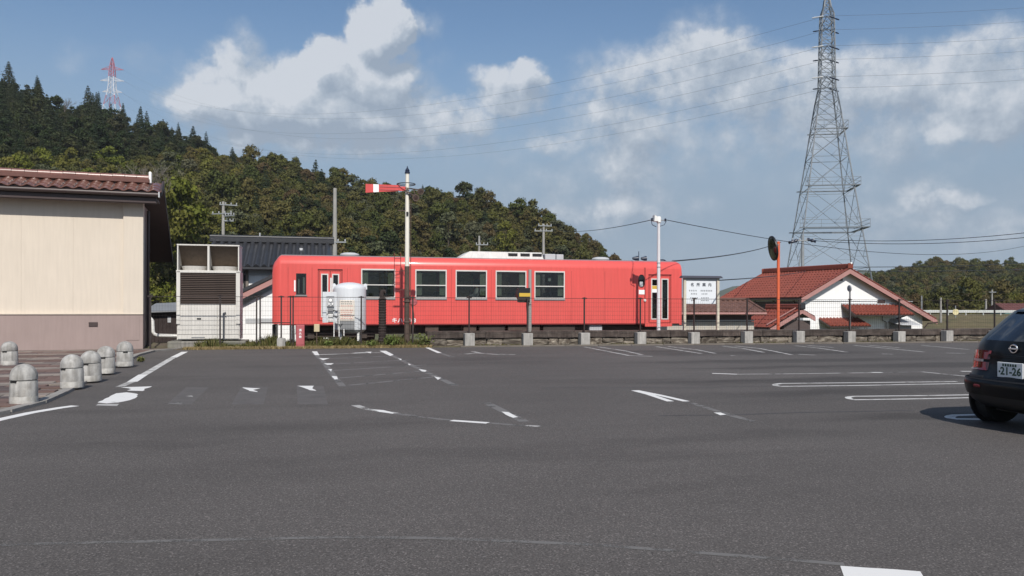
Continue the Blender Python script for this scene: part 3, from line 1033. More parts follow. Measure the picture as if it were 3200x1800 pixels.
lm_con = leaf_mat('conifer_needles', [(.016, .027, .011), (.022, .034, .013), (.030, .040, .016), (.038, .042, .018)])
lm_mix = leaf_mat('mixed_broadleaf', [(.044, .057, .014), (.064, .070, .017), (.084, .082, .020), (.062, .065, .020), (.092, .080, .024), (.082, .064, .024)])
lm_aut = leaf_mat('autumn_broadleaf', [(.062, .064, .022), (.082, .068, .027), (.092, .072, .030), (.078, .054, .025)])
lm_yel = leaf_mat('yellow_green_leaves', [(.075, .092, .014), (.115, .125, .018), (.095, .092, .020), (.125, .108, .022)])
lm_grey = leaf_mat('grey_green_leaves', [(.060, .070, .034), (.078, .084, .044), (.094, .092, .052)])
protos = {}
for i in range(3): protos['mix%d' % i] = broad_crown('crown_mix', lm_mix, 8.5 + i, 3.3 + .3 * i, 1500, 15 + 3 * i, .62, .1, 20 + i)
for i in range(2): protos['con%d' % i] = conifer_crown('crown_con', lm_con, 13 + 2 * i, 3.5 - .2 * i, 2200, 40 + i)
for i in range(2): protos['aut%d' % i] = broad_crown('crown_aut', lm_aut, 8, 3.2, 1300, 14, .58, .1, 50 + i)
for i in range(2): protos['yel%d' % i] = broad_crown('crown_yel', lm_yel, 7, 3.4, 1500, 18, .5, .05, 60 + i)
lm_dk = leaf_mat('dark_evergreen_leaves', [(.020, .034, .012), (.028, .042, .015), (.040, .048, .018), (.046, .046, .020)])
for i in range(2): protos['dk%d' % i] = broad_crown('crown_dark', lm_dk, 9.5, 2.9, 1700, 20, .55, .08, 80 + i)
protos['grey0'] = broad_crown('crown_grey', lm_grey, 8, 3.2, 1300, 15, .55, .12, 71)


def scatter(name, me, pts, rots, scl, label_kind='stuff'):
    """one stuff object: a point per tree, each point instancing the crown mesh (geometry nodes)"""
    po = bpy.data.objects.new(name + '_source', me)       # never linked to the scene
    pm_ = bpy.data.meshes.new(name)
    pm_.vertices.add(len(pts)); pm_.vertices.foreach_set('co', np.asarray(pts, dtype=np.float32).ravel())
    a = pm_.attributes.new('rot', 'FLOAT_VECTOR', 'POINT'); a.data.foreach_set('vector', np.asarray(rots, np.float32).ravel())
    a = pm_.attributes.new('scl', 'FLOAT_VECTOR', 'POINT'); a.data.foreach_set('vector', np.asarray(scl, np.float32).ravel())
    ob = bpy.data.objects.new(name, pm_); col.objects.link(ob); ob['kind'] = 'stuff'
    ng = bpy.data.node_groups.new(name, 'GeometryNodeTree')
    ng.interface.new_socket('Geometry', in_out='INPUT', socket_type='NodeSocketGeometry')
    ng.interface.new_socket('Geometry', in_out='OUTPUT', socket_type='NodeSocketGeometry')
    gi = ng.nodes.new('NodeGroupInput'); go = ng.nodes.new('NodeGroupOutput')
    inst = ng.nodes.new('GeometryNodeInstanceOnPoints')
    oi = ng.nodes.new('GeometryNodeObjectInfo'); oi.inputs['Object'].default_value = po; oi.inputs['As Instance'].default_value = True
    ar = ng.nodes.new('GeometryNodeInputNamedAttribute'); ar.data_type = 'FLOAT_VECTOR'; ar.inputs['Name'].default_value = 'rot'
    asn = ng.nodes.new('GeometryNodeInputNamedAttribute'); asn.data_type = 'FLOAT_VECTOR'; asn.inputs['Name'].default_value = 'scl'
    er = ng.nodes.new('FunctionNodeEulerToRotation')
    ng.links.new(gi.outputs[0], inst.inputs['Points'])
    ng.links.new(oi.outputs['Geometry'], inst.inputs['Instance'])
    ng.links.new(ar.outputs['Attribute'], er.inputs[0]); ng.links.new(er.outputs[0], inst.inputs['Rotation'])
    ng.links.new(asn.outputs['Attribute'], inst.inputs['Scale'])
    ng.links.new(inst.outputs[0], go.inputs[0])
    md = ob.modifiers.new('scatter', 'NODES'); md.node_group = ng
    return ob


def hill_z(x, Y):
    ys = np.interp(x, SK[:, 0], SK[:, 1]); yr, yb = hYr(x), hYb(x)
    zr = max((yh(x) - ys) / F * yr + H - hTh(x), -3)
    t = (Y - yb) / (yr - yb)
    return (zr * t ** 1.05 if t <= 1 else zr * (1 - .35 * (t - 1))) - .6, t


buckets = {k: [] for k in protos}
Y = 84.0
while Y < 300:
    sp = 2.75 + (Y - 84) * .0052
    X = -.95 * Y
    while X < .16 * Y:
        px_, py_ = X + rng.uniform(-1, 1) * sp * .45, Y + rng.uniform(-1, 1) * sp * .45
        X += sp
        x = 1600 + F * px_ / py_
        yb = hYb(x); yr = hYr(x)
        if py_ < yb or py_ > yr + 22 or x > 1985: continue
        z, t = hill_z(x, py_)
        if x < -650: continue
        s = rng.uniform(.36, .68) * (1.5 if rng.uniform() < .14 else 1.0)
        # what grows where: cedars high on the left, pale scrub low on the left, tawny wood at the right nose
        r_ = rng.uniform()
        elev = (z) / py_
        yy = yh(x) - (z + 6) / py_ * F
        if yy < 440 and x < 760: k = 'con%d' % rng.integers(2) if r_ < .30 else 'dk%d' % rng.integers(2)
        elif x < 800 and yy > 440: k = 'yel%d' % rng.integers(2) if r_ < .55 else 'mix%d' % rng.integers(3) if r_ < .9 else 'grey0'
        elif x < 1050: k = ('con%d' % rng.integers(2) if r_ < .06 else 'dk%d' % rng.integers(2) if r_ < .30 else 'mix%d' % rng.integers(3) if r_ < .86 else 'aut%d' % rng.integers(2))
        elif x > 1780: k = 'aut%d' % rng.integers(2) if r_ < .55 else 'mix%d' % rng.integers(3)
        else: k = ('mix%d' % rng.integers(3) if r_ < .58 else 'dk%d' % rng.integers(2) if r_ < .70 else 'grey0' if r_ < .88 else 'aut%d' % rng.integers(2))
        if k.startswith('con'): s *= .92
        if x > 1500: s *= .88
        if t > .9: s *= rng.uniform(.8, 1.15)
        buckets[k].append((px_, py_, z - .3, s, rng.uniform(.85, 1.15)))
    Y += sp * .9
# far right hill
Y = 195.0
while Y < 380:
    sp = 4.2
    X = .34 * Y
    while X < .80 * Y:
        px_, py_ = X + rng.uniform(-1, 1) * 2.4, Y + rng.uniform(-1, 1) * 2.4
        X += sp
        x = 1600 + F * px_ / py_
        yr, yb = rYr(x), rYb(x)
        if py_ < yb or py_ > yr + 14 or x < 2500: continue
        ys = np.interp(x, SK2[:, 0], SK2[:, 1])
        zr = (yh(x) - ys) / F * yr + H - 5.0
        t = (py_ - yb) / (yr - yb)
        z = (zr * t ** 1.05 if t <= 1 else zr) - .6
        r_ = rng.uniform()
        k = 'mix%d' % rng.integers(3) if r_ < .5 else 'aut%d' % rng.integers(2) if r_ < .72 else 'grey0' if r_ < .84 else 'dk%d' % rng.integers(2) if r_ < .985 else 'con0'
        s = rng.uniform(.42, .72) * (.8 if k[:3] == 'con' else 1)
        buckets[k].append((px_, py_, z - .3, s, rng.uniform(.85, 1.15)))
    Y += sp * .9
# scrub at the foot of the far hill, behind the embankment
for i in range(70):
    x = rng.uniform(2850, 3700); Y = rng.uniform(118, 190)
    k = random.choice(['yel0', 'yel1', 'aut0', 'mix0', 'mix1', 'aut1'])
    buckets[k].append(((x - 1600) / F * Y, Y, -.6, rng.uniform(.45, .75), 1.0))
wood_names = {'dk0': 'evergreen_wood', 'dk1': 'evergreen_wood', 'mix': 'broadleaf_wood', 'con': 'conifer_wood', 'aut': 'autumn_wood', 'yel': 'scrub_wood', 'gre': 'grey_green_wood'}
for k, b in buckets.items():
    if not b: continue
    b = np.array(b)
    n = len(b)
    rots = np.stack([rng.uniform(-.06, .06, n), rng.uniform(-.06, .06, n), rng.uniform(0, 6.28, n)], 1)
    scl = np.stack([b[:, 3] * b[:, 4], b[:, 3] * b[:, 4], b[:, 3] / b[:, 4] ** .5], 1)
    scatter(wood_names[k[:3]], protos[k], b[:, :3], rots, scl)


# ---- trees one can pick out
def tree(name, label, cat, px, py, Y, hgt, crown_me, base_h, width=1.0, trunk=True, group=None, low=.25):
    """a tree whose top is seen at (px, py), Y metres away, hgt metres tall"""
    top = P(px, py, Y)
    t = thing(name, label, cat, (top.x, top.y, top.z - hgt), 'world', group)
    tr = MB().tube([(top.x, top.y, top.z - hgt), (top.x + .1, top.y, top.z - hgt * .6), (top.x, top.y, top.z - hgt * .25)], [hgt * .022, hgt * .016, hgt * .006], 7)
    for k in range(5):
        a = k * 2.4
        z0 = top.z - hgt * (1 - low - .1 * k)
        tr.tube([(top.x, top.y, z0), (top.x + math.cos(a) * hgt * .1, top.y + math.sin(a) * hgt * .1, z0 + hgt * .09)], [hgt * .008, hgt * .003], 5)
    tr.build('trunk', m_bark, t)
    s = hgt / base_h
    piece('crown', crown_me, t, (0, 0, 0), (0, 0, random.uniform(0, 6)), (s * width, s * width, s))
    return t


def ridge_Y(x): return float(hYr(x)) - 3


cons = [(25, 188, 12, 1.0, 'tallest pointed cedar on the skyline at the far left of the hill'),
        (118, 238, 12, 1.0, 'broad dark cedar on the skyline just right of the tallest one'),
        (288, 287, 11, .9, 'forked dark cedar on the skyline left of the red and white pylon'),
        (345, 316, 8, .8, 'small dark cedar at the left foot of the red and white pylon'),
        (383, 318, 8, .8, 'small dark cedar at the right foot of the red and white pylon'),
        (457, 342, 10, .95, 'pointed cedar on the skyline right of the red and white pylon'),
        (508, 368, 9, .8, 'slim cedar top on the skyline between two taller pointed cedars'),
        (556, 378, 9, .8, 'low cedar top on the skyline left of the tall twin cedars'),
        (602, 390, 11, 1.0, 'tall conical cedar, left one of two standing above the slope'),
        (643, 406, 10, .85, 'narrow conical cedar, right one of two standing above the slope'),
        (725, 456, 9, 1.0, 'dark cedar where the cedars give way to broadleaf wood')]
for i, (x, y, h_, w_, lab) in enumerate(cons):
    tree('cedar_tree', lab, 'tree', x, y + 4, ridge_Y(x) - 6, h_, protos['con%d' % (i % 2)], 13.0 + 2 * (i % 2), w_, group='cedars on the left skyline')
for (x, y, Yd, h_, key, bh, w_, nm, lab) in [
        (1060, 553, 235, 5, 'mix0', 8.5, .7, 'skyline_tree', 'small round tree on the skyline left of the signal arm'),
        (1125, 557, 232, 6, 'con0', 13, 1.1, 'skyline_tree', 'dark tufted tree on the skyline above the signal arm tip'),
        (1207, 573, 232, 5, 'con1', 15, 1.0, 'skyline_tree', 'low dark tree on the skyline just above the red arm'),
        (1320, 577, 230, 6, 'con0', 13, .8, 'skyline_tree', 'small pointed dark tree on the skyline right of the signal post'),
        (1530, 596, 222, 8, 'mix1', 9.5, .8, 'skyline_tree', 'feathery dark tree on the skyline above the train air conditioner'),
        (1660, 622, 215, 9, 'mix2', 10.5, .9, 'skyline_tree', 'tall bushy dark tree on the skyline above the crossarm pole'),
        (1580, 694, 165, 7, 'yel0', 7, .8, 'bright_tree', 'bright yellow-green tree low on the hill above the train roof'),
        (560, 560, 104, 9, 'yel1', 7, .85, 'bright_tree', 'yellow-green tree right behind the gable of the cream building'),
        (500, 580, 100, 9, 'yel0', 7, .8, 'bright_tree', 'yellow-green tree half hidden behind the cream building roof corner'),
        (1400, 660, 170, 8, 'grey0', 8, .9, 'grey_tree', 'pale grey-green tree on the hillside right of the signal post'),
        (3045, 966, 92, 2.6, 'yel0', 7, 1.3, 'round_bush', 'rounded green bush beside the guard rail at the far right')]:
    tree(nm, lab, 'bush' if 'bush' in nm else 'tree', x, y, Yd, h_, protos[key], bh, w_)


def bare_tree(name, label, px, py, Y, hgt, mat, depth=4, seed=1):
    g = random.Random(seed)
    top = P(px, py, Y)
    b0 = Vector((top.x, top.y, top.z - hgt))
    t = thing(name, label, 'tree', tuple(b0), 'world')
    trunk, crown = MB(), MB()

    def grow(p, d, ln, r, lev):
        q = p + d * ln
        mid = p.lerp(q, .5) + Vector((g.uniform(-1, 1), g.uniform(-1, 1), 0)) * ln * .06
        (trunk if lev == 0 else crown).tube([p, mid, q], [r, r * .8, r * .6], 5 if lev < 2 else 4)
        if lev < depth:
            for k in range(3 if lev else 4):
                nd = (d + Vector((g.uniform(-1, 1), g.uniform(-1, 1), g.uniform(-.2, .5))) * .75).normalized()
                grow(q.lerp(p, g.uniform(0, .35)), nd, ln * g.uniform(.55, .8), r * .55, lev + 1)
    grow(b0, Vector((.05, 0, 1)), hgt * .33, hgt * .022, 0)
    trunk.build('trunk', mat, t); crown.build('crown', mat, t)
    return t


bare_tree('bare_tree', 'bare pale-branched tree above the right end of the cream building roof', 470, 462, 72, 8, m_palebark, 5, 3)
bare_tree('bare_tree', 'leafless greyish tree on the skyline right of the last cedars', 800, 448, 232, 9, M('grey_twigs', (.16, .14, .12), .9, .1), 5, 5)
bare_tree('bare_tree', 'tiny bare tree in front of the white house wall', 2722, 985, 47, 2.2, m_bark, 3, 9)
bare_tree('bare_tree', 'faint bare tree on the skyline between cedars left of the pylon', 200, 292, 246, 9, bpy.data.materials['grey_twigs'], 5, 12)

# ================================================================== LEFT BUILDING
def cream_building():
    c0 = Vector((-11.25, 24.4, .018))
    t = bpy.data.objects.new('cream_building', None); col.objects.link(t)
    t.location = c0; t.rotation_euler.z = BA
    ORG[t.name] = (0, 0, 0)
    tag(t, 'cream panelled building with mauve base and red tiled eaves at the left', 'building')
    # walls (local: x along the front to the right, y back, z up)
    MB().cbox(-14, -.0, .0, .35, 0, 1.06, .01).build('plinth', m_mauve, t)
    MB().box(-14, -.56, .2, .4, 1.06, 4.55).build('wall_core', m_dark, t)
    x = -.56
    while x > -14:
        MB().cbox(x - 1.3492, x - .0008, .07, .205, 1.075, 4.45, .0015).build('wall_panel', m_cream, t)
        x -= 1.35
    MB().cbox(-.555, 0, -.005, .35, 1.075, 4.50, .008).build('corner_pilaster', m_cream, t)
    MB().box(-.46, -.10, -.012, .01, .28, 1.0).build('access_panel', m_mauve, t)
    MB().box(-14, 0, -.03, .06, 1.062, 1.085).build('drip_ledge', m_cream, t)
    vg = MB().box(-1.48, -1.24, -.02, .01, .70, .83).build('wall_vent', m_brownmetal, t)
    for k in range(4): MB().box(-1.465, -1.255, -.03, -.018, .715 + k * .03, .730 + k * .03).build('slat', m_soffit, vg)
    MB().box(-.03, 0, .355, 1.5, 0, 4.4).build('side_wall', m_mauve, t)
    MB().box(-1.4, -1.3, 1.5, 4.4, 0, 3.3).build('rear_side_wall', m_soffit, t)
    # eaves
    MB().box(-14, .42, -.30, .45, 4.50, 4.56).build('soffit', m_soffit, t)
    MB().cbox(-14, .40, -.42, -.30, 4.40, 4.60, .02).build('fascia', m_brownmetal, t)
    gt = MB().tube([(-14, -.52, 4.66), (.47, -.52, 4.66)], .07, 10).build('gutter', m_brownmetal, t, smooth=50)
    MB().box(.46, .50, -.60, -.44, 4.58, 4.74).build('gutter_end', m_greyl, gt)
    # side overhang: soffit and bargeboard run down the back slope
    def zs(y): return 5.16 - (y - .35) * .455
    MB().hexa([(-.02, .35, 4.9), (.52, .35, 4.9), (.52, 4.75, zs(4.75) - .26), (-1.4, 4.75, zs(4.75) - .26), (-.02, .35, 4.96), (.52, .35, 4.96), (.52, 4.75, zs(4.75) - .2), (-1.4, 4.75, zs(4.75) - .2)]).build('verge_soffit', m_soffit, t)
    MB().ext([(.50, -.48, 4.62), (.50, .35, 4.95), (.50, 4.8, zs(4.8) - .32), (.50, 4.8, zs(4.8) - .04), (.50, .35, 5.20), (.50, -.48, 4.84)], (.05, 0, 0)).build('bargeboard', m_brownmetal, t)
    rf = MB().ext([(-14, .40, 5.02), (-14, 4.8, zs(4.8) - .14), (-14, 4.8, zs(4.8) - .02), (-14, .40, 5.14)], (14.55, 0, 0)).build('rear_roof', m_tile_red, t)
    MB().ext([(-14, -.55, 4.70), (-14, .35, 5.04), (-14, .35, 5.10), (-14, -.55, 4.76)], (14.53, 0, 0)).build('roof_deck', m_brownmetal, t)
    # S-shaped pantiles, each its own piece
    mb = MB()
    n = 10
    w, ln = .33, .36
    for j in (0, 1):
        for i in range(n + 1):
            a = i / n
            z = .030 * math.sin(a * 2 * math.pi - .6) + (.012 if j == 0 else 0)
            mb.v.append((a * w, j * ln, z + .02)); 
    for j in (0, 1):
        for i in range(n + 1):
            a = i / n
            z = .030 * math.sin(a * 2 * math.pi - .6) + (.012 if j == 0 else 0)
            mb.v.append((a * w, j * ln, z))
    m1 = n + 1
    for i in range(n):
        mb.f += [(i, i + 1, m1 + i + 1, m1 + i), (2 * m1 + i, 2 * m1 + i + 1, i + 1, i)]
        mb.mi += [0, 0]
    tile = mb.mesh('roof_tile', m_tile_red, smooth=40)
    sl = math.atan2(.34, .9)
    for r_ in range(3):
        for i in range(24):
            yy = -.60 + r_ * .30
            piece('roof_tile', tile, t, (.55 - (i + 1) * .33, yy, 4.755 + (yy + .55) * .378 + .004), (sl, 0, 0), (1, 1, 1))
    # ridge: two courses and rounded caps
    MB().cbox(-14, .15, .22, .48, 5.10, 5.24, .02).build('ridge_course', m_tile_red, t)
    cap = MB().tube([(0, 0, 0), (.325, 0, 0)], .095, 10).mesh('ridge_tile', m_tile_pale, smooth=50)
    for i in range(20): piece('ridge_tile', cap, t, (.13 - (i + 1) * .335, .35, 5.27 + random.uniform(-.006, .006)))
    MB().cbox(.12, .20, .28, .42, 5.10, 5.47, .02).build('ridge_end', m_whiteplain, t)
    # down pipe and insulated pipe
    MB().tube([(.07, .75, .02), (.07, .75, 4.3)], .045, 8).build('downpipe', m_brownmetal, t, smooth=50)
    MB().tube([(.02, 1.0, .95), (.10, 1.0, .95), (.18, .98, .85), (.2, .95, .5), (.24, .95, .42), (.34, .95, .38), (1.3, .98, .35)], .055, 8).build('insulated_pipe', m_white, t, smooth=50)
    return t


cream_building()

# ================================================================== BOLLARDS
def bollard_proto():
    t = thing('stone_bollard', '', 'bollard', (0, 0, 0), 'world')
    mc = M('bollard_concrete', (.40, .39, .37), .9, .2, 10, bump=.5, bs=70, streak=.38, rnd=.06, tint=(.22, .20, .17), tfac=.5, ts=7)
    mw = M('bollard_lower_band', (.56, .545, .51), .85, .16, 10, bump=.4, bs=70, streak=.2, rnd=.06, tint=(.25, .22, .18), tfac=.55, ts=9)
    MB().lathe([(.168, 0), (.172, .012), (.170, .10)], 28).build('base_band', mw, t, smooth=40)
    MB().lathe([(.170, .1005), (.166, .300), (.160, .308)], 28).build('shaft', mc, t, smooth=40)
    MB().lathe([(.148, .306), (.148, .318)], 28).build('groove', m_grey, t, smooth=40)
    dome = [(.160, .316), (.166, .322)] + [(.166 * math.cos(a), .325 + .04 + .165 * math.sin(a)) for a in [i * math.pi / 2 / 9 for i in range(0, 9)]] + [(.0001, .531)]
    MB().lathe(dome, 28).build('domed_cap', mc, t, smooth=40)
    MB().box(-.045, .045, -.172, -.145, .290, .312).build('chain_slot', m_dark, t)
    return t


bp = bollard_proto()
for i, (x, y, rz, lab) in enumerate([
        (75, 1260, -.25, 'largest and nearest domed stone bollard beside the kerb'),
        (226, 1211, -.35, 'second domed stone bollard along the kerb, with dark streaks on its cap'),
        (285, 1190, .0, 'third domed stone bollard along the kerb from the nearest one'),
        (331, 1166, .15, 'fourth domed stone bollard along the kerb from the nearest one'),
        (391, 1144, .5, 'last and farthest domed stone bollard of the kerb row'),
        (30, 1141, .0, 'lone domed stone bollard standing back on the pavers near the building')]):
    o = bp if i == 0 else copy_tree(bp)
    p = G(x, y, .030); o.location = p; o.rotation_euler = (random.uniform(-.02, .02), random.uniform(-.02, .02), rz)
    o.scale = (1, 1, random.uniform(.98, 1.03))
    tag(o, lab, 'bollard', 'domed stone bollards on the pavement')

# ================================================================== LOW STONE WALL
def stone_wall():
    u0, u1 = uw0, 34.0
    t = thing('stone_wall', 'low dark stone retaining wall with coping behind the parking stalls', 'wall', (u0, 26.6, 0))
    MB().box(u0 + .05, u1 + 16, 26.68, 26.895, -.4, .44).build('wall_core', m_dark, t)
    u = u0
    k = 0
    while u < u1:
        w = random.uniform(1.5, 2.3)
        z1 = .50 + random.uniform(-.012, .012)
        mb = MB()
        n = 6
        for i in range(n):     # an uneven, slightly broken coping block
            a0, a1 = u + .006 + (w - .012) * i / n, u + .006 + (w - .012) * (i + 1) / n
            if i == 0: p0 = (26.50 + random.uniform(-.02, .02), z1 + random.uniform(-.012, .012), .275 + random.uniform(-.012, .012))
            p1 = (26.50 + random.uniform(-.025, .025), z1 + random.uniform(-.015, .015), .275 + random.uniform(-.015, .015))
            mb.hexa([(a0, p0[0], p0[2]), (a1, p1[0], p1[2]), (a1, 26.89, .27), (a0, 26.89, .27), (a0, p0[0] + .02, p0[1]), (a1, p1[0] + .02, p1[1]), (a1, 26.895, z1), (a0, 26.895, z1)])
            p0 = p1
        mb.build('coping_block', m_coping, t)
        u += w
    shapes = []
    for s_ in range(9):
        g = random.Random(s_)
        bm = bmesh.new()
        bmesh.ops.create_icosphere(bm, subdivisions=2, radius=1)
        for v in bm.verts:
            q = v.co
            for ax in range(3): q[ax] = math.copysign(abs(q[ax]) ** .28, q[ax])
            v.co = Vector((q[0] * (1 + g.uniform(-.05, .05)), q[1] * (1 + g.uniform(-.25, .25)), q[2] * (1 + g.uniform(-.08, .08))))
        me = bpy.data.meshes.new('stone'); bm.to_mesh(me); bm.free(); me.materials.append(m_stone); shapes.append(me)
    u = u0 + .1
    while u < u1:
        w = random.uniform(.30, .85)
        if random.random() < .25:
            h1 = random.uniform(.09, .15)
            piece('stone', random.choice(shapes), t, (u + w / 2 - u0, .03 + random.uniform(-.03, .03), h1 / 2 + .01), (0, 0, 0), (w * .52, .09, h1 * .5))
            piece('stone', random.choice(shapes), t, (u + w / 2 - u0, .04 + random.uniform(-.03, .02), h1 + (.255 - h1) / 2), (0, 0, 0), (w * .5, .09, (.255 - h1) * .52))
        else:
            piece('stone', random.choice(shapes), t, (u + w / 2 - u0, .03 + random.uniform(-.04, .02), .13), (0, random.uniform(-.06, .06), 0), (w * .52, .10, .125 * random.uniform(.85, 1.05)))
        u += w
    return t


stone_wall()

# ================================================================== MESH FENCE
def fence():
    vf = 26.32
    xs = [470, 688, 802, 813, 879, 908, 916, 1129, 1290, 1466, 1648, 1826, 2001, 2169, 2335, 2497, 2655, 2810, 2960, 3108, 3252, 3390]
    us = [U(x, vf) for x in xs]
    t = thing('mesh_fence', 'dark brown wire mesh fence with posts along the far edge of the lot', 'fence', (us[0], vf, 0))
    fm = [MB().cbox(-.165, .165, -.15, .15, -.05, .385, .012).mesh('footing', m_conc)]
    for i, (x, u) in enumerate(zip(xs, us)):
        foot = x >= 1400
        ztop = 1.66
        if foot: piece('footing', fm[0], t, (u - us[0], random.uniform(-.02, .02), .06 + random.uniform(-.015, .02)), (0, 0, random.uniform(-.04, .04)))
        p = MB().box(u - .023, u + .023, vf - .023, vf + .023, .42 if foot else .0, ztop).build('post', m_post, t)
        MB().box(u - .09, u + .09, vf - .034, vf - .027, ztop - .045, ztop - .005).build('clamp', m_post, p)
        MB().box(u - .031, u + .031, vf - .031, vf + .031, ztop + .0, ztop + .012).build('post_cap', m_post, p)
    for a, b in zip(us[:-1], us[1:]):
        if b - a < .2: continue
        mb = MB()
        r = .0013
        n = max(2, round((b - a) / .085))
        z0, z1 = .46, 1.63
        for i in range(1, n):
            x = a + (b - a) * i / n
            mb.hexa([(x - r, vf - r, z0), (x + r, vf - r, z0), (x + r, vf + r, z0), (x - r, vf + r, z0), (x - r, vf - r, z1), (x + r, vf - r, z1), (x + r, vf + r, z1), (x - r, vf + r, z1)])
        for k in range(9):
            z = z0 + (z1 - z0) * k / 8
            rr = .008 if k == 8 else (.004 if k in (0,) else .0022)
            mb.box(a, b, vf - rr - .008, vf + rr - .008, z - rr, z + rr)
        mb.build('mesh_panel', m_post, t)
    # gate leaf bar at the left opening
    MB().box(us[3], us[5], vf - .015, vf + .015, .80, .83).build('gate_bar', m_post, t)
    return t


fence()
# stubs of two fence-side concrete blocks in the grass
one(MB().cbox(U(866, 26.2), U(892, 26.2), 26.1, 26.35, 0, .33, .012), 'concrete_block', m_conc, 'small square concrete block in the grass beside the red box', 'block', (U(879, 26.2), 26.2, 0))

# ================================================================== AIR-CONDITIONING UNIT
def hvac():
    v = 26.95
    u0, u1 = U(552, v), U(749, v)
    z = lambda y: ZU(650, y, v)
    t = thing('cooling_unit', 'large cream outdoor cooling unit with dark louvre and two open hoods', 'cooling unit', ((u0 + u1) / 2, v, 0))
    mw = M('cream_cabinet_paint', (.66, .635, .59), .55, .05, 2, streak=.10)
    MB().cbox(u0 - .25, u1 + .2, v - .15, v + 1.25, 0, z(1066), .02).build('plinth', m_conc_d, t)
    zb, zt, zg0, zg1, zh = z(1062), z(905), z(949), z(853), z(765)
    zt = z(847)
    cab = MB().cbox(u0, u1, v + .05, v + 1.1, zb, zt, .01).build('cabinet', mw, t)
    gx0, gx1 = U(563, v), U(737, v)
    MB().box(gx0, gx1, v + .044, v + .05, zg0, zg1).build('louvre_backing', m_dark, t)
    n = 17
    sl = MB().hexa([(gx0, v + .005, 0), (gx1, v + .005, 0), (gx1, v + .045, .02), (gx0, v + .045, .02), (gx0, v + .005, .012), (gx1, v + .005, .012), (gx1, v + .045, .034), (gx0, v + .045, .034)])
    slm = sl.mesh('louvre_slat', M('louvre_bronze', (.085, .062, .052), .5, .15, 4), (0, v, 0))
    cx = (u0 + u1) / 2
    for k in range(n):
        piece('louvre_slat', slm, t, (-cx, 0, zg0 + (zg1 - zg0) * (k + .1) / n))
    for a, b, c, d in ((u0 - .01, gx0, zb + .5, zt), (gx1, u1 + .01, zb + .5, zt), (u0 - .02, u1 + .02, zg1, zt + .02)):
        MB().cbox(a, b, v - .01, v + .05, c, d, .008).build('frame_rail', mw, t)
    # service doors
    s1, s2 = U(552, v) + .03, U(679, v)
    d1 = MB().cbox(s1, s2 - .01, v + .02, v + .05, zb + .03, zg0 - .10, .006).build('service_door', mw, t)
    d2 = MB().cbox(s2 + .01, u1 - .03, v + .02, v + .05, zb + .03, zg0 - .10, .006).build('service_door', mw, t)
    MB().box(U(615, v), U(628, v), v + .005, v + .02, z(998), z(994)).build('handle', m_black, d1)
    MB().box(U(598, v), U(640, v), v + .012, v + .02, z(1056), z(1053)).build('name_strip', m_grey, d1)
    MB().tube([(U(700, v), v - .02, z(1060)), (U(700, v), v - .02, z(978)), (U(706, v), v - .02, z(976))], .028, 8).build('drain_pipe', m_grey, t, smooth=50)
    # hoods
    hb = zt + .02
    hx0, hx1, hm = U(553, v), U(747, v), U(651, v)
    MB().box(hx0, hx0 + .035, v, v + 1.0, hb, zh).build('hood_side', mw, t)
    MB().box(hx1 - .035, hx1, v, v + 1.0, hb, zh).build('hood_side', mw, t)
    MB().box(hm - .03, hm + .03, v, v + 1.0, hb, zh - .03).build('hood_divider', mw, t)
    MB().box(hx0 - .01, hx1 + .01, v - .01, v + 1.02, zh - .03, zh + .01).build('hood_top', mw, t)
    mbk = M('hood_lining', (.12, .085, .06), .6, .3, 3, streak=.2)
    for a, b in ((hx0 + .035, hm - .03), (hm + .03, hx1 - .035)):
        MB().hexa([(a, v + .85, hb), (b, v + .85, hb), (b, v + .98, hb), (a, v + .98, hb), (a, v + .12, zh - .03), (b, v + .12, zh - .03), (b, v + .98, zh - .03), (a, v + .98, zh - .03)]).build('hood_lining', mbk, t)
        q = MB().lathe([(.36, 0), (.40, .10), (.41, .14), (.0001, .15)], 20, ((a + b) / 2, v + .45, hb))
        q.build('fan_cowl', mw, t, smooth=40)


hvac()

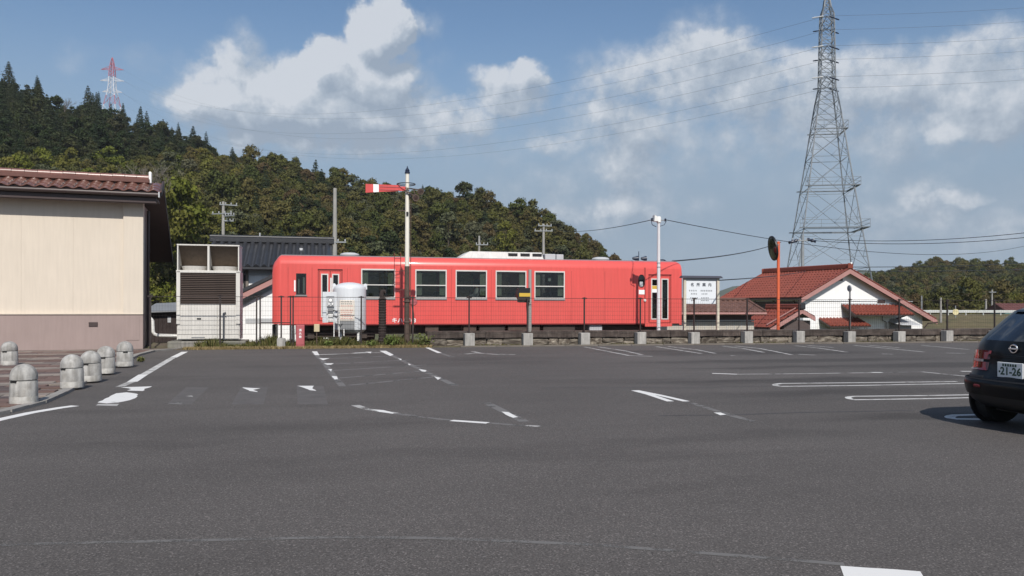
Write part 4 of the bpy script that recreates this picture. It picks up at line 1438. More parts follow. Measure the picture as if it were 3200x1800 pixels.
# ================================================================== TRAIN
def train():
    v = 29.8
    ul, ur = U(850, v), U(2134, v)
    uz = lambda x: U(x, v)
    def z(x, y): return ZU(x, y, v)
    zb, zsd, wd = .68, 2.86, 2.70
    t = thing('railcar', 'vermilion red single diesel railcar standing behind the fence', 'train', ((ul + ur) / 2, v + wd / 2, -.2))
    zw0, zw1, zm = 1.66, 2.70, 2.13
    wins = [(1130, 1233), (1299, 1394), (1425, 1520), (1550, 1643), (1671, 1763)]
    opens = []
    for a, b in wins: opens.append((uz(a), uz(b), zw0, zw1))
    cabw = (uz(925), uz(957), 1.75, 2.52); opens.append(cabw)
    ld = (uz(997), uz(1066), .80, 2.62); opens.append(ld)
    rd = (uz(2030), uz(2094), .70, 2.58); opens.append(rd)
    ov = (uz(1994), uz(2015), 2.10, 2.64); opens.append(ov)
    e0, e1 = ul + .30, ur - .16

    def side(vn, vf, name, opens):
        us = sorted({e0, e1} | {q for o in opens for q in o[:2]})
        zs = sorted({zb, zsd} | {q for o in opens for q in o[2:]})
        mb = MB()
        for a, b in zip(us[:-1], us[1:]):
            # merge vertical runs into tall boxes
            run = None
            for c, d in zip(zs[:-1], zs[1:]):
                hole = any(o[0] - 1e-6 <= a and b <= o[1] + 1e-6 and o[2] - 1e-6 <= c and d <= o[3] + 1e-6 for o in opens)
                if hole:
                    if run: mb.box(a, b, vn, vf, *run); run = None
                else:
                    run = (run[0], d) if run else (c, d)
            if run: mb.box(a, b, vn, vf, *run)
        return mb
    body = side(v, v + .06, 'side', opens)
    fopens = [(a, b, zw0, zw1) for a, b, _, _ in opens[:5]]
    fb = side(v + wd - .06, v + wd, 'side', fopens)
    for q, mi in zip(fb.f, fb.mi): pass
    body.add(fb.v, fb.f)
    # roof shoulders (red), roof (grey), tapered ends
    prof = [(0, zsd), (.02, zsd + .10), (.07, zsd + .19), (.16, zsd + .265), (.32, zsd + .32), (.62, zsd + .365), (1.0, zsd + .39), (wd / 2, zsd + .40)]
    full = prof + [(wd - a, b) for a, b in reversed(prof[:-1])]
    n = len(full)
    secs = [(ul, .16, -.40, .86), (ul + .06, .08, -.26, .94), (ul + .22, .015, -.05, 1.0), (e0, 0, 0, 1), (e1, 0, 0, 1), (ur - .05, .03, -.04, 1.0), (ur, .10, -.22, 1.0)]
    vs, fs, mi = [], [], []
    for (uu, ins, dz, sc_) in secs:
        for a, b in full:
            vs.append((uu, v + ins + a * (wd - 2 * ins) / wd, b + dz * (.75 if a in (0, wd) else 1.0)))
    for i in range(len(secs) - 1):
        for k in range(n - 1):
            fs.append((i * n + k, i * n + k + 1, (i + 1) * n + k + 1, (i + 1) * n + k))
            mi.append(1 if 4 <= k <= n - 6 else 0)
    o = len(body.v); body.v += vs
    for f, m_ in zip(fs, mi): body.f.append(tuple(q + o for q in f)); body.mi.append(m_)
    # end walls and tapered corner posts
    for (s0, s1, lowz) in ((secs[0], secs[3], zb + .02), (secs[-1], secs[4], zb - .06)):
        for sgn in (0, 1):
            va = v + s0[1] if sgn == 0 else v + wd - s0[1]
            vb = v if sgn == 0 else v + wd
            idx = 0 if sgn == 0 else n - 1
            za = full[0][1] + s0[2] * .75
            mids = secs[1:3] if s0 is secs[0] else secs[5:6]
            chain = [s0] + (list(mids) if s0 is secs[0] else list(mids)) + [s1]
            for p, q in zip(chain[:-1], chain[1:]):
                vp = v + p[1] if sgn == 0 else v + wd - p[1]; vq = v + q[1] if sgn == 0 else v + wd - q[1]
                body.add([(p[0], vp, lowz), (q[0], vq, lowz), (q[0], vq, zsd + q[2] * .75), (p[0], vp, zsd + p[2] * .75)], [(0, 1, 2, 3)])
        pts = [(s0[0], v + s0[1], lowz), (s0[0], v + wd - s0[1], lowz)] + [(s0[0], v + s0[1] + a * (wd - 2 * s0[1]) / wd, b + s0[2] * (.75 if a in (0, wd) else 1)) for a, b in reversed(full)]
        body.add(pts, [tuple(range(len(pts)))])
    body.add([(ul + .05, v + .1, zb + .03), (ur - .05, v + .1, zb + .03), (ur - .05, v + wd - .1, zb + .03), (ul + .05, v + wd - .1, zb + .03)], [(0, 1, 2, 3)], 2)
    bo = body.build('body', [m_train, m_trainroof, m_dark], t, smooth=35)
    # deeper cab skirt at the right-hand door
    MB().box(uz(2016), uz(2100), v - .012, v + .3, .56, .70).build('door_step_skirt', m_train, bo)
    MB().box(uz(2014), uz(2016.6), v - .006, v + .02, .60, zsd + .05).build('body_groove', M('dark_red_gap', (.16, .02, .02), .7, .1), bo)
    MB().box(uz(870), uz(2012), v - .012, v + .004, zb - .03, zb + .015).build('skirt_edge', M('dark_red_trim', (.22, .02, .02), .6, .1), bo)
    m_gap = bpy.data.materials['dark_red_gap']
    for xx in (900, 975, 1085, 1255, 1410, 1535, 1657, 1785, 1890, 1980):
        MB().box(uz(xx) - .004, uz(xx) + .004, v - .002, v + .003, zb + .1, zsd - .12).build('panel_seam', m_gap, bo)
    # saloon windows
    for i, (a, b, z0, z1) in enumerate(opens[:5]):
        f = MB()
        w = .032
        f.box(a - .02, b + .02, v - .022, v + .05, z1 - w, z1 + .02); f.box(a - .02, b + .02, v - .022, v + .05, z0 - .02, z0 + w)
        f.box(a - .02, a + w - .01, v - .0215, v + .05, z0 + w, z1 - w); f.box(b - w + .01, b + .02, v - .0215, v + .05, z0 + w, z1 - w)
        f.box(a + w - .01, b - w + .01, v - .018, v + .045, zm - .018, zm + .018)
        wo = f.build('window', m_alu, t)
        MB().box(a + .03, b - .03, v + .020, v + .026, z0 + w, zm - .025).build('pane', m_glass, wo)
        MB().box(a + .03, b - .03, v + .030, v + .036, zm + .025, z1 - w).build('pane', m_glass, wo)
        MB().box(a - .03, b + .03, v - .03, v + .0, z0 - .07, z0 - .022).build('sill', m_grey, wo)
        mc = M('pale_green_curtain', (.50, .58, .46), .9, .1) if i == 0 else bpy.data.materials['pale_green_curtain']
        for side_ in ((0, 1) if i in (0, 1, 3) else (1,) if i == 2 else (0, 1)):
            c0 = a + .03 if side_ == 0 else b - .24
            cm = MB()
            for k in range(7):
                x0, x1 = c0 + k * .03, c0 + (k + 1) * .03
                d0, d1 = .065 + .02 * (k % 2), .065 + .02 * ((k + 1) % 2)
                kk = (.4 if side_ == 0 else 1) 
                cm.add([(x0, v + d0, z0 + .1), (x1, v + d1, z0 + .1), (x1, v + d1, z1 - .03), (x0, v + d0, z1 - .03)], [(0, 1, 2, 3)])
            cm.build('curtain', mc, wo)
    st = MB().box(uz(1714), uz(1722), v + .037, v + .041, 2.34, 2.44).build('window_sticker', m_whiteplain, t)
    MB().box(uz(1712.5), uz(1723.5), v + .0405, v + .043, 2.31, 2.47).build('sticker_edge', M('sticker_green', (.02, .12, .08), .5, .0), st)
    # cab side window (left)
    a, b, z0, z1 = cabw
    f = MB(); f.box(a, b, v + .0, v + .05, z1 - .03, z1); f.box(a, b, v, v + .05, z0, z0 + .05); f.box(a, a + .035, v, v + .05, z0 + .05, z1 - .03); f.box(b - .035, b, v, v + .05, z0 + .05, z1 - .03)
    wo = f.build('cab_window', m_black, t)
    MB().box(a + .035, b - .035, v + .03, v + .035, z0 + .05, z1 - .03).build('pane', m_glass, wo)
    MB().box(a + .07, a + .12, v + .05, v + .07, z0 + .05, z1 - .2).build('blind', m_alu, wo)
    MB().box(b - .12, b - .05, v + .05, v + .07, z0 + .05, z1 - .14).build('blind', m_alu, wo)
    MB().box(a - .07, a - .015, v - .03, v + .0, z0 + .12, z0 + .52).build('grab_rail', m_whiteplain, wo)
    MB().box(a - .03, b + .03, v - .025, v + .0, z0 - .05, z0 - .0).build('sill', m_grey, wo)
    # doors
    def door(o_, lab):
        a, b, z0, z1 = o_
        d = MB().box(a, b, v + .045, v + .075, z0, z1).build('door_back', m_dark, t)
        mid = (a + b) / 2
        for (l, r) in ((a + .015, mid - .01), (mid + .01, b - .015)):
            w0, w1, y0, y1 = l + .075, r - .075, z0 + .16, z1 - .12
            lf = MB()
            lf.box(l, w0, v + .012, v + .04, z0 + .02, z1 - .01); lf.box(w1, r, v + .012, v + .04, z0 + .02, z1 - .01)
            lf.box(w0, w1, v + .012, v + .04, z0 + .02, y0); lf.box(w0, w1, v + .012, v + .04, y1, z1 - .01)
            lo = lf.build('door_leaf', m_train, t)
            fm_ = MB()
            e = .042
            fm_.box(w0 - .02, w0 + e - .02, v + .002, v + .03, y0 - .02, y1 + .02); fm_.box(w1 - e + .02, w1 + .02, v + .002, v + .03, y0 - .02, y1 + .02)
            fm_.box(w0 + e - .02, w1 - e + .02, v + .002, v + .03, y0 - .02, y0 + e - .02); fm_.box(w0 + e - .02, w1 - e + .02, v + .002, v + .03, y1 - e + .02, y1 + .02)
            fm_.build('door_window_frame', m_alu, lo)
            MB().box(w0 + .02, w1 - .02, v + .032, v + .036, y0, y1).build('pane', m_glass, lo)
        MB().box(a - .05, b + .05, v - .03, v + .02, z1 + .045, z1 + .07).build('rain_gutter', m_gap, t)
        for (q0, q1) in ((a - .045, a - .02), (b + .02, b + .045)):
            MB().box(q0, q1, v - .004, v + .004, z0, z1 + .045).build('door_surround', m_gap, t)
        return d
    door(ld, 'left'); door(rd, 'right')
    nt_ = MB().box(uz(2037), uz(2054), v + .006, v + .011, 1.92, 2.20).build('door_notice', m_whiteplain, t)
    MB().box(uz(2037.5), uz(2053.5), v + .004, v + .0058, 2.06, 2.19).build('notice_band', m_yellow, nt_)
    # oval lavatory window
    a, b, z0, z1 = ov
    mbo = MB(); cx, cz = (a + b) / 2, (z0 + z1) / 2
    N_ = 24
    pts = []
    for k in range(N_):
        th = 2 * math.pi * k / N_
        x = math.copysign(abs(math.cos(th)) ** .7, math.cos(th)); zz = math.copysign(abs(math.sin(th)) ** .8, math.sin(th))
        pts.append((x, zz))
    # red mask round the oval, then the rim and the pane
    outer = [(cx + (b - a) / 2 * max(-1, min(1, p[0] * 1.6)) * 1.0, cz + (z1 - z0) / 2 * max(-1, min(1, p[1] * 1.6))) for p in pts]
    inner = [(cx + (b - a) / 2 * .97 * p[0], cz + (z1 - z0) / 2 * .97 * p[1]) for p in pts]
    mbo.add([(x, v, zz) for x, zz in outer] + [(x, v, zz) for x, zz in inner], [(k, (k + 1) % N_, N_ + (k + 1) % N_, N_ + k) for k in range(N_)])
    ow = mbo.build('oval_window', m_train, t)
    MB().add([(x, v + .02, zz) for x, zz in inner], [tuple(range(N_))]).build('pane', M('dark_glass', (.014, .016, .018), .08, 0), ow)
    MB().box(cx - .07, cx + .07, v + .014, v + .0195, z0 + .06, cz - .02).build('frosted_panel', m_greyl, ow)
    MB().cbox(uz(1996), uz(2014), v - .012, v, 1.84, 2.02, .01).build('number_plate', m_whiteplain, t)
    MB().lathe([(.0001, -.05), (.05, -.04), (.06, 0)], 16, (uz(2015), v, 1.60), axis='y').build('side_lamp', m_alu, t, smooth=50)
    # interior: floor, far wall, seats
    mi_ = M('saloon_lining', (.42, .37, .33), .8, .1)
    m_seat = M('seat_moquette', (.03, .05, .08), .9, .2)
    MB().box(e0, e1, v + .08, v + wd - .08, zb + .34, zb + .40).build('floor', mi_, t)
    MB().box(e0, e1, v + .08, v + wd - .08, zsd + .0, zsd + .03).build('ceiling', mi_, t)
    for (a, b, _, _) in fopens:
        MB().box(a, b, v + wd - .05, v + wd - .04, zw0, zw1).build('far_pane', glass_mat('far_glass', (.5, .5, .5), .02) if 'far_glass' not in bpy.data.materials else bpy.data.materials['far_glass'], t)
    for (a, b, _, _) in fopens:
        for q in (a + .1, b - .1):
            MB().cbox(q - .06, q + .06, v + .12, v + 1.05, zb + .4, zb + 1.25, .03).build('seat_back', m_seat, t)
            MB().cbox(q - .06, q + .06, v + 1.65, v + wd - .12, zb + .4, zb + 1.25, .03).build('seat_back', m_seat, t)
    for x_ in (1080, 1780, 1985):
        MB().box(uz(x_) - .02, uz(x_) + .02, v + .1, v + wd - .1, zb + .4, zsd).build('bulkhead', mi_, t)
    # roof gear
    zr = zsd + .36
    ac = MB().hexa([(uz(1440), v + .45, zr - .02), (uz(1708), v + .45, zr - .02), (uz(1708), v + 2.2, zr - .02), (uz(1440), v + 2.2, zr - .02),
                    (uz(1476), v + .55, zr + .25), (uz(1704), v + .55, zr + .25), (uz(1704), v + 2.1, zr + .25), (uz(1476), v + 2.1, zr + .25)])
    aco = ac.build('air_conditioner', M('roof_unit_white', (.60, .59, .565), .6, .08, 2, streak=.12), t)
    for q in (1597, 1636, 1674):
        g_ = MB().box(uz(q), uz(q + 29), v + .462, v + .53, zr + .10, zr + .20).build('vent_grille', m_black, aco)
    MB().box(uz(1442), uz(1706), v + .44, v + .47, zr - .06, zr - .015).build('base_shade_strip', m_black, aco)  # black strip colouring in the shade below the unit
    MB().cbox(uz(1714), uz(1748), v + .5, v + 1.5, zr - .03, zr + .20, .02).build('roof_box', m_greyl, t)
    MB().cbox(uz(1750), uz(1773), v + .5, v + 1.5, zr - .03, zr + .19, .02).build('roof_box', m_greyl, t)
    for q in (1095, 1902):
        MB().lathe([(.30, -.05), (.34, .0), (.36, .05), (.33, .10), (.2, .135), (.0001, .145)], 20, (uz(q), v + .95, zr + .0)).build('roof_ventilator', m_greyl, t, smooth=50)
    hn = MB().tube([(uz(2032), v + 1.2, zr), (uz(2032), v + 1.2, zr + .42)], .015, 6).build('aerial', m_navy, t)
    for q in (2017, 2044):
        MB().tube([(uz(q) - .10, v + 1.1, zr + .12), (uz(q) + .12, v + 1.1, zr + .12)], [.05, .11], 12).build('horn', m_navy, t, smooth=50)
    MB().tube([(uz(2072), v + .8, zr - .06), (uz(2085), v + .8, zr + .06), (uz(2100), v + .8, zr + .06), (uz(2125), v + .8, zr - .16)], .03, 8).build('roof_cable', m_navy, t)
    # running gear
    m_under = M('underframe', (.055, .042, .036), .85, .25)
    MB().box(ul + .8, ur - .8, v + .5, v + wd - .5, .30, zb + .03).build('underframe', m_under, t)
    for (c, side_) in ((ul + 2.3, 0), (ur - 2.4, 1)):
        bg = MB().cbox(c - 1.35, c + 1.35, v + .42, v + .56, .18, .40, .03).build('bogie', m_under, t)
        for dx in (-.95, .95):
            MB().lathe([(.0001, -.02), (.40, -.02), (.43, .02), (.43, .09), (.45, .12), (.0001, .12)], 24, (c + dx, v + .72, .23), axis='y').build('wheel', m_steel, bg, smooth=40)
            MB().cbox(c + dx - .13, c + dx + .13, v + .36, v + .45, .14, .40, .02).build('axle_box', m_under, bg)
    for (x0, x1, z0, z1, mm) in ((1330, 1372, .36, .66, m_rust), (1450, 1490, .30, .64, m_rust), (1500, 1580, .32, .64, m_under), (1590, 1690, .28, .64, m_rust), (1700, 1800, .32, .64, m_under), (1845, 1885, .40, .64, m_greyl)):
        MB().cbox(uz(x0), uz(x1), v + .10, v + .7, z0, z1, .02).build('underfloor_box', mm, t)
    # plough at the left end
    MB().box(ul - .02, ul + .1, v + .5, v + wd - .5, .0, .66).build('snow_plough', m_black, t)
    for (e_, s_) in ((ul - .004, -1), (ur + .004, 1)):
        MB().box(min(e_, e_ + s_ * .01), max(e_, e_ + s_ * .01), v + .45, v + wd - .45, 1.55, 2.30).build('windscreen', bpy.data.materials['dark_glass'], t)
    # the vehicle number painted low on the side
    tx = text_part('vehicle_number', 'キハ120 8', .21, m_whiteplain, t, (uz(1262) - (ul + ur) / 2, -wd / 2 - .004, zb + .13 + .2), (R(90), 0, 0), .002, 1.0, bold=.004)
    return t, zw0


tr_, _ = train()


def passenger():
    v = 29.8
    u = U(1500, v)
    zf = .68 + .40
    t = thing('person', 'passenger in a white top seated inside the train at the third window', 'person', (u, v + .62, zf))
    me = bpy.data.meshes.new('body')
    vs = [(0, 0, .48), (0, 0, .68), (0, 0, .90), (0, .0, .98), (-.02, 0, 1.06), (-.02, 0, 1.18), (-.02, 0, 1.26),
          (0, -.17, .92), (-.08, -.22, .70), (-.27, -.16, .64), (-.36, -.12, .63), (0, .17, .92), (-.08, .22, .70), (-.27, .16, .64), (-.36, .12, .63),
          (-.05, -.09, .47), (-.44, -.10, .48), (-.46, -.10, .07), (-.58, -.10, .04), (-.05, .09, .47), (-.44, .10, .48), (-.46, .10, .07), (-.58, .10, .04)]
    ed = [(0, 1), (1, 2), (2, 3), (3, 4), (4, 5), (5, 6), (2, 7), (7, 8), (8, 9), (9, 10), (2, 11), (11, 12), (12, 13), (13, 14), (0, 15), (15, 16), (16, 17), (17, 18), (0, 19), (19, 20), (20, 21), (21, 22)]
    rad_ = [.16, .15, .15, .06, .085, .105, .07, .065, .05, .042, .03, .065, .05, .042, .03, .09, .075, .05, .035, .09, .075, .05, .035]
    me.from_pydata(vs, ed, [])
    ob = bpy.data.objects.new('body', me); col.objects.link(ob)
    ob.modifiers.new('skin', 'SKIN')
    for i, r_ in enumerate(rad_): me.skin_vertices[0].data[i].radius = (r_, r_)
    me.skin_vertices[0].data[0].use_root = True
    ob.modifiers.new('sub', 'SUBSURF').levels = 2
    bpy.context.view_layer.update()
    dg = bpy.context.evaluated_depsgraph_get()
    m2 = bpy.data.meshes.new_from_object(ob.evaluated_get(dg))
    bpy.data.objects.remove(ob)
    for m in (M('white_shirt', (.66, .70, .70), .9, .05), M('skin', (.45, .27, .19), .6, .05), M('dark_trousers', (.03, .03, .04), .9, .1)): m2.materials.append(m)
    for p in m2.polygons:
        c = p.center
        p.material_index = 1 if c.z > .97 or c.x < -.31 and c.z > .58 else (2 if c.z < .52 else 0)
        p.use_smooth = True
    b = piece('body', m2, t, (0, 0, 0))
    hr = MB(); hr.lathe([(.118, 1.12), (.128, 1.18), (.122, 1.25), (.09, 1.31), (.0001, 1.335)], 14, (.0, 0, 0))
    hr.build('hair', m_ink, None, smooth=60).parent = t
    MB().cbox(-.05, .24, -.22, .22, .0, .33, .03).build('x', m_ink, None)
    o = bpy.data.objects['x']; o.name = 'seat_base'; o.data.name = 'seat_base'; o.data.materials[0] = bpy.data.materials['seat_moquette']
    o.parent = tr_; ul_, ur_ = U(850, v), U(2134, v)
    o.location = (u - (ul_ + ur_) / 2, .62 - 2.70 / 2, zf + .2)
    return t


passenger()

# ================================================================== TANK BY THE TRACK
def tank():
    vc = 27.55
    u = U(1093, vc)
    t = thing('gas_tank', 'white domed vertical gas tank with notice panel standing before the train', 'tank', (u, vc, .1))
    r = .545
    mt = M('tank_white', (.66, .68, .70), .35, .04, 2, streak=.06)
    zt = 1.93
    prof = [(.30, .44), (.45, .47), (r, .56), (r, zt - .02)] + [(r * math.cos(a), zt + .22 * math.sin(a)) for a in [i * math.pi / 2 / 8 for i in range(1, 8)]] + [(.0001, zt + .22)]
    MB().lathe(prof, 40, (u, vc, 0)).build('vessel', mt, t, smooth=40)
    for s_ in (-1, 1):
        lg = MB().lathe([(.022, -.01), (.06, -.01), (.06, .01), (.022, .01)], 14, (u + s_ * .52, vc - .03, zt + .12), axis='y')
        lg.box(u + s_ * .52 - .055, u + s_ * .52 + .055, vc - .04, vc - .02, zt - .02, zt + .075)
        lg.build('lifting_lug', mt, t)
    for a in (.6, 2.2, 3.9, 5.4):
        x, y = u + math.cos(a) * .42, vc + math.sin(a) * .42
        MB().bar((x, y, .08), (x, y, .56), .07, .07).build('leg', m_white, t)
    pn = MB().cbox(U(1061, 27.0), U(1108, 27.0), 26.94, 26.97, ZU(1085, 1003, 27.0), ZU(1085, 938, 27.0), .01).build('notice_panel', M('cream_notice', (.72, .66, .58), .6, .05), t)
    zt1, zb1 = ZU(1085, 941, 27), ZU(1085, 1000, 27)
    ua, ub = U(1063, 27), U(1106, 27)
    for k in range(9):
        zz = zt1 - (zt1 - zb1) * (k + .3) / 9
        mm = m_inkgrey if k in (0, 1) else m_redink
        x = ua + .02
        while x < ub - .05:
            w = random.uniform(.02, .05) * (1.5 if k == 0 else 1)
            if not (k == 3) and x + w < ub - .02: MB().box(x, x + w, 26.936, 26.9395, zz - .011, zz + .011).build('print_mark', mm, pn)
            x += w + random.uniform(.015, .03)
    MB().cbox(U(1061, 27.0), U(1108, 27.0), 26.95, 27.12, ZU(1085, 1031, 27), ZU(1085, 1004, 27), .01).build('grey_cabinet', m_grey, t)
    # control frame with pipework on the left
    v = 26.85
    X = lambda q: U(q, v)
    Z = lambda y: ZU(1030, y, v)
    fr = MB()
    for a in (1009, 1016): pass
    fr.box(X(1008), X(1020), v, v + .05, Z(1008), Z(912)); fr.box(X(1044), X(1052), v, v + .05, Z(1008), Z(912))
    fr.box(X(1020), X(1044), v, v + .05, Z(926), Z(912)); fr.box(X(1020), X(1044), v + .05, v + .07, Z(1008), Z(926))
    cf = fr.build('control_panel', mt, t)
    for (x0, x1, y0, y1, mm) in ((1024, 1041, 980, 962, m_grey), (1025, 1041, 992, 981, m_white), (1025, 1041, 1006, 995, m_white), (1022, 1044, 958, 930, m_greyl)):
        MB().cbox(X(x0), X(x1), v - .03, v + .05, Z(y0), Z(y1), .01).build('valve_box', mm, cf)
    for (cx, cy, r_) in ((1033, 938, .055), (1028, 950, .03), (1039, 950, .03)):
        MB().lathe([(r_, -.03), (r_, 0)], 16, (X(cx), v - .03, Z(cy)), axis='y').build('gauge', m_whiteplain, cf)
        MB().lathe([(r_ * 1.2, -.015), (r_ * 1.2, 0)], 16, (X(cx), v - .028, Z(cy)), axis='y').build('gauge_rim', m_black, cf)
    for (x, y0, y1) in ((1034, 915, 868), (1044, 1052, 1005), (1060, 1052, 960), (1075, 1050, 1028), (1053, 1010, 940)):
        MB().tube([(X(x), v + .02, Z(y0)), (X(x), v + .02, Z(y1))], .03 if x in (1034,) else .02, 8).build('pipe', m_white, t, smooth=50)
    for (a, b, y) in ((1041, 1062, 968), (1041, 1060, 985), (1048, 1070, 1010)):
        MB().tube([(X(a), v + .02, Z(y)), (X((a + b) / 2), v - .05, Z(y + 4)), (X(b), v + .1, Z(y + 2))], .017, 7).build('pipe', m_grey, t, smooth=50)
    MB().cbox(u - .62, u + .62, vc - .62, vc + .62, .0, .12, .02).build('base_slab', m_conc_d, t)
    return t


tank()

# ================================================================== SEMAPHORE SIGNAL
def semaphore():
    v = 26.42
    X = lambda q: U(q, v)
    Z = lambda y: ZU(1270, y, v)
    u = X(1272)
    t = thing('semaphore_signal', 'white semaphore signal post with a red and white banded arm', 'signal', (u, v, 0))
    po = MB().tube([(u, v, Z(832)), (u, v, Z(660)), (u, v, Z(541))], [.076, .068, .060], 18).build('upper_post', M('cream_white_enamel', (.80, .76, .66), .5, .05, 3, streak=.1), t, smooth=50)
    MB().tube([(u, v, .0), (u, v, Z(846)), (u, v, Z(832))], [.095, .085, .085], 16).build('lower_post', m_rust, t, smooth=50)
    MB().lathe([(.085, 0), (.12, .02), (.12, .05), (.085, .07)], 16, (u, v, Z(946))).build('clamp_ring', m_rust, t)
    MB().lathe([(.085, 0), (.12, .02), (.12, .05), (.085, .07)], 16, (u, v, Z(1010))).build('clamp_ring', m_rust, t)
    MB().lathe([(.055, 0), (.085, .0), (.085, .05), (.065, .07), (.075, .10), (.04, .16), (.012, .20), (.02, .215), (.0001, .25)], 14, (u, v, Z(541) - .01)).build('finial', m_navy, t, smooth=40)
    # arm: tapered plate, slightly drooping
    zc = Z(591)
    def arm(x0, x1, mm, nm, par, dv=0.0):
        def zz(x, top): 
            k = (x - 1141) / (1250 - 1141)
            return Z(581.0 + 0 * k) if top else Z(608 - 9.5 * k)
        mb = MB().ext([(X(x0), v - .115 - dv, zz(x0, 0)), (X(x1), v - .115 - dv, zz(x1, 0)), (X(x1), v - .115 - dv, zz(x1, 1)), (X(x0), v - .115 - dv, zz(x0, 1))], (0, .012 + dv, 0))
        return mb.build(nm, mm, par)
    ar = arm(1141, 1248, m_red, 'arm', t)
    arm(1165, 1182, m_whiteplain, 'white_band', ar, .003)
    for yy in (588, 597): MB().box(X(1184), X(1246), v - .128, v - .1155, Z(yy + .8), Z(yy - .8)).build('stiffening_rib', m_redfade, ar)
    MB().ext([(X(1248), v - .12, Z(599)), (X(1266), v - .12, Z(597)), (X(1266), v - .12, Z(585)), (X(1248), v - .12, Z(585))], (0, .03, 0)).build('arm_casting', m_red, ar)
    sp = MB().bar((X(1264), v - .12, Z(589)), (X(1306), v - .12, Z(593)), .05, .03).bar((X(1264), v - .12, Z(598)), (X(1292), v - .12, Z(612)), .05, .03).bar((X(1290), v - .12, Z(592)), (X(1296), v - .12, Z(612)), .03, .03).build('spectacle_frame', m_rust, t)
    for (cx, cy, r_) in ((1312, 599, .098), (1297, 619, .105)):
        rg = MB()
        rg.lathe([(r_ * .8, -.015), (r_ * 1.08, -.015), (r_ * 1.08, .03), (r_ * .8, .03), (r_ * .8, -.015)], 20, (X(cx), v - .14, Z(cy)), axis='y').build('lens_ring', m_rust, sp)
        MB().lathe([(.0001, -.02), (r_ * .8, .0)], 18, (X(cx), v - .14, Z(cy)), axis='y').build('lens', M('dark_lens', (.05, .02, .03), .15, 0), sp)
    MB().cbox(X(1276), X(1284), v - .13, v + .1, Z(620), Z(606), .02).build('signal_lamp', m_black, t)
    MB().tube([(X(1283), v - .02, Z(622)), (X(1283), v - .02, Z(1050))], .014, 6).build('operating_rod', m_rust, t)
    hp = [(u + .30 * math.cos(a) - .04, v + .30 * math.sin(a) * 1.2, Z(576)) for a in [i * 2 * math.pi / 20 for i in range(21)]]
    MB().tube(hp, .014, 6, cap=False).build('safety_hoop', m_black, t)
    MB().tube([(u - .34, v, Z(576)), (u + .26, v, Z(576))], .012, 6).build('hoop_stay', m_black, t)
    MB().box(u - .3, u + .12, v - .02, v + .02, Z(660), Z(657)).build('bracket', m_rust, t)
    MB().cbox(u - .04, u + .03, v - .12, v - .06, Z(674), Z(663), .01).build('pulley', m_black, t)
    # dark red bars and rungs added in place of a shadow on the train
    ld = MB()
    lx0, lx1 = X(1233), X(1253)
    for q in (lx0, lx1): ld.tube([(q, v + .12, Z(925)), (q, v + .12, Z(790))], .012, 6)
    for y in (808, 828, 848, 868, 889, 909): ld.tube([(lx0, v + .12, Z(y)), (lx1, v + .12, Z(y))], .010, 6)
    lo = ld.build('ladder_shadow_bars', M('shadow_dark_red', (.16, .03, .03), .6, .2), t)
    for y in (846, 905): MB().bar((lx1, v + .12, Z(y)), (u, v + .03, Z(y)), .02).build('shadow_bars_bracket', m_rust, lo)
    # lever and counterweight at the foot
    wt = MB().tube([(X(1287), v - .05, Z(950)), (X(1292), v - .05, Z(985)), (X(1290), v - .05, Z(1055))], .025, 8).build('lever', m_rust, t)
    MB().lathe([(.10, -.05), (.12, -.03), (.12, .03), (.10, .05)], 16, (X(1292), v - .05, Z(944)), axis='y').build('counterweight', m_redfade, wt)
    return t


semaphore()

# ---- small things beside the fence
def red_box():
    v = 26.12
    u0, u1 = U(925, v), U(952, v)
    t = thing('hydrant_box', 'narrow faded red metal box with white characters in the grass', 'box', ((u0 + u1) / 2, v, .02))
    MB().cbox(u0, u1, v, v + .22, .04, ZU(938, 1015, v), .015).build('case', m_redfade, t)
    MB().cbox(u0 + .012, u1 - .012, v - .012, v, .12, ZU(938, 1015, v) - .03, .005).build('door', m_redfade, t)
    for k, ch in enumerate('消火栓'):
        text_part('character', ch, .085, m_whiteplain, t, (0, -.016, .56 - k * .105), (R(90), 0, 0), .002, 1, bold=.002)
    MB().box(u0 - .02, u1 + .02, v - .03, v + .25, .0, .045).build('foot', m_conc_d, t)


red_box()


def beige_box():
    v = 26.25
    u = U(990, v)
    t = thing('meter_box', 'little beige meter box on a thin post left of the tank', 'box', (u, v, 0))
    MB().cbox(u - .085, u + .085, v - .05, v + .08, ZU(990, 1037, v), ZU(990, 1013, v), .01).build('case', M('beige_plastic', (.55, .45, .28), .6, .08), t)
    MB().tube([(u, v, .0), (u, v, ZU(990, 1037, v))], .018, 7).build('post', m_rust, t)


beige_box()


def iron_post():
    v = 26.5
    u = U(1195, v)
    t = thing('iron_post', 'thick dark ribbed post with a hooked top right of the tank', 'post', (u, v, 0))
    prof = [(.115, 0)]
    zt = ZU(1195, 932, v)
    k = 0
    z = .02
    while z < zt - .05:
        prof += [(.118, z), (.132, z + .015), (.132, z + .035), (.116, z + .05)]
        z += .085
    prof += [(.115, zt), (.06, zt + .03), (.0001, zt + .04)]
    MB().lathe(prof, 16, (u, v, 0)).build('shaft', m_timber, t)
    MB().tube([(u - .02, v, zt), (u - .03, v, zt + .12), (u + .0, v, zt + .24), (u + .06, v, zt + .25), (u + .10, v, zt + .16)], [.07, .075, .06, .045, .03], 9).build('hook', m_timber, t, smooth=60)
    MB().bar((u - .02, v - .02, zt + .05), (u + .24, v - .02, zt + .06), .04).build('cross_pin', m_timber, t)


iron_post()


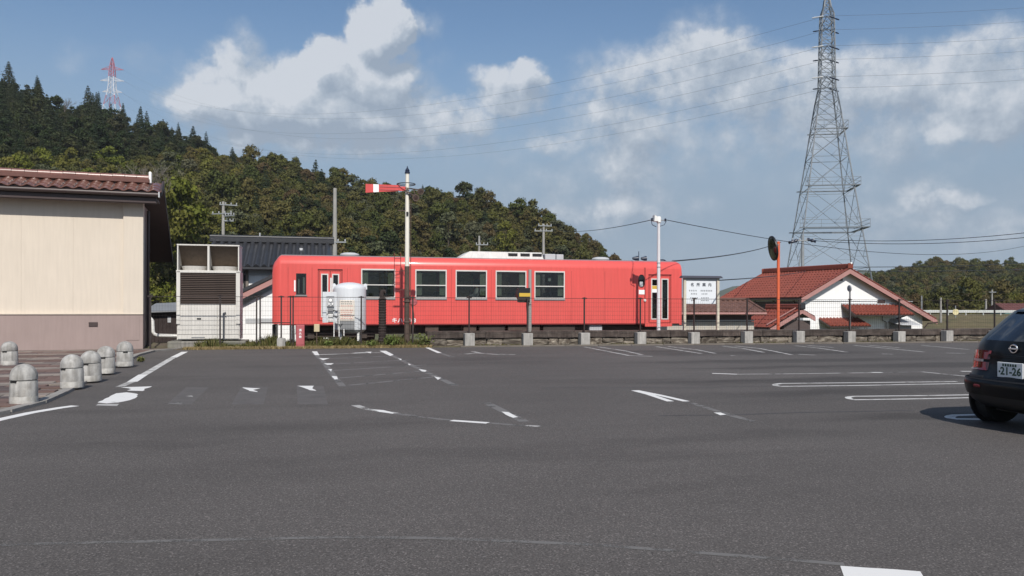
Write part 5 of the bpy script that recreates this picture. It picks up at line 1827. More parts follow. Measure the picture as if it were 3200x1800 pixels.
def detector_pole():
    v = 26.6
    u = U(1656, v)
    t = thing('speaker_pole', 'grey concrete pole carrying a black and yellow box before the train windows', 'pole', (u, v, 0))
    MB().tube([(u, v, .1), (u, v, ZU(1656, 843, v))], [.062, .055], 14).build('pole', m_pole, t, smooth=50)
    X = lambda q: U(q, v)
    Z = lambda y: ZU(1640, y, v)
    bx = MB().ext([(X(1622), v - .16, Z(945)), (X(1652), v - .16, Z(945)), (X(1653), v - .16, Z(900)), (X(1618), v - .16, Z(900)), (X(1613), v - .16, Z(922))], (0, .26, 0)).build('box', m_black, t)
    MB().box(X(1619), X(1653.5), v - .168, v - .161, Z(927), Z(916)).build('yellow_band', m_yellow, bx)
    MB().ext([(X(1612), v - .2, Z(944)), (X(1650), v - .2, Z(946)), (X(1650), v - .17, Z(931)), (X(1614), v - .17, Z(929))], (0, .02, .0)).build('hood_flap', m_timber, bx)
    MB().tube([(X(1645), v - .05, Z(945)), (X(1645), v - .03, Z(955)), (X(1650), v, Z(1035))], .018, 7).build('cable_duct', m_timber, t)
    MB().cbox(u - .165, u + .165, v - .42, v - .15, -.02, .0, .005).build('foot', m_conc, t)


detector_pole()


def white_pole():
    v = 27.5
    u = U(2058, v)
    t = thing('white_lamp_pole', 'slim white pole with fittings and wires at its top before the train door', 'pole', (u, v, .47))
    Z = lambda y: ZU(2058, y, v)
    MB().tube([(u, v, .47), (u, v, Z(830)), (u, v, Z(690))], [.07, .062, .05], 14).build('pole', M('white_pole_paint', (.72, .69, .70), .45, .05, 3, streak=.06), t, smooth=50)
    for y in (822, 835): MB().lathe([(.072, -.012), (.072, .012)], 14, (u, v, Z(y))).build('band', m_grey, t)
    MB().lathe([(.06, 0), (.085, .02), (.085, .2), (.06, .24)], 12, (u + .0, v, Z(697))).build('cap_fitting', m_white, t, smooth=40)
    MB().hexa([(u - .22, v - .1, Z(692)), (u - .06, v - .1, Z(692)), (u - .06, v + .1, Z(692)), (u - .22, v + .1, Z(692)), (u - .20, v - .1, Z(673)), (u - .04, v - .1, Z(680)), (u - .04, v + .1, Z(680)), (u - .20, v + .1, Z(673))]).build('lamp_head', m_white, t)
    MB().bar((u - .30, v, Z(688)), (u + .28, v, Z(688)), .03).build('crossarm', m_grey, t)
    for s_ in (-.27, .26):
        MB().lathe([(.03, -.05), (.045, -.03), (.03, 0), (.045, .03), (.02, .06)], 10, (u + s_, v, Z(687))).build('insulator', m_navy, t, smooth=60)
    MB().tube([(u - .3, v, Z(690)), (u - .26, v, Z(703)), (u - .1, v, Z(709))], .012, 6).build('loop_wire', m_navy, t)
    MB().tube([(u + .3, v, Z(690)), (u + .22, v, Z(702)), (u + .05, v, Z(707))], .012, 6).build('loop_wire', m_navy, t)


white_pole()


def notice_board():
    v = 27.3
    X = lambda q: U(q, v)
    Z = lambda y: ZU(2190, y, v)
    ua, ub = X(2139), X(2243)
    uc = (ua + ub) / 2
    t = thing('notice_board', 'white sightseeing notice board between two cream posts right of the train', 'notice board', (uc, v, .47))
    mc = M('cream_timber_paint', (.62, .56, .45), .7, .12, 5, streak=.2)
    for q in (ua, ub): MB().cbox(q - .05, q + .05, v - .05, v + .05, .44, Z(866), .01).build('post', mc, t)
    MB().cbox(ua + .05, ub - .05, v - .03, v + .03, Z(878), Z(868), .008).build('top_rail', m_greyl, t)
    rf = MB().hexa([(ua - .16, v - .14, Z(869)), (ub + .15, v - .14, Z(869)), (ub + .15, v + .14, Z(869)), (ua - .16, v + .14, Z(869)), (ua - .14, v - .03, Z(862)), (ub + .12, v - .03, Z(862)), (ub + .12, v + .03, Z(862)), (ua - .14, v + .03, Z(862))]).build('little_roof', M('dark_roof_metal', (.06, .06, .075), .5, .15), t)
    x0, x1, z0, z1 = X(2143.5), X(2237), Z(950), Z(878)
    bd = MB().cbox(x0, x1, v - .025, v + .02, z0, z1, .006).build('board', M('enamel_white', (.74, .77, .80), .35, .02), t)
    MB().box(x1 - .012, x1 + .0, v - .034, v - .026, z0, z1).build('edge_trim', m_grey, bd)
    zz = lambda y: ZU(2190, y, v) - .47
    for k, ch in enumerate('名所案内'):
        text_part('character', ch, .135, m_inkgrey, bd, (X(2162.5 + k * 18.2) - uc, -.030, zz(890.5)), (R(90), 0, 0), .002, 1, bold=.004)
    # smaller lines of print, too small to read: single marks
    for (y, xs, hh) in ((908.5, [(2152 + i * 6.6, 4.2) for i in range(4)] + [(2188 + i * 5.4, 4.2) for i in range(7)], 3.8),
                        (918.5, [(2158 + i * 5, 3.6) for i in range(4)] + [(2191 + i * 5, 3.4) for i in range(4)], 3.2),
                        (931, [(2156 + i * 5, 3.6) for i in range(5)] + [(2190 + i * 5, 3.4) for i in range(5)], 2.8),
                        (939, [(2158 + i * 5, 3.4) for i in range(3)] + [(2190 + i * 5, 3.4) for i in range(5)], 2.8)):
        for x, w in xs:
            c = X(x + w / 2); ww = (X(x + w) - X(x)) / 2; h_ = hh / 2 * .0112
            mk = MB()
            for i in range(3):
                q = -h_ + h_ * i
                mk.box(c - ww * random.uniform(.6, 1), c + ww * random.uniform(.6, 1), v - .028, v - .0255, Z(y) + q - .005, Z(y) + q + .005)
            mk.box(c - .006, c + .006, v - .0285, v - .0256, Z(y) - h_, Z(y) + h_)
            mk.build('print_mark', m_inkgrey, bd)


notice_board()


def mirror():
    v = 27.4
    u = U(2432, v)
    t = thing('traffic_mirror', 'round convex traffic mirror on an orange post before the red roof', 'mirror', (u, v, .47))
    Z = lambda y: ZU(2432, y, v)
    MB().tube([(u, v, .3), (u, v, Z(758))], .057, 14).build('post', m_orange, t, smooth=50)
    MB().lathe([(.06, 0), (.06, .03), (.0001, .05)], 14, (u, v, Z(758))).build('post_cap', m_orange, t)
    c = Vector((U(2411, v) , v - .10, Z(777)))
    m_mir, nt, b = newmat('mirror_face')
    b.inputs['Base Color'].default_value = (.16, .17, .17, 1); b.inputs['Metallic'].default_value = 1; b.inputs['Roughness'].default_value = .12
    nz = nt.nodes.new('ShaderNodeTexNoise'); nz.inputs['Scale'].default_value = 4
    mp = nt.nodes.new('ShaderNodeMapRange'); mp.inputs[3].default_value = .08; mp.inputs[4].default_value = .3
    nt.links.new(nz.outputs['Fac'], mp.inputs[0]); nt.links.new(mp.outputs[0], b.inputs['Roughness'])
    ang = R(-(90 - 15))        # faces left, a little toward the viewer
    Rm = Matrix.Rotation(R(14), 4, 'Y') @ Matrix.Rotation(0, 4, 'X')
    def disc(prof, nm, mm, par):
        mb = MB().lathe(prof, 32, axis='y')
        M_ = Matrix.Translation(c) @ Matrix.Rotation(-R(103), 4, 'Z') @ Matrix.Rotation(R(9), 4, 'X')
        mb.v = [tuple(M_ @ Vector(p)) for p in mb.v]
        return mb.build(nm, mm, par, smooth=40)
    r = .47
    back = disc([(r * .97, .02), (r * .8, .06), (.0001, .08)], 'mirror_back', m_grey, t)
    disc([(r * .92, -.03), (r, -.035), (r * 1.02, .0), (r, .03), (r * .92, .02)], 'mirror_rim', m_black, t)
    disc([(r * .93, -.02), (r * .7, -.06), (r * .35, -.085), (.0001, -.092)], 'mirror_face', m_mir, t)
    MB().bar(tuple(c + Vector((.06, .03, .12))), (u, v - .03, Z(765)), .04).build('arm', m_grey, t)
    MB().bar(tuple(c + Vector((.06, .03, -.12))), (u, v - .03, Z(790)), .04).build('arm', m_grey, t)


mirror()


def round_lamp():
    v = 28.0
    u = U(2656, v)
    t = thing('marker_post', 'thin grey post with a small oval head before the white gable', 'post', (u, v, .4))
    Z = lambda y: ZU(2656, y, v)
    MB().tube([(u, v, .3), (u, v, Z(911))], .035, 10).build('post', m_grey, t, smooth=50)
    MB().lathe([(.05, -.03), (.13, -.02), (.13, .02), (.05, .03)], 20, (u - .02, v, Z(901)), axis='x').build('head', m_greyl, t, smooth=50)
    MB().lathe([(.0001, -.035), (.09, -.028)], 20, (u - .02, v, Z(901)), axis='x').build('lens', m_galv, t)


round_lamp()

# ================================================================== HOUSES
def tile_strip(width, length, mat, name, n=8, amp=.035, rows=3):
    """one pantile course strip: width across, length down the slope (local x, y), stepped at each row"""
    mb = MB()
    for r_ in range(rows):
        y0, y1 = length * r_ / rows, length * (r_ + 1) / rows
        o = len(mb.v)
        for j, y in ((0, y0), (1, y1)):
            for i in range(n + 1):
                a = i / n
                mb.v.append((a * width, y, amp * math.sin(a * 2 * math.pi - .6) + (.02 if j == 0 else -.004)))
        for i in range(n):
            mb.f.append((o + i, o + i + 1, o + n + 1 + i + 1, o + n + 1 + i)); mb.mi.append(0)
        for i in range(n + 1): mb.v.append((i / n * width, y0, -.03))
        for i in range(n):
            mb.f.append((o + 2 * (n + 1) + i, o + 2 * (n + 1) + i + 1, o + i + 1, o + i)); mb.mi.append(0)
    return mb.mesh(name, mat, smooth=40)


def roof_pieces(parent, origin, along, down, width, length, mat, tw=.30, rows=3, single=True, amp=.035, th=.06):
    """cover a sloped rectangle with tile pieces. origin: top corner; along / down: unit vectors in the parent's axes"""
    along, down = Vector(along).normalized(), Vector(down).normalized()
    up = along.cross(down)
    if up.z < 0: up = -up
    n = max(1, round(width / tw)); tw = width / n
    up_slope = -down
    rot = Matrix((along, up_slope, along.cross(up_slope))).transposed()
    rl = length / rows
    if single:
        me = tile_strip(tw, rl * 1.06, mat, 'roof_tile', 6, amp, 1)
        for r_ in range(rows):
            for i in range(n):
                p = Vector(origin) + along * (i * tw) + down * (rl * (r_ + 1)) + up * th
                piece('roof_tile', me, parent, p, rot.to_euler())
    else:
        me = tile_strip(tw, length, mat, 'tile_column', 6, amp, rows)
        for i in range(n):
            p = Vector(origin) + along * (i * tw) + down * length + up * th
            piece('tile_column', me, parent, p, rot.to_euler())


def house_thing(name, label, loc, rz):
    t = bpy.data.objects.new(name, None); col.objects.link(t)
    t.location = loc; t.rotation_euler.z = rz
    ORG[t.name] = (0, 0, 0)
    return tag(t, label, 'house')


def red_house():
    rz = R(24.5)
    t = house_thing('red_roofed_house', 'white gabled house with bright red tiled roof right of the train', (24.1, 58, -.5), rz)
    # local: x right along the gable, y back along the ridge, z above -0.5
    zr, LB = 4.62, 8.0
    el, er = -4.55, 9.0
    zl, zrr = 2.50, .92
    sl_l = (zr - zl) / -el; sl_r = (zr - zrr) / er
    wl, wr = -3.95, 8.1
    poly = [(wl, 0, 0), (wr, 0, 0), (wr, 0, zr - sl_r * wr - .12), (0, 0, zr - .12), (wl, 0, zr + sl_l * wl - .12)]
    wl_ = MB().ext(poly, (0, LB - .8, 0)).build('wall', m_whiteplain, t)
    # roof: red slabs, bargeboards
    ov = -.48
    MB().ext([(0, ov, zr - .14), (0, ov, zr), (el, ov, zl), (el, ov, zl - .14)], (0, LB + .4 - ov, 0)).build('roof', m_brownmetal, t)
    MB().ext([(0, ov, zr - .14), (0, ov, zr), (er, ov, zrr), (er, ov, zrr - .14)], (0, LB + .4 - ov, 0)).build('roof', m_brownmetal, t)
    d = Vector((el, 0, zl - zr)); ln = d.length
    roof_pieces(t, (0, ov, zr), (0, 1, 0), d, LB + .4 - ov, ln, m_roofred, .30, 11, False, .05, .03)
    d = Vector((er, 0, zrr - zr))
    roof_pieces(t, (0, ov, zr), (0, 1, 0), d, LB + .4 - ov, d.length, m_roofred, .9, 14, False, .03, .03)
    MB().ext([(0, ov - .05, zr - .34), (0, ov - .05, zr - .02), (el - .05, ov - .05, zl - .04), (el - .05, ov - .05, zl - .34)], (0, .05, 0)).build('bargeboard', m_barge, t)
    MB().ext([(0, ov - .05, zr - .34), (0, ov - .05, zr - .02), (er + .1, ov - .05, zrr - .04), (er + .1, ov - .05, zrr - .36)], (0, .05, 0)).build('bargeboard', m_barge, t)
    # verge tiles along both edges
    vt = MB().cbox(-.15, .15, 0, .26, 0, .10, .03).mesh('verge_tile', m_roofred)
    for s_, e_, ze in ((-1, el, zl), (1, er, zrr)):
        L_ = math.hypot(e_, zr - ze); n = int(L_ / .31)
        for i in range(n):
            k = (i + .5) / n
            piece('verge_tile', vt, t, (e_ * k, ov - .06, zr + (ze - zr) * k + .01), (0, math.atan2(zr - ze, abs(e_)) * (1 if s_ > 0 else -1), 0))
    # ridge
    for k in range(3): MB().cbox(-.17 + k * .02, .17 - k * .02, ov + .0, LB + .3, zr + .03 + k * .075, zr + .10 + k * .075, .015).build('ridge_course', m_roofred, t)
    MB().tube([(0, ov - .02, zr + .29), (0, LB + .35, zr + .29)], .09, 10).build('ridge_cap', m_roofred, t, smooth=50)
    en = MB().cbox(-.24, .24, ov - .12, ov + .02, zr - .02, zr + .40, .05).build('ridge_end_tile', m_roofred, t)
    MB().lathe([(.07, -.03), (.07, .03)], 12, (0, ov - .13, zr + .40), axis='y').build('ridge_boss', m_whiteplain, en)
    MB().cbox(-.2, .2, LB + .28, LB + .42, zr - .02, zr + .36, .05).build('ridge_end_tile', m_roofred, t)
    # gable vent, purlin ends
    MB().box(-.95, -.22, -.05, .02, zr - .86, zr - .50).build('gable_vent', m_brownmetal, t)
    MB().box(3.3, 4.0, -.1, .02, 1.85, 2.42).build('gable_vent', m_brownmetal, t)
    MB().box(wl + .3, 7.0, -.06, -.005, 2.28, 2.32).build('string_course', m_greyl, t)
    # dark recessed side under the left eave
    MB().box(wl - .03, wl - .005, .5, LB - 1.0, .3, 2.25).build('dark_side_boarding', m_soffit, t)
    for k in range(3): MB().box(wl - .08, wl - .03, .8 + k * 2, .92 + k * 2, 0, 2.3).build('side_post', m_palebark, t)
    # big canopy on the gable
    x0, x1 = -.35, 5.6
    MB().ext([(x0, -.02, 2.02), (x0, -.02, 1.90), (x0, -1.25, 1.22), (x0, -1.25, 1.32)], (x1 - x0, 0, 0)).build('canopy', m_brownmetal, t)
    roof_pieces(t, (x0, -.02, 2.02), (1, 0, 0), (.13, -1.25, -.72), x1 - x0, 1.45, m_roofred, .33, 4, True, .07, .05)
    MB().box(x0, x1, -.12, .0, 2.04, 2.14).build('canopy_flashing', m_greyl, t)
    MB().bar((x0 + .3, -.02, 1.0), (x0 + .3, -1.0, 1.3), .10).build('canopy_brace', m_soffit, t)
    MB().bar((x1 - .3, -.02, 1.0), (x1 - .3, -1.0, 1.3), .10).build('canopy_brace', m_soffit, t)
    # lower canopy to the left
    MB().ext([(-2.5, -.02, 1.02), (-2.5, -.02, .92), (-2.5, -1.1, .42), (-2.5, -1.1, .50)], (3.9, 0, 0)).build('canopy', m_brownmetal, t)
    roof_pieces(t, (-2.5, -.02, 1.02), (1, 0, 0), (.05, -1.08, -.52), 3.9, 1.2, m_roofred, .33, 3, True, .07, .05)
    # downpipe and small grey hood at the right
    MB().tube([(er - .1, -.7, zrr - .2), (8.4, -.25, zrr - .3), (8.2, -.1, .3), (8.2, -.1, 0)], .05, 7).build('downpipe', m_brownmetal, t, smooth=50)
    MB().hexa([(4.4, -1.2, .55), (6.6, -1.2, .50), (6.6, 0, .75), (4.4, 0, .75), (4.6, -1.1, .60), (6.5, -1.1, .55), (6.4, 0, 1.0), (4.7, 0, 1.0)]).build('grey_hood', m_greyl, t)
    MB().box(4.5, 5.8, -.9, -.1, 0, .55).build('grey_bin_store', m_grey, t)
    MB().tube([(3.7, -.12, 1.2), (3.7, -.12, .9), (4.1, -.12, .75), (4.1, -.12, 0)], .04, 6).build('downpipe', m_grey, t)


red_house()


def gate_roof():
    t = house_thing('low_gatehouse', 'low red-tiled gatehouse roof at the left front of the white gabled house', (18.3, 50.5, -.5), R(24.5))
    t['category'] = 'gatehouse'
    # a small pitched roof, ridge running back
    MB().box(-1.2, 1.0, .3, 3.0, 0, 1.0).build('wall', m_soffit, t)
    for s_ in (-1, 1):
        e_ = -2.6 if s_ < 0 else 1.1
        ze = .45 if s_ < 0 else 1.15
        MB().ext([(0, 0, 1.62), (0, 0, 1.72), (e_, 0, ze + .08), (e_, 0, ze)], (0, 3.2, 0)).build('roof', m_brownmetal, t)
        d = Vector((e_, 0, ze - 1.62))
        roof_pieces(t, (0, 0, 1.72), (0, 1, 0), d, 3.2, d.length, m_roofred, .29, 5 if s_ < 0 else 2, True, .035, .03)
        MB().ext([(0, -.05, 1.45), (0, -.05, 1.72), (e_, -.05, ze + .06), (e_, -.05, ze - .2)], (0, .05, 0)).build('bargeboard', m_barge, t)
    MB().cbox(-.13, .13, -.1, 3.2, 1.74, 1.92, .03).build('ridge_course', m_roofred, t)
    MB().tube([(0, -.1, 1.97), (0, 3.2, 1.97)], .08, 8).build('ridge_cap', m_roofred, t)
    MB().cbox(-.2, .2, -.16, -.02, 1.70, 2.12, .06).build('ridge_end_tile', m_roofdark, t)
    MB().bar((-2.5, .4, .75), (0.2, .4, 1.95), .05).build('pale_strut', m_barge, t)


gate_roof()


def shed():
    v = 38.0
    u0, u1 = U(2085, v), U(2362, v)
    Z = lambda y: ZU(2250, y, v)
    t = thing('brown_roofed_shed', 'low beige shed with brown tiled roof behind the notice board', 'shed', ((u0 + u1) / 2, v, -.5))
    MB().box(u0, u1 - .1, v, v + 3, -.5, Z(1006)).build('lower_wall', m_shutter, t)
    MB().box(u0, u1 - .2, v + .12, v + 3, Z(1006), Z(978)).build('dark_upper_wall', m_soffit, t)
    MB().box(u0, u1 - .1, v - .02, v + .06, Z(1004), Z(1000)).build('sill_rail', m_greyl, t)
    for k in range(12):
        q = u0 + (u1 - u0) * k / 12
        MB().box(q - .012, q + .012, v - .012, v - .001, -.5, Z(1007)).build('shutter_joint', m_greyl, t)
    zt, ze = Z(938), Z(975)
    ue1, ut1 = U(2392, v - .5), U(2336, v + 1.3)
    MB().hexa([(u0 - .3, v - .55, ze - .1), (ue1, v - .55, ze - .1), (ue1, v + 3.4, ze - .1), (u0 - .3, v + 3.4, ze - .1),
               (u0 - .3, v + 1.3, zt - .04), (ut1, v + 1.3, zt - .04), (ut1, v + 1.6, zt - .04), (u0 - .3, v + 1.6, zt - .04)]).build('roof', m_roofbrown, t)
    cx = (u0 + u1) / 2
    d = Vector((0, -1.85, ze - zt))
    roof_pieces(t, (u0 - .3 - cx, 1.3, zt + .5), (1, 0, 0), d, ut1 - u0 + .3, d.length, m_roofbrown, .30, 5, True, .035, .02)
    # hip: shortened rows on the right end
    me = tile_strip(.30, d.length / 5 * 1.06, m_roofbrown, 'roof_tile', 6, .035, 1)
    dn = d.normalized(); rot = Matrix((Vector((1, 0, 0)), -dn, Vector((1, 0, 0)).cross(-dn))).transposed().to_euler()
    for r_ in range(5):
        n = int((ue1 - ut1) / .30 * (r_ + .6) / 5)
        for i in range(n): piece('roof_tile', me, t, Vector((ut1 - cx + i * .30, 1.3, zt + .5)) + dn * (d.length / 5 * (r_ + 1)) + Vector((0, 0, .03)), rot)
    MB().cbox(u0 - .3, ut1 + .05, v + 1.2, v + 1.5, zt, zt + .14, .03).build('ridge_cap', m_roofbrown, t)
    MB().tube([(ut1, v + 1.35, zt + .05), (ue1, v - .55, ze + .04)], .06, 7).build('hip_cap', m_roofbrown, t)
    MB().tube([(u0 - .3, v - .6, ze - .08), (ue1, v - .6, ze - .08)], .06, 8).build('gutter', m_barge, t)


shed()


def dark_house():
    v = 39.0
    u0, u1 = U(636, v), U(1040, v)
    t = thing('dark_roofed_house', 'white-walled house with dark slate-coloured tiled roof behind the train', 'house', ((u0 + u1) / 2, v, -.5))
    cx = (u0 + u1) / 2
    Z = lambda y: ZU(760, y, v)
    ze, zr = Z(834), ZU(760, 758, v + 2.9)
    MB().box(u0 + .4, u1 - .2, v + .7, v + 6, -.5, ze + .15).build('wall', m_whiteplain, t)
    MB().ext([(u0, v, ze - .1), (u0, v, ze), (u0, v + 2.9, zr), (u0, v + 5.8, ze), (u0, v + 5.8, ze - .1), (u0, v + 2.9, zr - .1)], (u1 - u0, 0, 0)).build('roof', m_roofdark, t)
    d = Vector((0, -2.9, ze - zr))
    roof_pieces(t, (u0 - cx, 2.9, zr + .5), (1, 0, 0), d, u1 - u0, d.length, m_roofdark, .36, 1, False, .085, .05)
    MB().cbox(u0 - .1, u1 + .1, v + 2.75, v + 3.05, zr + .0, zr + .24, .03).build('ridge_course', m_roofdark, t)
    MB().tube([(u0 - .1, v + 2.9, zr + .28), (u1 + .1, v + 2.9, zr + .28)], .09, 8).build('ridge_cap', m_roofdark, t, smooth=50)
    MB().cbox(U(795, v), U(800, v), v + 2.8, v + 3.0, zr + .3, zr + .5, .03).build('ridge_ornament', m_greyl, t)
    MB().tube([(U(937, v), v + 2.2, Z(800)), (U(937, v), v + 2.2, Z(775)), (U(937, v), v + 2.2, Z(762))], [.22, .17, .10], 10).build('roof_vent', m_greyl, t, smooth=40)
    MB().box(u0 + .2, u1, v + .6, v + .66, Z(857), Z(838)).build('eave_shade_strip', m_greyl, t)  # grey strip, the shade under the eave put into its colour
    # dark window bay at the left
    wb = MB().box(U(760, v + .6), U(768, v + .6), v + .60, v + .68, Z(915), Z(842)).build('window', m_dark, t)
    for q in (754, 772): MB().box(U(q, v + .6) - .06, U(q, v + .6) + .06, v + .58, v + .69, Z(915), Z(840)).build('window_post', m_palebark, wb)
    # lean-to with its own sloping roof, rising to the right behind the train
    w = v - 2.2
    ax, bx = U(752, w), U(905, w)
    za, zb_ = ZU(752, 925, w), ZU(905, 838, w)
    MB().ext([(ax, w, -.5), (bx, w, -.5), (bx, w, zb_ - .5), (ax, w, za - .45)], (0, 2.5, 0)).build('lean_to_wall', m_whiteplain, t)
    MB().ext([(ax - .6, w - .4, za - .50), (bx, w - .4, zb_ - .36), (bx, w - .4, zb_ - .10), (ax - .6, w - .4, za - .24)], (0, .06, 0)).build('lean_to_bargeboard', m_barge, t)
    MB().ext([(ax - .6, w - .45, za - .22), (bx, w - .45, zb_ - .08), (bx, w - .45, zb_ + .08), (ax - .6, w - .45, za - .06)], (0, 3.2, 0)).build('lean_to_roof', m_roofdark, t)
    MB().box(ax + .2, bx, w - .02, w + .0, ZU(800, 1010, w), ZU(800, 995, w)).build('dado', m_greyl, t)


dark_house()


def low_shed():
    v = 34.8
    u0, u1 = U(455, v), U(600, v)
    t = thing('low_dark_shed', 'low dark timber shed with grey sheet roof between building and cooling unit', 'shed', ((u0 + u1) / 2, v, -.5))
    Z = lambda y: ZU(510, y, v)
    MB().box(u0, u1, v + .3, v + 3, -.5, Z(972)).build('wall', m_timber, t)
    n = 12
    for k in range(n):
        a, b = u0 + (u1 - u0) * k / n, u0 + (u1 - u0) * (k + 1) / n
        MB().box(a + .006, b - .006, v + .27, v + .299, -.5, Z(974)).build('board', m_timber, t)
    MB().hexa([(u0 - .2, v, Z(978)), (u1 + .2, v, Z(972)), (u1 + .2, v + 3.2, Z(942)), (u0 - .2, v + 3.2, Z(950)), (u0 - .2, v, Z(975)), (u1 + .2, v, Z(969)), (u1 + .2, v + 3.2, Z(939)), (u0 - .2, v + 3.2, Z(947))]).build('roof', m_grey, t)
    MB().box(U(520, v), U(531, v), v + .255, v + .269, Z(1008), Z(990)).build('window', m_greyl, t)


low_shed()


m_farroof = M('dull_red_roof', (.12, .045, .040), .6, .2, 3, rnd=.1)


def far_house():
    t = house_thing('far_red_house', 'small far house with a dull red roof seen over the parked car', ((3205 - 1600) / F * 90, 90, -.5), R(10))
    z = lambda y: H + .5 + (yh(3170) - y) / F * 90
    MB().box(-1.8, 4, 0, 4, 0, z(985)).build('wall', m_greyl, t)
    MB().ext([(-2.2, -.5, z(985)), (-2.2, 2, z(948)), (-2.2, 4.5, z(985))], (7, 0, 0)).build('roof', m_farroof, t)
    d = Vector((0, -2.5, z(985) - z(948)))
    roof_pieces(t, (-2.2, 2, z(948)), (1, 0, 0), d, 7, d.length, m_farroof, .5, 5, False, .04, .02)
    MB().box(-3.2, -2.3, -.6, 1.5, z(990), z(978)).build('teal_awning', M('teal_sheet', (.10, .20, .19), .6, .1), t)


far_house()

# ================================================================== PYLONS
def lattice(name, label, base, rz, levels, arms, th, mats, arm_dir='y', insul=True, plats=()):
    t = bpy.data.objects.new(name, None); col.objects.link(t)
    t.location = base; t.rotation_euler.z = rz
    ORG[t.name] = (0, 0, 0)
    tag(t, label, 'pylon')
    cs = ((-1, -1), (1, -1), (1, 1), (-1, 1))
    mat_at = lambda z: mats[0] if len(mats) == 1 else mats[int(z // mats[2]) % 2]
    for (cx, cy) in cs:
        mb = MB()
        for (z0, s0), (z1, s1) in zip(levels[:-1], levels[1:]):
            mb.bar((cx * s0, cy * s0, z0), (cx * s1, cy * s1, z1), th * 1.5)
        if len(mats) == 1: mb.build('leg', mats[0], t)
        else:
            for (z0, s0), (z1, s1) in zip(levels[:-1], levels[1:]):
                MB().bar((cx * s0, cy * s0, z0), (cx * s1, cy * s1, z1), th * 1.5).build('leg_section', mat_at(z0), t)
    for li, ((z0, s0), (z1, s1)) in enumerate(zip(levels[:-1], levels[1:])):
        mb = MB()
        for a, b in zip(cs, cs[1:] + cs[:1]):
            p00, p10 = Vector((a[0] * s0, a[1] * s0, z0)), Vector((b[0] * s0, b[1] * s0, z0))
            p01, p11 = Vector((a[0] * s1, a[1] * s1, z1)), Vector((b[0] * s1, b[1] * s1, z1))
            if s0 > 1.6:
                mb.bar(p00, p11, th * .6); mb.bar(p10, p01, th * .6)
                for (pa_, pb_, pc_) in ((p00, p01, p11), (p10, p11, p01)):
                    mb.bar(pa_.lerp(pb_, .28), pa_.lerp(pc_, .28), th * .4); mb.bar(pa_.lerp(pb_, .55), pa_.lerp(pc_, .28), th * .4)
                    mb.bar(pb_.lerp(pa_, .2), pb_.lerp(pc_, .2) if False else pa_.lerp(pb_, .8) + (pc_ - pb_) * .22, th * .4)
            else:
                mb.bar(p00, p11, th * .6); mb.bar(p10, p01, th * .6)
            mb.bar(p01, p11, th * .65)
        mb.build('bracing', mat_at(z0), t)
    tips = []
    for (z, ln, s) in arms:
        for sg in (-1, 1):
            tip = Vector((sg * ln * .22, sg * ln * .976, z)) if arm_dir == 'y' else Vector((sg * ln, 0, z))
            mb = MB()
            for q in (-1, 1):
                for dz in (-.55, .55):
                    r0 = Vector((q * s, sg * s, z + dz)) if arm_dir == 'y' else Vector((sg * s, q * s, z + dz))
                    mb.bar(r0, tip, th * .7)
            mb.build('crossarm', mat_at(z), t)
            tips.append(tip)
    for (z, s) in plats:
        mb = MB()
        mb.box(-s * 1.1, s * 1.15, -s * 1.05, -s * .95, z, z + .12); mb.box(-s * 1.1, s * 1.15, s * .95, s * 1.05, z, z + .12)
        mb.box(s * 1.1, s * 1.2, -s * 1.05, s * 1.05, z, z + .12)
        for zz in (.55, 1.1):
            mb.bar((-s * 1.1, -s * 1.05, z + zz), (s * 1.2, -s * 1.05, z + zz), th * .5); mb.bar((s * 1.2, -s * 1.05, z + zz), (s * 1.2, s * 1.05, z + zz), th * .5)
        for q in (-1.1, -.4, .4, 1.2): mb.bar((s * q, -s * 1.05, z), (s * q, -s * 1.05, z + 1.1), th * .4)
        mb.build('platform', mats[0], t)
    bpy.context.view_layer.update()
    return t, [t.matrix_world @ p for p in tips]


YP = 110.0
pc = P(2582, 958, YP); pz = -.5
zp = lambda y: H + (yh(2592) - y) / F * YP - pz
lev = [(0, 5.45), (zp(840), 4.42), (zp(722), 3.70), (zp(598), 2.95), (zp(497), 2.34), (zp(420), 1.9), (zp(365), 1.58), (zp(318), 1.28), (zp(280), .98), (zp(250), .93), (zp(220), .91), (zp(190), .89), (zp(160), .87), (zp(130), .85),
       (zp(100), .83), (zp(72), .80), (zp(48), .76), (zp(24), .45), (zp(4), .34), (zp(-20), .05)]
m_pyl = M('weathered_pylon_steel', (.16, .18, .20), .55, .15, 2)
pyl, tips = lattice('steel_pylon', 'tall grey lattice electricity pylon rising behind the red-roofed house', (pc.x, pc.y, pz), R(-9), lev,
                    [(zp(72), 2.9, .80), (zp(165), 3.2, .88), (zp(258), 3.0, .94)], .09, [m_pyl], 'y', True, [(zp(412), 1.95), (zp(590), 3.05), (zp(720), 3.85)])
YR = 340.0
rc = P(349, 330, YR)
zq = lambda y: (rc.z + (330 - y) / F * YR) - (rc.z - 22)
m_pr, m_pw = M('pylon_red_paint', (.46, .13, .16), .6, .05), M('pylon_white_paint', (.70, .70, .72), .6, .05)
lv2 = [(0, 4.4), (12, 3.4), (zq(330), 2.45), (zq(300), 1.75), (zq(285), 1.35), (zq(268), 1.15), (zq(252), 1.05), (zq(240), 1.0), (zq(229), .95), (zq(218), .9), (zq(207), .7), (zq(195), .5), (zq(180), .08)]
rp = bpy.data.objects.new('red_white_pylon', None); col.objects.link(rp)
rp.location = (rc.x, rc.y, rc.z - 22); ORG[rp.name] = (0, 0, 0)
tag(rp, 'red and white painted lattice pylon standing on the hilltop at the left', 'pylon')
rtips = []
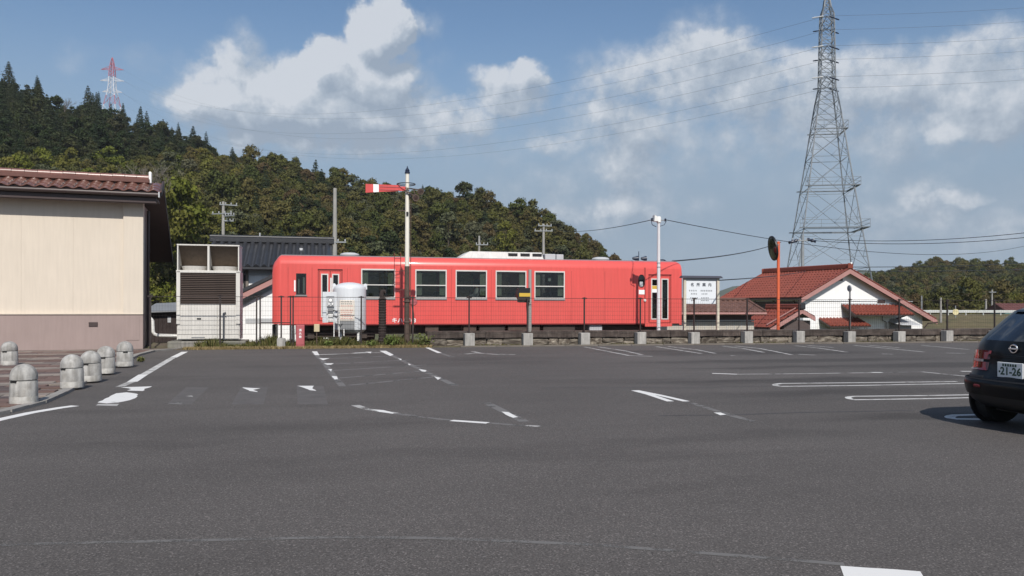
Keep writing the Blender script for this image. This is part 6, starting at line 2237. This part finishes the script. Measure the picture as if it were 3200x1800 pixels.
for (z0, s0), (z1, s1) in zip(lv2[:-1], lv2[1:]):
    red = z0 >= zq(241) - .1 or zq(331) - 6 < z0 < zq(300) and z0 < zq(318) or z0 < 10
    mm = m_pr if red else m_pw
    for a in ((-1, -1), (1, -1), (1, 1), (-1, 1)):
        MB().bar((a[0] * s0, a[1] * s0, z0), (a[0] * s1, a[1] * s1, z1), .19).build('leg_section', mm, rp)
    mb = MB()
    for a, b in zip(((-1, -1), (1, -1), (1, 1), (-1, 1)), ((1, -1), (1, 1), (-1, 1), (-1, -1))):
        mb.bar((a[0] * s0, a[1] * s0, z0), (b[0] * s1, b[1] * s1, z1), .08); mb.bar((b[0] * s0, b[1] * s0, z0), (a[0] * s1, a[1] * s1, z1), .08)
    mb.build('bracing', mm, rp)
for (y, ln, mm) in ((217, 5.3, m_pr), (252, 5.6, m_pw), (287, 4.7, m_pw)):
    for sg in (-1, 1):
        mb = MB()
        tip = Vector((sg * ln, sg * -1.0, zq(y) + (-.5 if sg > 0 else .3)))
        for q in (-1, 1): mb.bar((sg * .9, q * .9, zq(y)), tip, .14); mb.bar((sg * .9, q * .9, zq(y) + 1.1), tip, .11)
        mb.build('crossarm', mm, rp)
        rtips.append(Vector(rp.location) + tip)


def wire(a, b, sag, r, label, mat, name='power_line', n=36, group=None):
    a, b = Vector(a), Vector(b)
    pts = [a.lerp(b, i / n) - Vector((0, 0, 4 * sag * (i / n) * (1 - i / n))) for i in range(n + 1)]
    return one(MB().tube(pts, r, 5), name, mat, label, 'cable', tuple(a), 'world', group)


m_wire = M('conductor', (.10, .105, .115), .5, .05)
m_wired = M('dark_cable', (.025, .028, .035), .6, .05)
m_ins = M('porcelain_white', (.75, .75, .74), .3, .03)
order = ['topmost', 'second from top', 'third from top', 'fourth from top', 'fifth from top', 'lowest']
ttips = sorted(tips, key=lambda p: (-p.z, p.y))
rt = sorted(rtips, key=lambda p: (-p.z, -p.x))
for i, (p, q) in enumerate(zip(ttips, rt)):
    wire(p, q, 16 + i * .4, .014, '%s high-voltage wire between the big pylon and the hilltop pylon' % order[i], m_wire, group='high-voltage wires left of the big pylon')
    yp = 958 - (p.z - H) / p.y * F
    e = P(3600, yp - 59, 145)
    wire(p, e, .6, .015, '%s high-voltage wire leaving the big pylon to the right' % order[i], m_wire, group='high-voltage wires right of the big pylon')
for i, p in enumerate(ttips):
    lp = pyl.matrix_world.inverted() @ p
    dl = (rt[i] - p).normalized()
    for s_, mm in ((1, m_ins if i % 2 == 0 else m_navy), (-1, m_navy)):
        dirv = dl if s_ > 0 else Vector((.93, .36, -.05)).normalized()
        a = pyl.matrix_world.inverted() @ (p + dirv * .5); b = pyl.matrix_world.inverted() @ (p + dirv * 2.1 - Vector((0, 0, .15)))
        MB().tube([a, a.lerp(b, .25), a.lerp(b, .5), a.lerp(b, .75), b], [.07, .10, .07, .10, .07], 7).build('insulator', mm, pyl)


# ================================================================== UTILITY POLES AND LOW WIRES
def upole(label, px, ytop, Y, zbase, arms, r=.13, mat=None, ins=True, name='utility_pole'):
    top = P(px, ytop, Y)
    t = thing(name, label, 'pole', (top.x, top.y, zbase), 'world')
    MB().tube([(top.x, top.y, zbase), (top.x, top.y, top.z)], [r * 1.2, r * .8], 10).build('pole', mat or m_pole, t, smooth=50)
    for (y, w, off, rz) in arms:
        z = H + (yh(px) - y) / F * Y
        c, s = math.cos(rz), math.sin(rz)
        x0, x1 = off - w / 2, off + w / 2
        ar = MB().bar((top.x + x0 * c, top.y - .12 + x0 * s, z), (top.x + x1 * c, top.y - .12 + x1 * s, z), .09).build('crossarm', m_galv, t)
        if ins:
            for k in range(4):
                q = x0 + (x1 - x0) * (k + .15) / 3.3
                MB().lathe([(.03, 0), (.06, .04), (.04, .09), (.06, .13), (.02, .18)], 8, (top.x + q * c, top.y - .12 + q * s, z + .05)).build('insulator', m_greyl, ar)
    return t


upole('grey utility pole with stepped crossarms before the wooded hill at the left', 697, 630, 75, -.5, [(640, 1.6, .5, .5), (668, 2.2, -.1, -.3), (676, 1.2, .9, -.5), (690, .9, .5, .3)], .16)
upole('tall bare grey concrete pole with one low crossarm behind the train', 1046, 588, 60, -.5, [(757, 1.75, 0, 0)], .17)
upole('utility pole with two crossarms standing behind the train air conditioner', 1698, 700, 85, -.5, [(706, 1.5, .15, .25), (722, 1.95, 0, 0)], .16)
upole('thin utility pole stub visible left of the one with two crossarms', 1497, 737, 85, -.5, [(765, 1.3, .3, 0)], .13)
upole('slim steel utility pole standing in front of the big pylon leg', 2508, 735, 75, -.5, [(752, 2.2, 0, 0)], .15, m_galv)
sp_ = [o for o in bpy.data.objects if o.get('label', '').startswith('slim steel')][0]
for (xa, ya, xb, yb) in ((2493, 750, 2466, 758), (2520, 747, 2549, 755)):
    a_, b_ = P(xa, ya, 75), P(xb, yb, 74.6)
    MB().tube([a_, a_.lerp(b_, .2), a_.lerp(b_, .4), a_.lerp(b_, .6), a_.lerp(b_, .8), b_], [.10, .18, .10, .18, .10, .15], 8).build('strain_insulator', m_navy, sp_)
upole('thin grey lamp post beyond the red house at the right', 2880, 924, 72, -.5, [], .07, m_galv, False, 'lamp_post')
upole('plain pale post on the embankment right of the red house', 2940, 930, 68, -.2, [], .09, m_pole, False)
upole('short pale pole among the shrubs left of the parked car', 3081, 935, 95, -.2, [], .12, m_pole, False)
upole('tallest pale pole among the shrubs above the parked car', 3100, 905, 96, -.2, [(913, .8, 0, 0)], .10, m_pole, False)
hd = P(2879, 926, 72)


def road_sign():
    p = P(2986, 955, 68)
    t = thing('road_sign', 'small yellow round road sign on the embankment right of the red house', 'sign', (p.x, p.y, .5), 'world')
    MB().tube([(p.x, p.y, .5), (p.x, p.y, p.z)], .04, 8).build('post', m_galv, t)
    q = P(2985, 975, 68)
    MB().lathe([(.0001, -.03), (.26, -.03), (.26, 0), (.0001, 0)], 18, (q.x, q.y - .06, q.z), axis='y').build('plate', M('pale_yellow_sign', (.70, .62, .36), .5, .05), t)


road_sign()


def guard_rail():
    y0 = 64.2
    t = thing('guard_rail', 'white roadside guard rail on the embankment at the right', 'guard rail', (46, y0 + 0, .62))
    m_ = M('white_rail', (.60, .62, .60), .5, .08)
    for i in range(22):
        u = 46 + i * 2.0
        MB().box(u - .04, u + .04, y0 - .04, y0 + .04, .55, 1.12).build('post', m_, t)
    for k in range(11):
        u = 46 + k * 4
        MB().box(u, u + 3.98, y0 - .10, y0 - .045, .86, 1.10).build('beam', m_, t)


guard_rail()
wp = W(U(2058, 27.5), 27.5); wz = ZU(2058, 687, 27.5)
wire((wp.x - .26, wp.y, wz), P(1697, 706, 85), .5, .014, 'thin wire from the white pole left to the crossarm pole on the hill side', m_wired)
wire((wp.x + .26, wp.y, wz), P(3330, 728, 80), 1.7, .014, 'thin wire from the white pole right past the big pylon', m_wired)
up = P(2508, 750, 75)
wire(P(2440, 757, 73.5), W(U(2133, 29.9), 30.9, ZU(2133, 812, 29.9)), .25, .030, 'thick dark cable rising from the train end to the steel pole', m_wired)
wire(P(2545, 746, 75), P(3300, 716, 62), .5, .026, 'upper dark cable from the steel pole to the right edge', m_wired)
wire(P(2545, 752, 75), P(3300, 732, 62), .5, .026, 'lower dark cable from the steel pole to the right edge', m_wired)
wire(P(2244, 876, 28), P(2560, 838, 75), .15, .020, 'dark cable running up from the notice board behind the red roof', m_wired)
wire(P(2560, 834, 75), P(3300, 815, 120), .3, .035, 'upper faint cable crossing in front of the far hill', m_wired)
wire(P(2560, 846, 75), P(3300, 838, 120), .2, .035, 'lower faint cable crossing in front of the far hill', m_wired)

# ================================================================== CAR
def car():
    p = P(3131, 1158, 8.6)
    pu, pv_ = uv(p)
    pu += .07
    Lc, hw = 3.70, .83
    t = thing('parked_car', 'black hatchback parked at the right edge, seen from behind', 'car', (pu + Lc / 2, pv_, 0))
    m_body, nt, b = newmat('black_car_paint')
    b.inputs['Base Color'].default_value = (.004, .0045, .006, 1); b.inputs['Roughness'].default_value = .32
    b.inputs['Specular IOR Level'].default_value = .15
    b.inputs['Coat Weight'].default_value = .22; b.inputs['Coat Roughness'].default_value = .04
    nz = nt.nodes.new('ShaderNodeTexNoise'); nz.inputs['Scale'].default_value = 90; nz.inputs['Detail'].default_value = 5
    mp = nt.nodes.new('ShaderNodeMapRange'); mp.inputs[3].default_value = .25; mp.inputs[4].default_value = .45
    nt.links.new(nz.outputs['Fac'], mp.inputs[0]); nt.links.new(mp.outputs[0], b.inputs['Roughness'])
    m_cglass, nt2, b2 = newmat('dark_car_glass')
    b2.inputs['Base Color'].default_value = (.012, .016, .024, 1); b2.inputs['Roughness'].default_value = .05
    b2.inputs['Coat Weight'].default_value = .6
    m_trim = M('black_plastic', (.015, .015, .016), .6, .1)
    # plan outlines per height: (z, rear x, front x, half width, rear corner radius, front corner radius)
    rows = [(.22, .16, 3.52, .70, .30, .35), (.30, .04, 3.64, .77, .34, .42), (.40, .00, 3.70, .815, .36, .5), (.50, -.01, 3.70, .83, .36, .52), (.57, .02, 3.66, .83, .38, .52),
            (.66, .06, 3.58, .828, .40, .52), (.82, .09, 3.44, .822, .40, .5), (.92, .11, 3.20, .81, .40, .45), (.99, .14, 2.95, .79, .40, .42),
            (1.08, .21, 2.70, .755, .38, .38), (1.18, .30, 2.47, .715, .36, .36), (1.29, .40, 2.24, .67, .33, .33), (1.37, .49, 2.06, .635, .30, .3), (1.42, .60, 1.94, .60, .28, .28),
            (1.455, .76, 1.78, .53, .25, .25), (1.472, 1.0, 1.55, .36, .18, .18)]

    rows = [(r_[0] if r_[0] < .95 else .95 + (r_[0] - .95) * .84,) + r_[1:] for r_ in rows]

    def outline(row, off=0.0):
        z, xr, xf, w, rr, rf = row
        xr -= off; xf += off; w += off
        pts = []
        def corner(cx, cy, r, a0, a1, n):
            for i in range(n + 1):
                a = a0 + (a1 - a0) * i / n
                pts.append((cx + r * math.cos(a), cy + r * math.sin(a)))
        ry = min(rr * 1.15, w * .95)
        # rear centre, bowed rear face, corners, sides
        NB = 6
        bow = .05
        out = []
        # left half (positive y = far side, v+), start at rear centre
        yr = w - ry
        for i in range(NB): 
            k = i / NB
            out.append((xr + bow * k * k, yr * k))
        for i in range(9):
            a = math.pi - (math.pi / 2) * i / 8
            out.append((xr + bow + rr + rr * math.cos(a), yr + ry * math.sin(a)))
        x0 = xr + bow + rr; x1 = xf - rf
        for i in range(1, 12): out.append((x0 + (x1 - x0) * i / 12, w))
        for i in range(9):
            a = math.pi / 2 - (math.pi / 2) * i / 8
            out.append((xf - rf + rf * math.cos(a), w - rf + rf * math.sin(a)))
        for i in range(1, 4): out.append((xf, (w - rf) * (1 - i / 4)))
        half = out
        full = half + [(xf, 0)] + [(x, -y) for x, y in reversed(half[1:])]
        return [(pu + x, pv_ + y, z) for x, y in full]
    rings = [outline(r_) for r_ in rows]
    n = len(rings[0])
    nh = (n) // 2
    def is_glass(i, k):
        kk = k if k < nh else n - 1 - k
        z = rows[i][0]
        if z < .975 or z >= 1.30: return False
        if kk <= 7: return True                       # rear window
        if 16 <= kk <= 20 or 21 <= kk <= 25: return kk not in (20,)
        if kk >= 31: return True                      # windscreen
        return False
    body, glass = MB(), MB()
    for i in range(len(rows) - 1):
        for k in range(n):
            k2 = (k + 1) % n
            q = [rings[i][k], rings[i][k2], rings[i + 1][k2], rings[i + 1][k]]
            (glass if is_glass(i, k) else body).add(q, [(0, 1, 2, 3)])
    body.add(rings[0], [tuple(range(n - 1, -1, -1))]); body.add(rings[-1], [tuple(range(n))])
    bo = body.build('body', m_body, t, smooth=50)
    glass.build('windows', m_cglass, t, smooth=50)

    def patch(z0, z1, k0, k1, off, nm, mm, par, nz_=6):
        """a piece following the body skin between outline indices k0..k1 (negative = near side), heights z0..z1"""
        zs = [r_[0] for r_ in rows]
        cols = []
        for j in range(nz_ + 1):
            z = z0 + (z1 - z0) * j / nz_
            row = (z,) + tuple(float(np.interp(z, zs, [r_[c] for r_ in rows])) for c in range(1, 6))
            o1, o0 = outline(row, off), outline(row, -.03)
            cols.append((o1, o0))
        ks = [k % n for k in range(k0, k1 + 1)]
        mb = MB()
        m_ = len(ks)
        for (o1, o0) in cols: mb.v += [o1[k] for k in ks]
        for (o1, o0) in cols: mb.v += [o0[k] for k in ks]
        B = (nz_ + 1) * m_
        for j in range(nz_):
            for i in range(m_ - 1): mb.f.append((j * m_ + i, j * m_ + i + 1, (j + 1) * m_ + i + 1, (j + 1) * m_ + i)); mb.mi.append(0)
            mb.f.append((j * m_, (j + 1) * m_, B + (j + 1) * m_, B + j * m_)); mb.mi.append(0)
            mb.f.append((j * m_ + m_ - 1, (j + 1) * m_ + m_ - 1, B + (j + 1) * m_ + m_ - 1, B + j * m_ + m_ - 1)); mb.mi.append(0)
        for i in range(m_ - 1):
            mb.f.append((i, i + 1, B + i + 1, B + i)); mb.mi.append(0)
            mb.f.append((nz_ * m_ + i, nz_ * m_ + i + 1, B + nz_ * m_ + i + 1, B + nz_ * m_ + i)); mb.mi.append(0)
        return mb.build(nm, mm, par, smooth=50)
    m_lamp, ntl, bl = newmat('red_tail_lamp')
    bl.inputs['Base Color'].default_value = (.15, .006, .010, 1); bl.inputs['Roughness'].default_value = .12; bl.inputs['Coat Weight'].default_value = 1
    m_lampw = M('clear_lamp', (.42, .38, .36), .15, .05)
    for s_ in (1, -1):
        a, b_ = (6, 13) if s_ > 0 else (-13, -6)
        lp = patch(.768, .865, a, b_, .012, 'tail_lamp', m_lamp, t)
        patch(.738, .766, a + 1, b_ - 1, .012, 'reversing_lamp', m_lampw, lp)
        patch(.645, .736, a, b_, .012, 'brake_lamp', m_lamp, lp)
        patch(.56, .585, a, b_ - 2, .004, 'reflector', m_trim, lp)
    patch(.37, .555, -16, 16, .022, 'rear_bumper', m_body, t, 8)
    patch(.24, .39, -15, 15, .010, 'bumper_valance', m_trim, t, 5)
    patch(.54, .555, -12, 12, .028, 'bumper_moulding', m_trim, t, 2)
    patch(.80, .83, -6, 6, .014, 'tailgate_handle_bar', m_body, t, 3)
    patch(1.305, 1.33, -8, 8, .03, 'roof_spoiler', m_body, t, 3)
    # plate
    xr = pu + .055
    pl = MB().cbox(xr - .022, xr - .006, pv_ - .165, pv_ + .165, p.z - .083, p.z + .083, .004).build('number_plate', M('plate_white', (.72, .74, .75), .4, .02), t)
    org = Vector((pu + Lc / 2, pv_, 0))
    text_part('plate_number', '21-26', .115, M('plate_green', (.015, .05, .03), .5, 0), pl, (xr - .0235 - org.x, -.012, p.z - .016), (R(90), 0, R(-90)), .001, 1.0, bold=.003)
    for k in range(6):
        MB().box(xr - .0245, xr - .0225, pv_ + .085 - k * .032 - .011, pv_ + .085 - k * .032 + .010, p.z + .040, p.z + .068).build('plate_mark', bpy.data.materials['plate_green'], pl)
    MB().box(xr - .0245, xr - .0225, pv_ + .122, pv_ + .142, p.z - .03, p.z - .01).build('plate_mark', bpy.data.materials['plate_green'], pl)
    # badge: ring with a bar
    m_chr = M('chrome', (.75, .76, .78), .12, .02, metal=1.0)
    c = Vector((pu + .085, pv_ + .0, .905))
    ring = [(c.x, c.y + .046 * math.cos(a), c.z + .042 * math.sin(a)) for a in [i * 2 * math.pi / 20 for i in range(21)]]
    bd = MB().tube(ring, .009, 6, cap=False).build('badge', m_chr, t, smooth=60)
    MB().cbox(c.x - .012, c.x + .006, c.y - .060, c.y + .060, c.z - .009, c.z + .009, .004).build('badge_bar', m_chr, bd)
    # fog / tow covers
    for s_ in (1, -1):
        MB().cbox(pu + .0, pu + .06, pv_ + s_ * .42 - .05, pv_ + s_ * .42 + .05, .45, .485, .01).build('bumper_reflector', M('dull_red', (.12, .01, .012), .3, 0) if 'dull_red' not in bpy.data.materials else bpy.data.materials['dull_red'], t)
    # wheels
    m_tyre = M('tyre_rubber', (.018, .018, .018), .85, .15)
    for ax in (.62, 3.05):
        for s_ in (-1, 1):
            wx, wy = pu + ax, pv_ + s_ * .735
            w = MB().lathe([(.17, -.085), (.245, -.088), (.275, -.07), (.282, -.03), (.282, .03), (.275, .07), (.245, .088), (.17, .085)], 32, (wx, wy, .282), axis='y').build('wheel', m_tyre, t, smooth=40)
            MB().lathe([(.0001, -.06), (.05, -.075), (.16, -.06), (.175, -.07), (.175, .07), (.16, .06), (.05, .075), (.0001, .06)], 24, (wx, wy, .282), axis='y').build('rim', m_galv, w, smooth=40)
            MB().lathe([(.275, -.012), (.33, -.012), (.33, .012), (.275, .012), (.275, -.012)], 28, (wx, pv_ + s_ * .822, .30), axis='y').build('wheel_arch', m_trim, t)
    MB().box(pu + .45, pu + 3.2, pv_ - .6, pv_ + .6, .16, .24).build('underbody', m_dark, t)
    # door mirrors, handles, head lamps
    for s_ in (1, -1):
        MB().cbox(pu + 2.42, pu + 2.56, pv_ + s_ * .92 - .09, pv_ + s_ * .92 + .09, .93, 1.05, .04).build('door_mirror', m_body, t)
        MB().cbox(pu + 1.35, pu + 1.52, pv_ + s_ * .835 - .012, pv_ + s_ * .835 + .012, .83, .86, .008).build('door_handle', m_body, t)
        a, b_ = (30, 34) if s_ > 0 else (n - 34, n - 30)
        patch(.66, .84, a, b_, .01, 'headlamp', m_lampw, t)
    return t


car()

# ================================================================== GRASS AND WEEDS
def blades(name, n, fu, hmin, hmax, w, stops, seed):
    g = np.random.default_rng(seed)
    pos = np.array([fu(g) for _ in range(n)])
    hh = g.uniform(hmin, hmax, n) * pos[:, 3]
    a = g.uniform(0, 2 * np.pi, n)
    d = np.stack([np.cos(a), np.sin(a), np.zeros(n)], 1) * (w * g.uniform(.6, 1.4, n))[:, None]
    lean = g.normal(size=(n, 3)) * (hh * .35)[:, None]; lean[:, 2] = 0
    p = pos[:, :3]
    top = p + lean + np.stack([np.zeros(n), np.zeros(n), hh], 1)
    mid = p + lean * .35 + np.stack([np.zeros(n), np.zeros(n), hh * .55], 1)
    v = np.stack([p - d, p + d, mid + d * .8, top, mid - d * .8], 1).reshape(-1, 3)
    me = bpy.data.meshes.new(name)
    me.vertices.add(n * 5); me.vertices.foreach_set('co', v.ravel())
    me.loops.add(n * 5); me.loops.foreach_set('vertex_index', np.arange(n * 5))
    me.polygons.add(n); me.polygons.foreach_set('loop_start', np.arange(n) * 5); me.polygons.foreach_set('loop_total', np.full(n, 5))
    at = me.attributes.new('tint', 'FLOAT', 'POINT'); at.data.foreach_set('value', np.repeat(np.clip(g.normal(.5, .28, n), 0, 1), 5).astype(np.float32))
    m, nt, b = newmat(name + '_mat')
    an = nt.nodes.new('ShaderNodeAttribute'); an.attribute_name = 'tint'
    rp_ = nt.nodes.new('ShaderNodeValToRGB')
    e = rp_.color_ramp.elements; e[0].color = (*stops[0], 1); e[1].color = (*stops[-1], 1)
    for i, s in enumerate(stops[1:-1]): k = e.new((i + 1) / (len(stops) - 1)); k.color = (*s, 1)
    nt.links.new(an.outputs['Fac'], rp_.inputs[0]); nt.links.new(rp_.outputs[0], b.inputs['Base Color'])
    b.inputs['Roughness'].default_value = .8; b.inputs['Specular IOR Level'].default_value = .2
    me.materials.append(m); me.update(calc_edges=True)
    ob = bpy.data.objects.new(name, me); col.objects.link(ob); ob.rotation_euler.z = A
    ob['kind'] = 'stuff'
    return ob


ga, gb = U(610, 26.3), U(1345, 26.3)


def fu_grass(g):
    u = g.uniform(ga, gb); v = g.uniform(26.18, 27.2)
    clump = .5 + .8 * (math.sin(u * 3.1) * .5 + .5) * (math.sin(u * 7.7 + 1) * .3 + .7)
    return (u, v, .0 if v < 26.9 else .06, clump)


blades('verge_grass', 12000, fu_grass, .10, .34, .010, [(.05, .065, .015), (.085, .10, .025), (.13, .12, .045), (.22, .18, .08)], 1)


def fu_dry(g):
    return (g.uniform(ga - .3, gb), g.uniform(25.97, 26.26), -.02, 1)


blades('dry_grass', 14000, fu_dry, .05, .13, .009, [(.20, .15, .07), (.30, .23, .11), (.40, .31, .16)], 2)


def fu_wall(g):
    u = g.uniform(gb, 30)
    return (u, g.uniform(26.18, 26.5), .0, .35 + .65 * (math.sin(u * 1.3) > .2))


blades('wall_foot_weeds', 5000, fu_wall, .03, .11, .007, [(.06, .06, .02), (.10, .095, .03), (.15, .12, .06)], 3)


def weed(label, px, py, v, hgt, seed, n=260):
    g = np.random.default_rng(seed)
    u = U(px, v)
    r = hgt * .55
    P_ = g.normal(size=(n, 3)) * np.array([r * .55, r * .5, hgt * .28]) + np.array([0, 0, hgt * .55])
    P_[:, 2] = np.clip(P_[:, 2], .02, hgt)
    nr = g.normal(size=(n, 3)) + np.array([0, -.4, .8])
    me = card_mesh(P_, nr, g.uniform(.05, .11, n), g.uniform(0, 1, n), 'leaves', lm_weed)
    t = thing('weed_clump', label, 'weed', (u, v, .02))
    piece('leaves', me, t, (0, 0, 0))
    st = MB()
    for k in range(9):
        a = k * .7
        st.tube([(u, v, .0), (u + math.cos(a) * r * .4, v + math.sin(a) * r * .4, hgt * .7)], [.006, .003], 4)
    st.build('stems', m_bark, t)


lm_weed = leaf_mat('weed_leaves', [(.075, .10, .025), (.10, .125, .035), (.13, .13, .05)])
weed('leafy green weed clump between the ribbed post and the signal foot', 1222, 1050, 26.2, .40, 1, 150)
weed('leafy weed clump at the grass end right of the signal foot', 1325, 1060, 26.18, .42, 2, 130)
weed('low weed clump in the grass before the white tank', 1160, 1075, 26.15, .22, 3, 120)
weed('low weed clump in the grass left of the ribbed post', 1025, 1080, 26.15, .20, 4, 100)
weed('small weed clump on the pavement edge beyond the last bollard', 440, 1125, 20.6, .0001 + .10, 5, 60)

# ================================================================== HAZE
hz = MB().box(-2300, 2300, -400, 2400, -2.5, 135)
m_hz = bpy.data.materials.new('pale_haze'); m_hz.use_nodes = True
nt_h = m_hz.node_tree; nt_h.nodes.clear()
oh = nt_h.nodes.new('ShaderNodeOutputMaterial'); ph = nt_h.nodes.new('ShaderNodeVolumePrincipled')
ph.inputs['Color'].default_value = (.90, .94, 1.0, 1); ph.inputs['Density'].default_value = .00014; ph.inputs['Anisotropy'].default_value = 0.0
nt_h.links.new(ph.outputs[0], oh.inputs['Volume'])
struct(hz, 'haze', m_hz, 'world', kind='stuff')
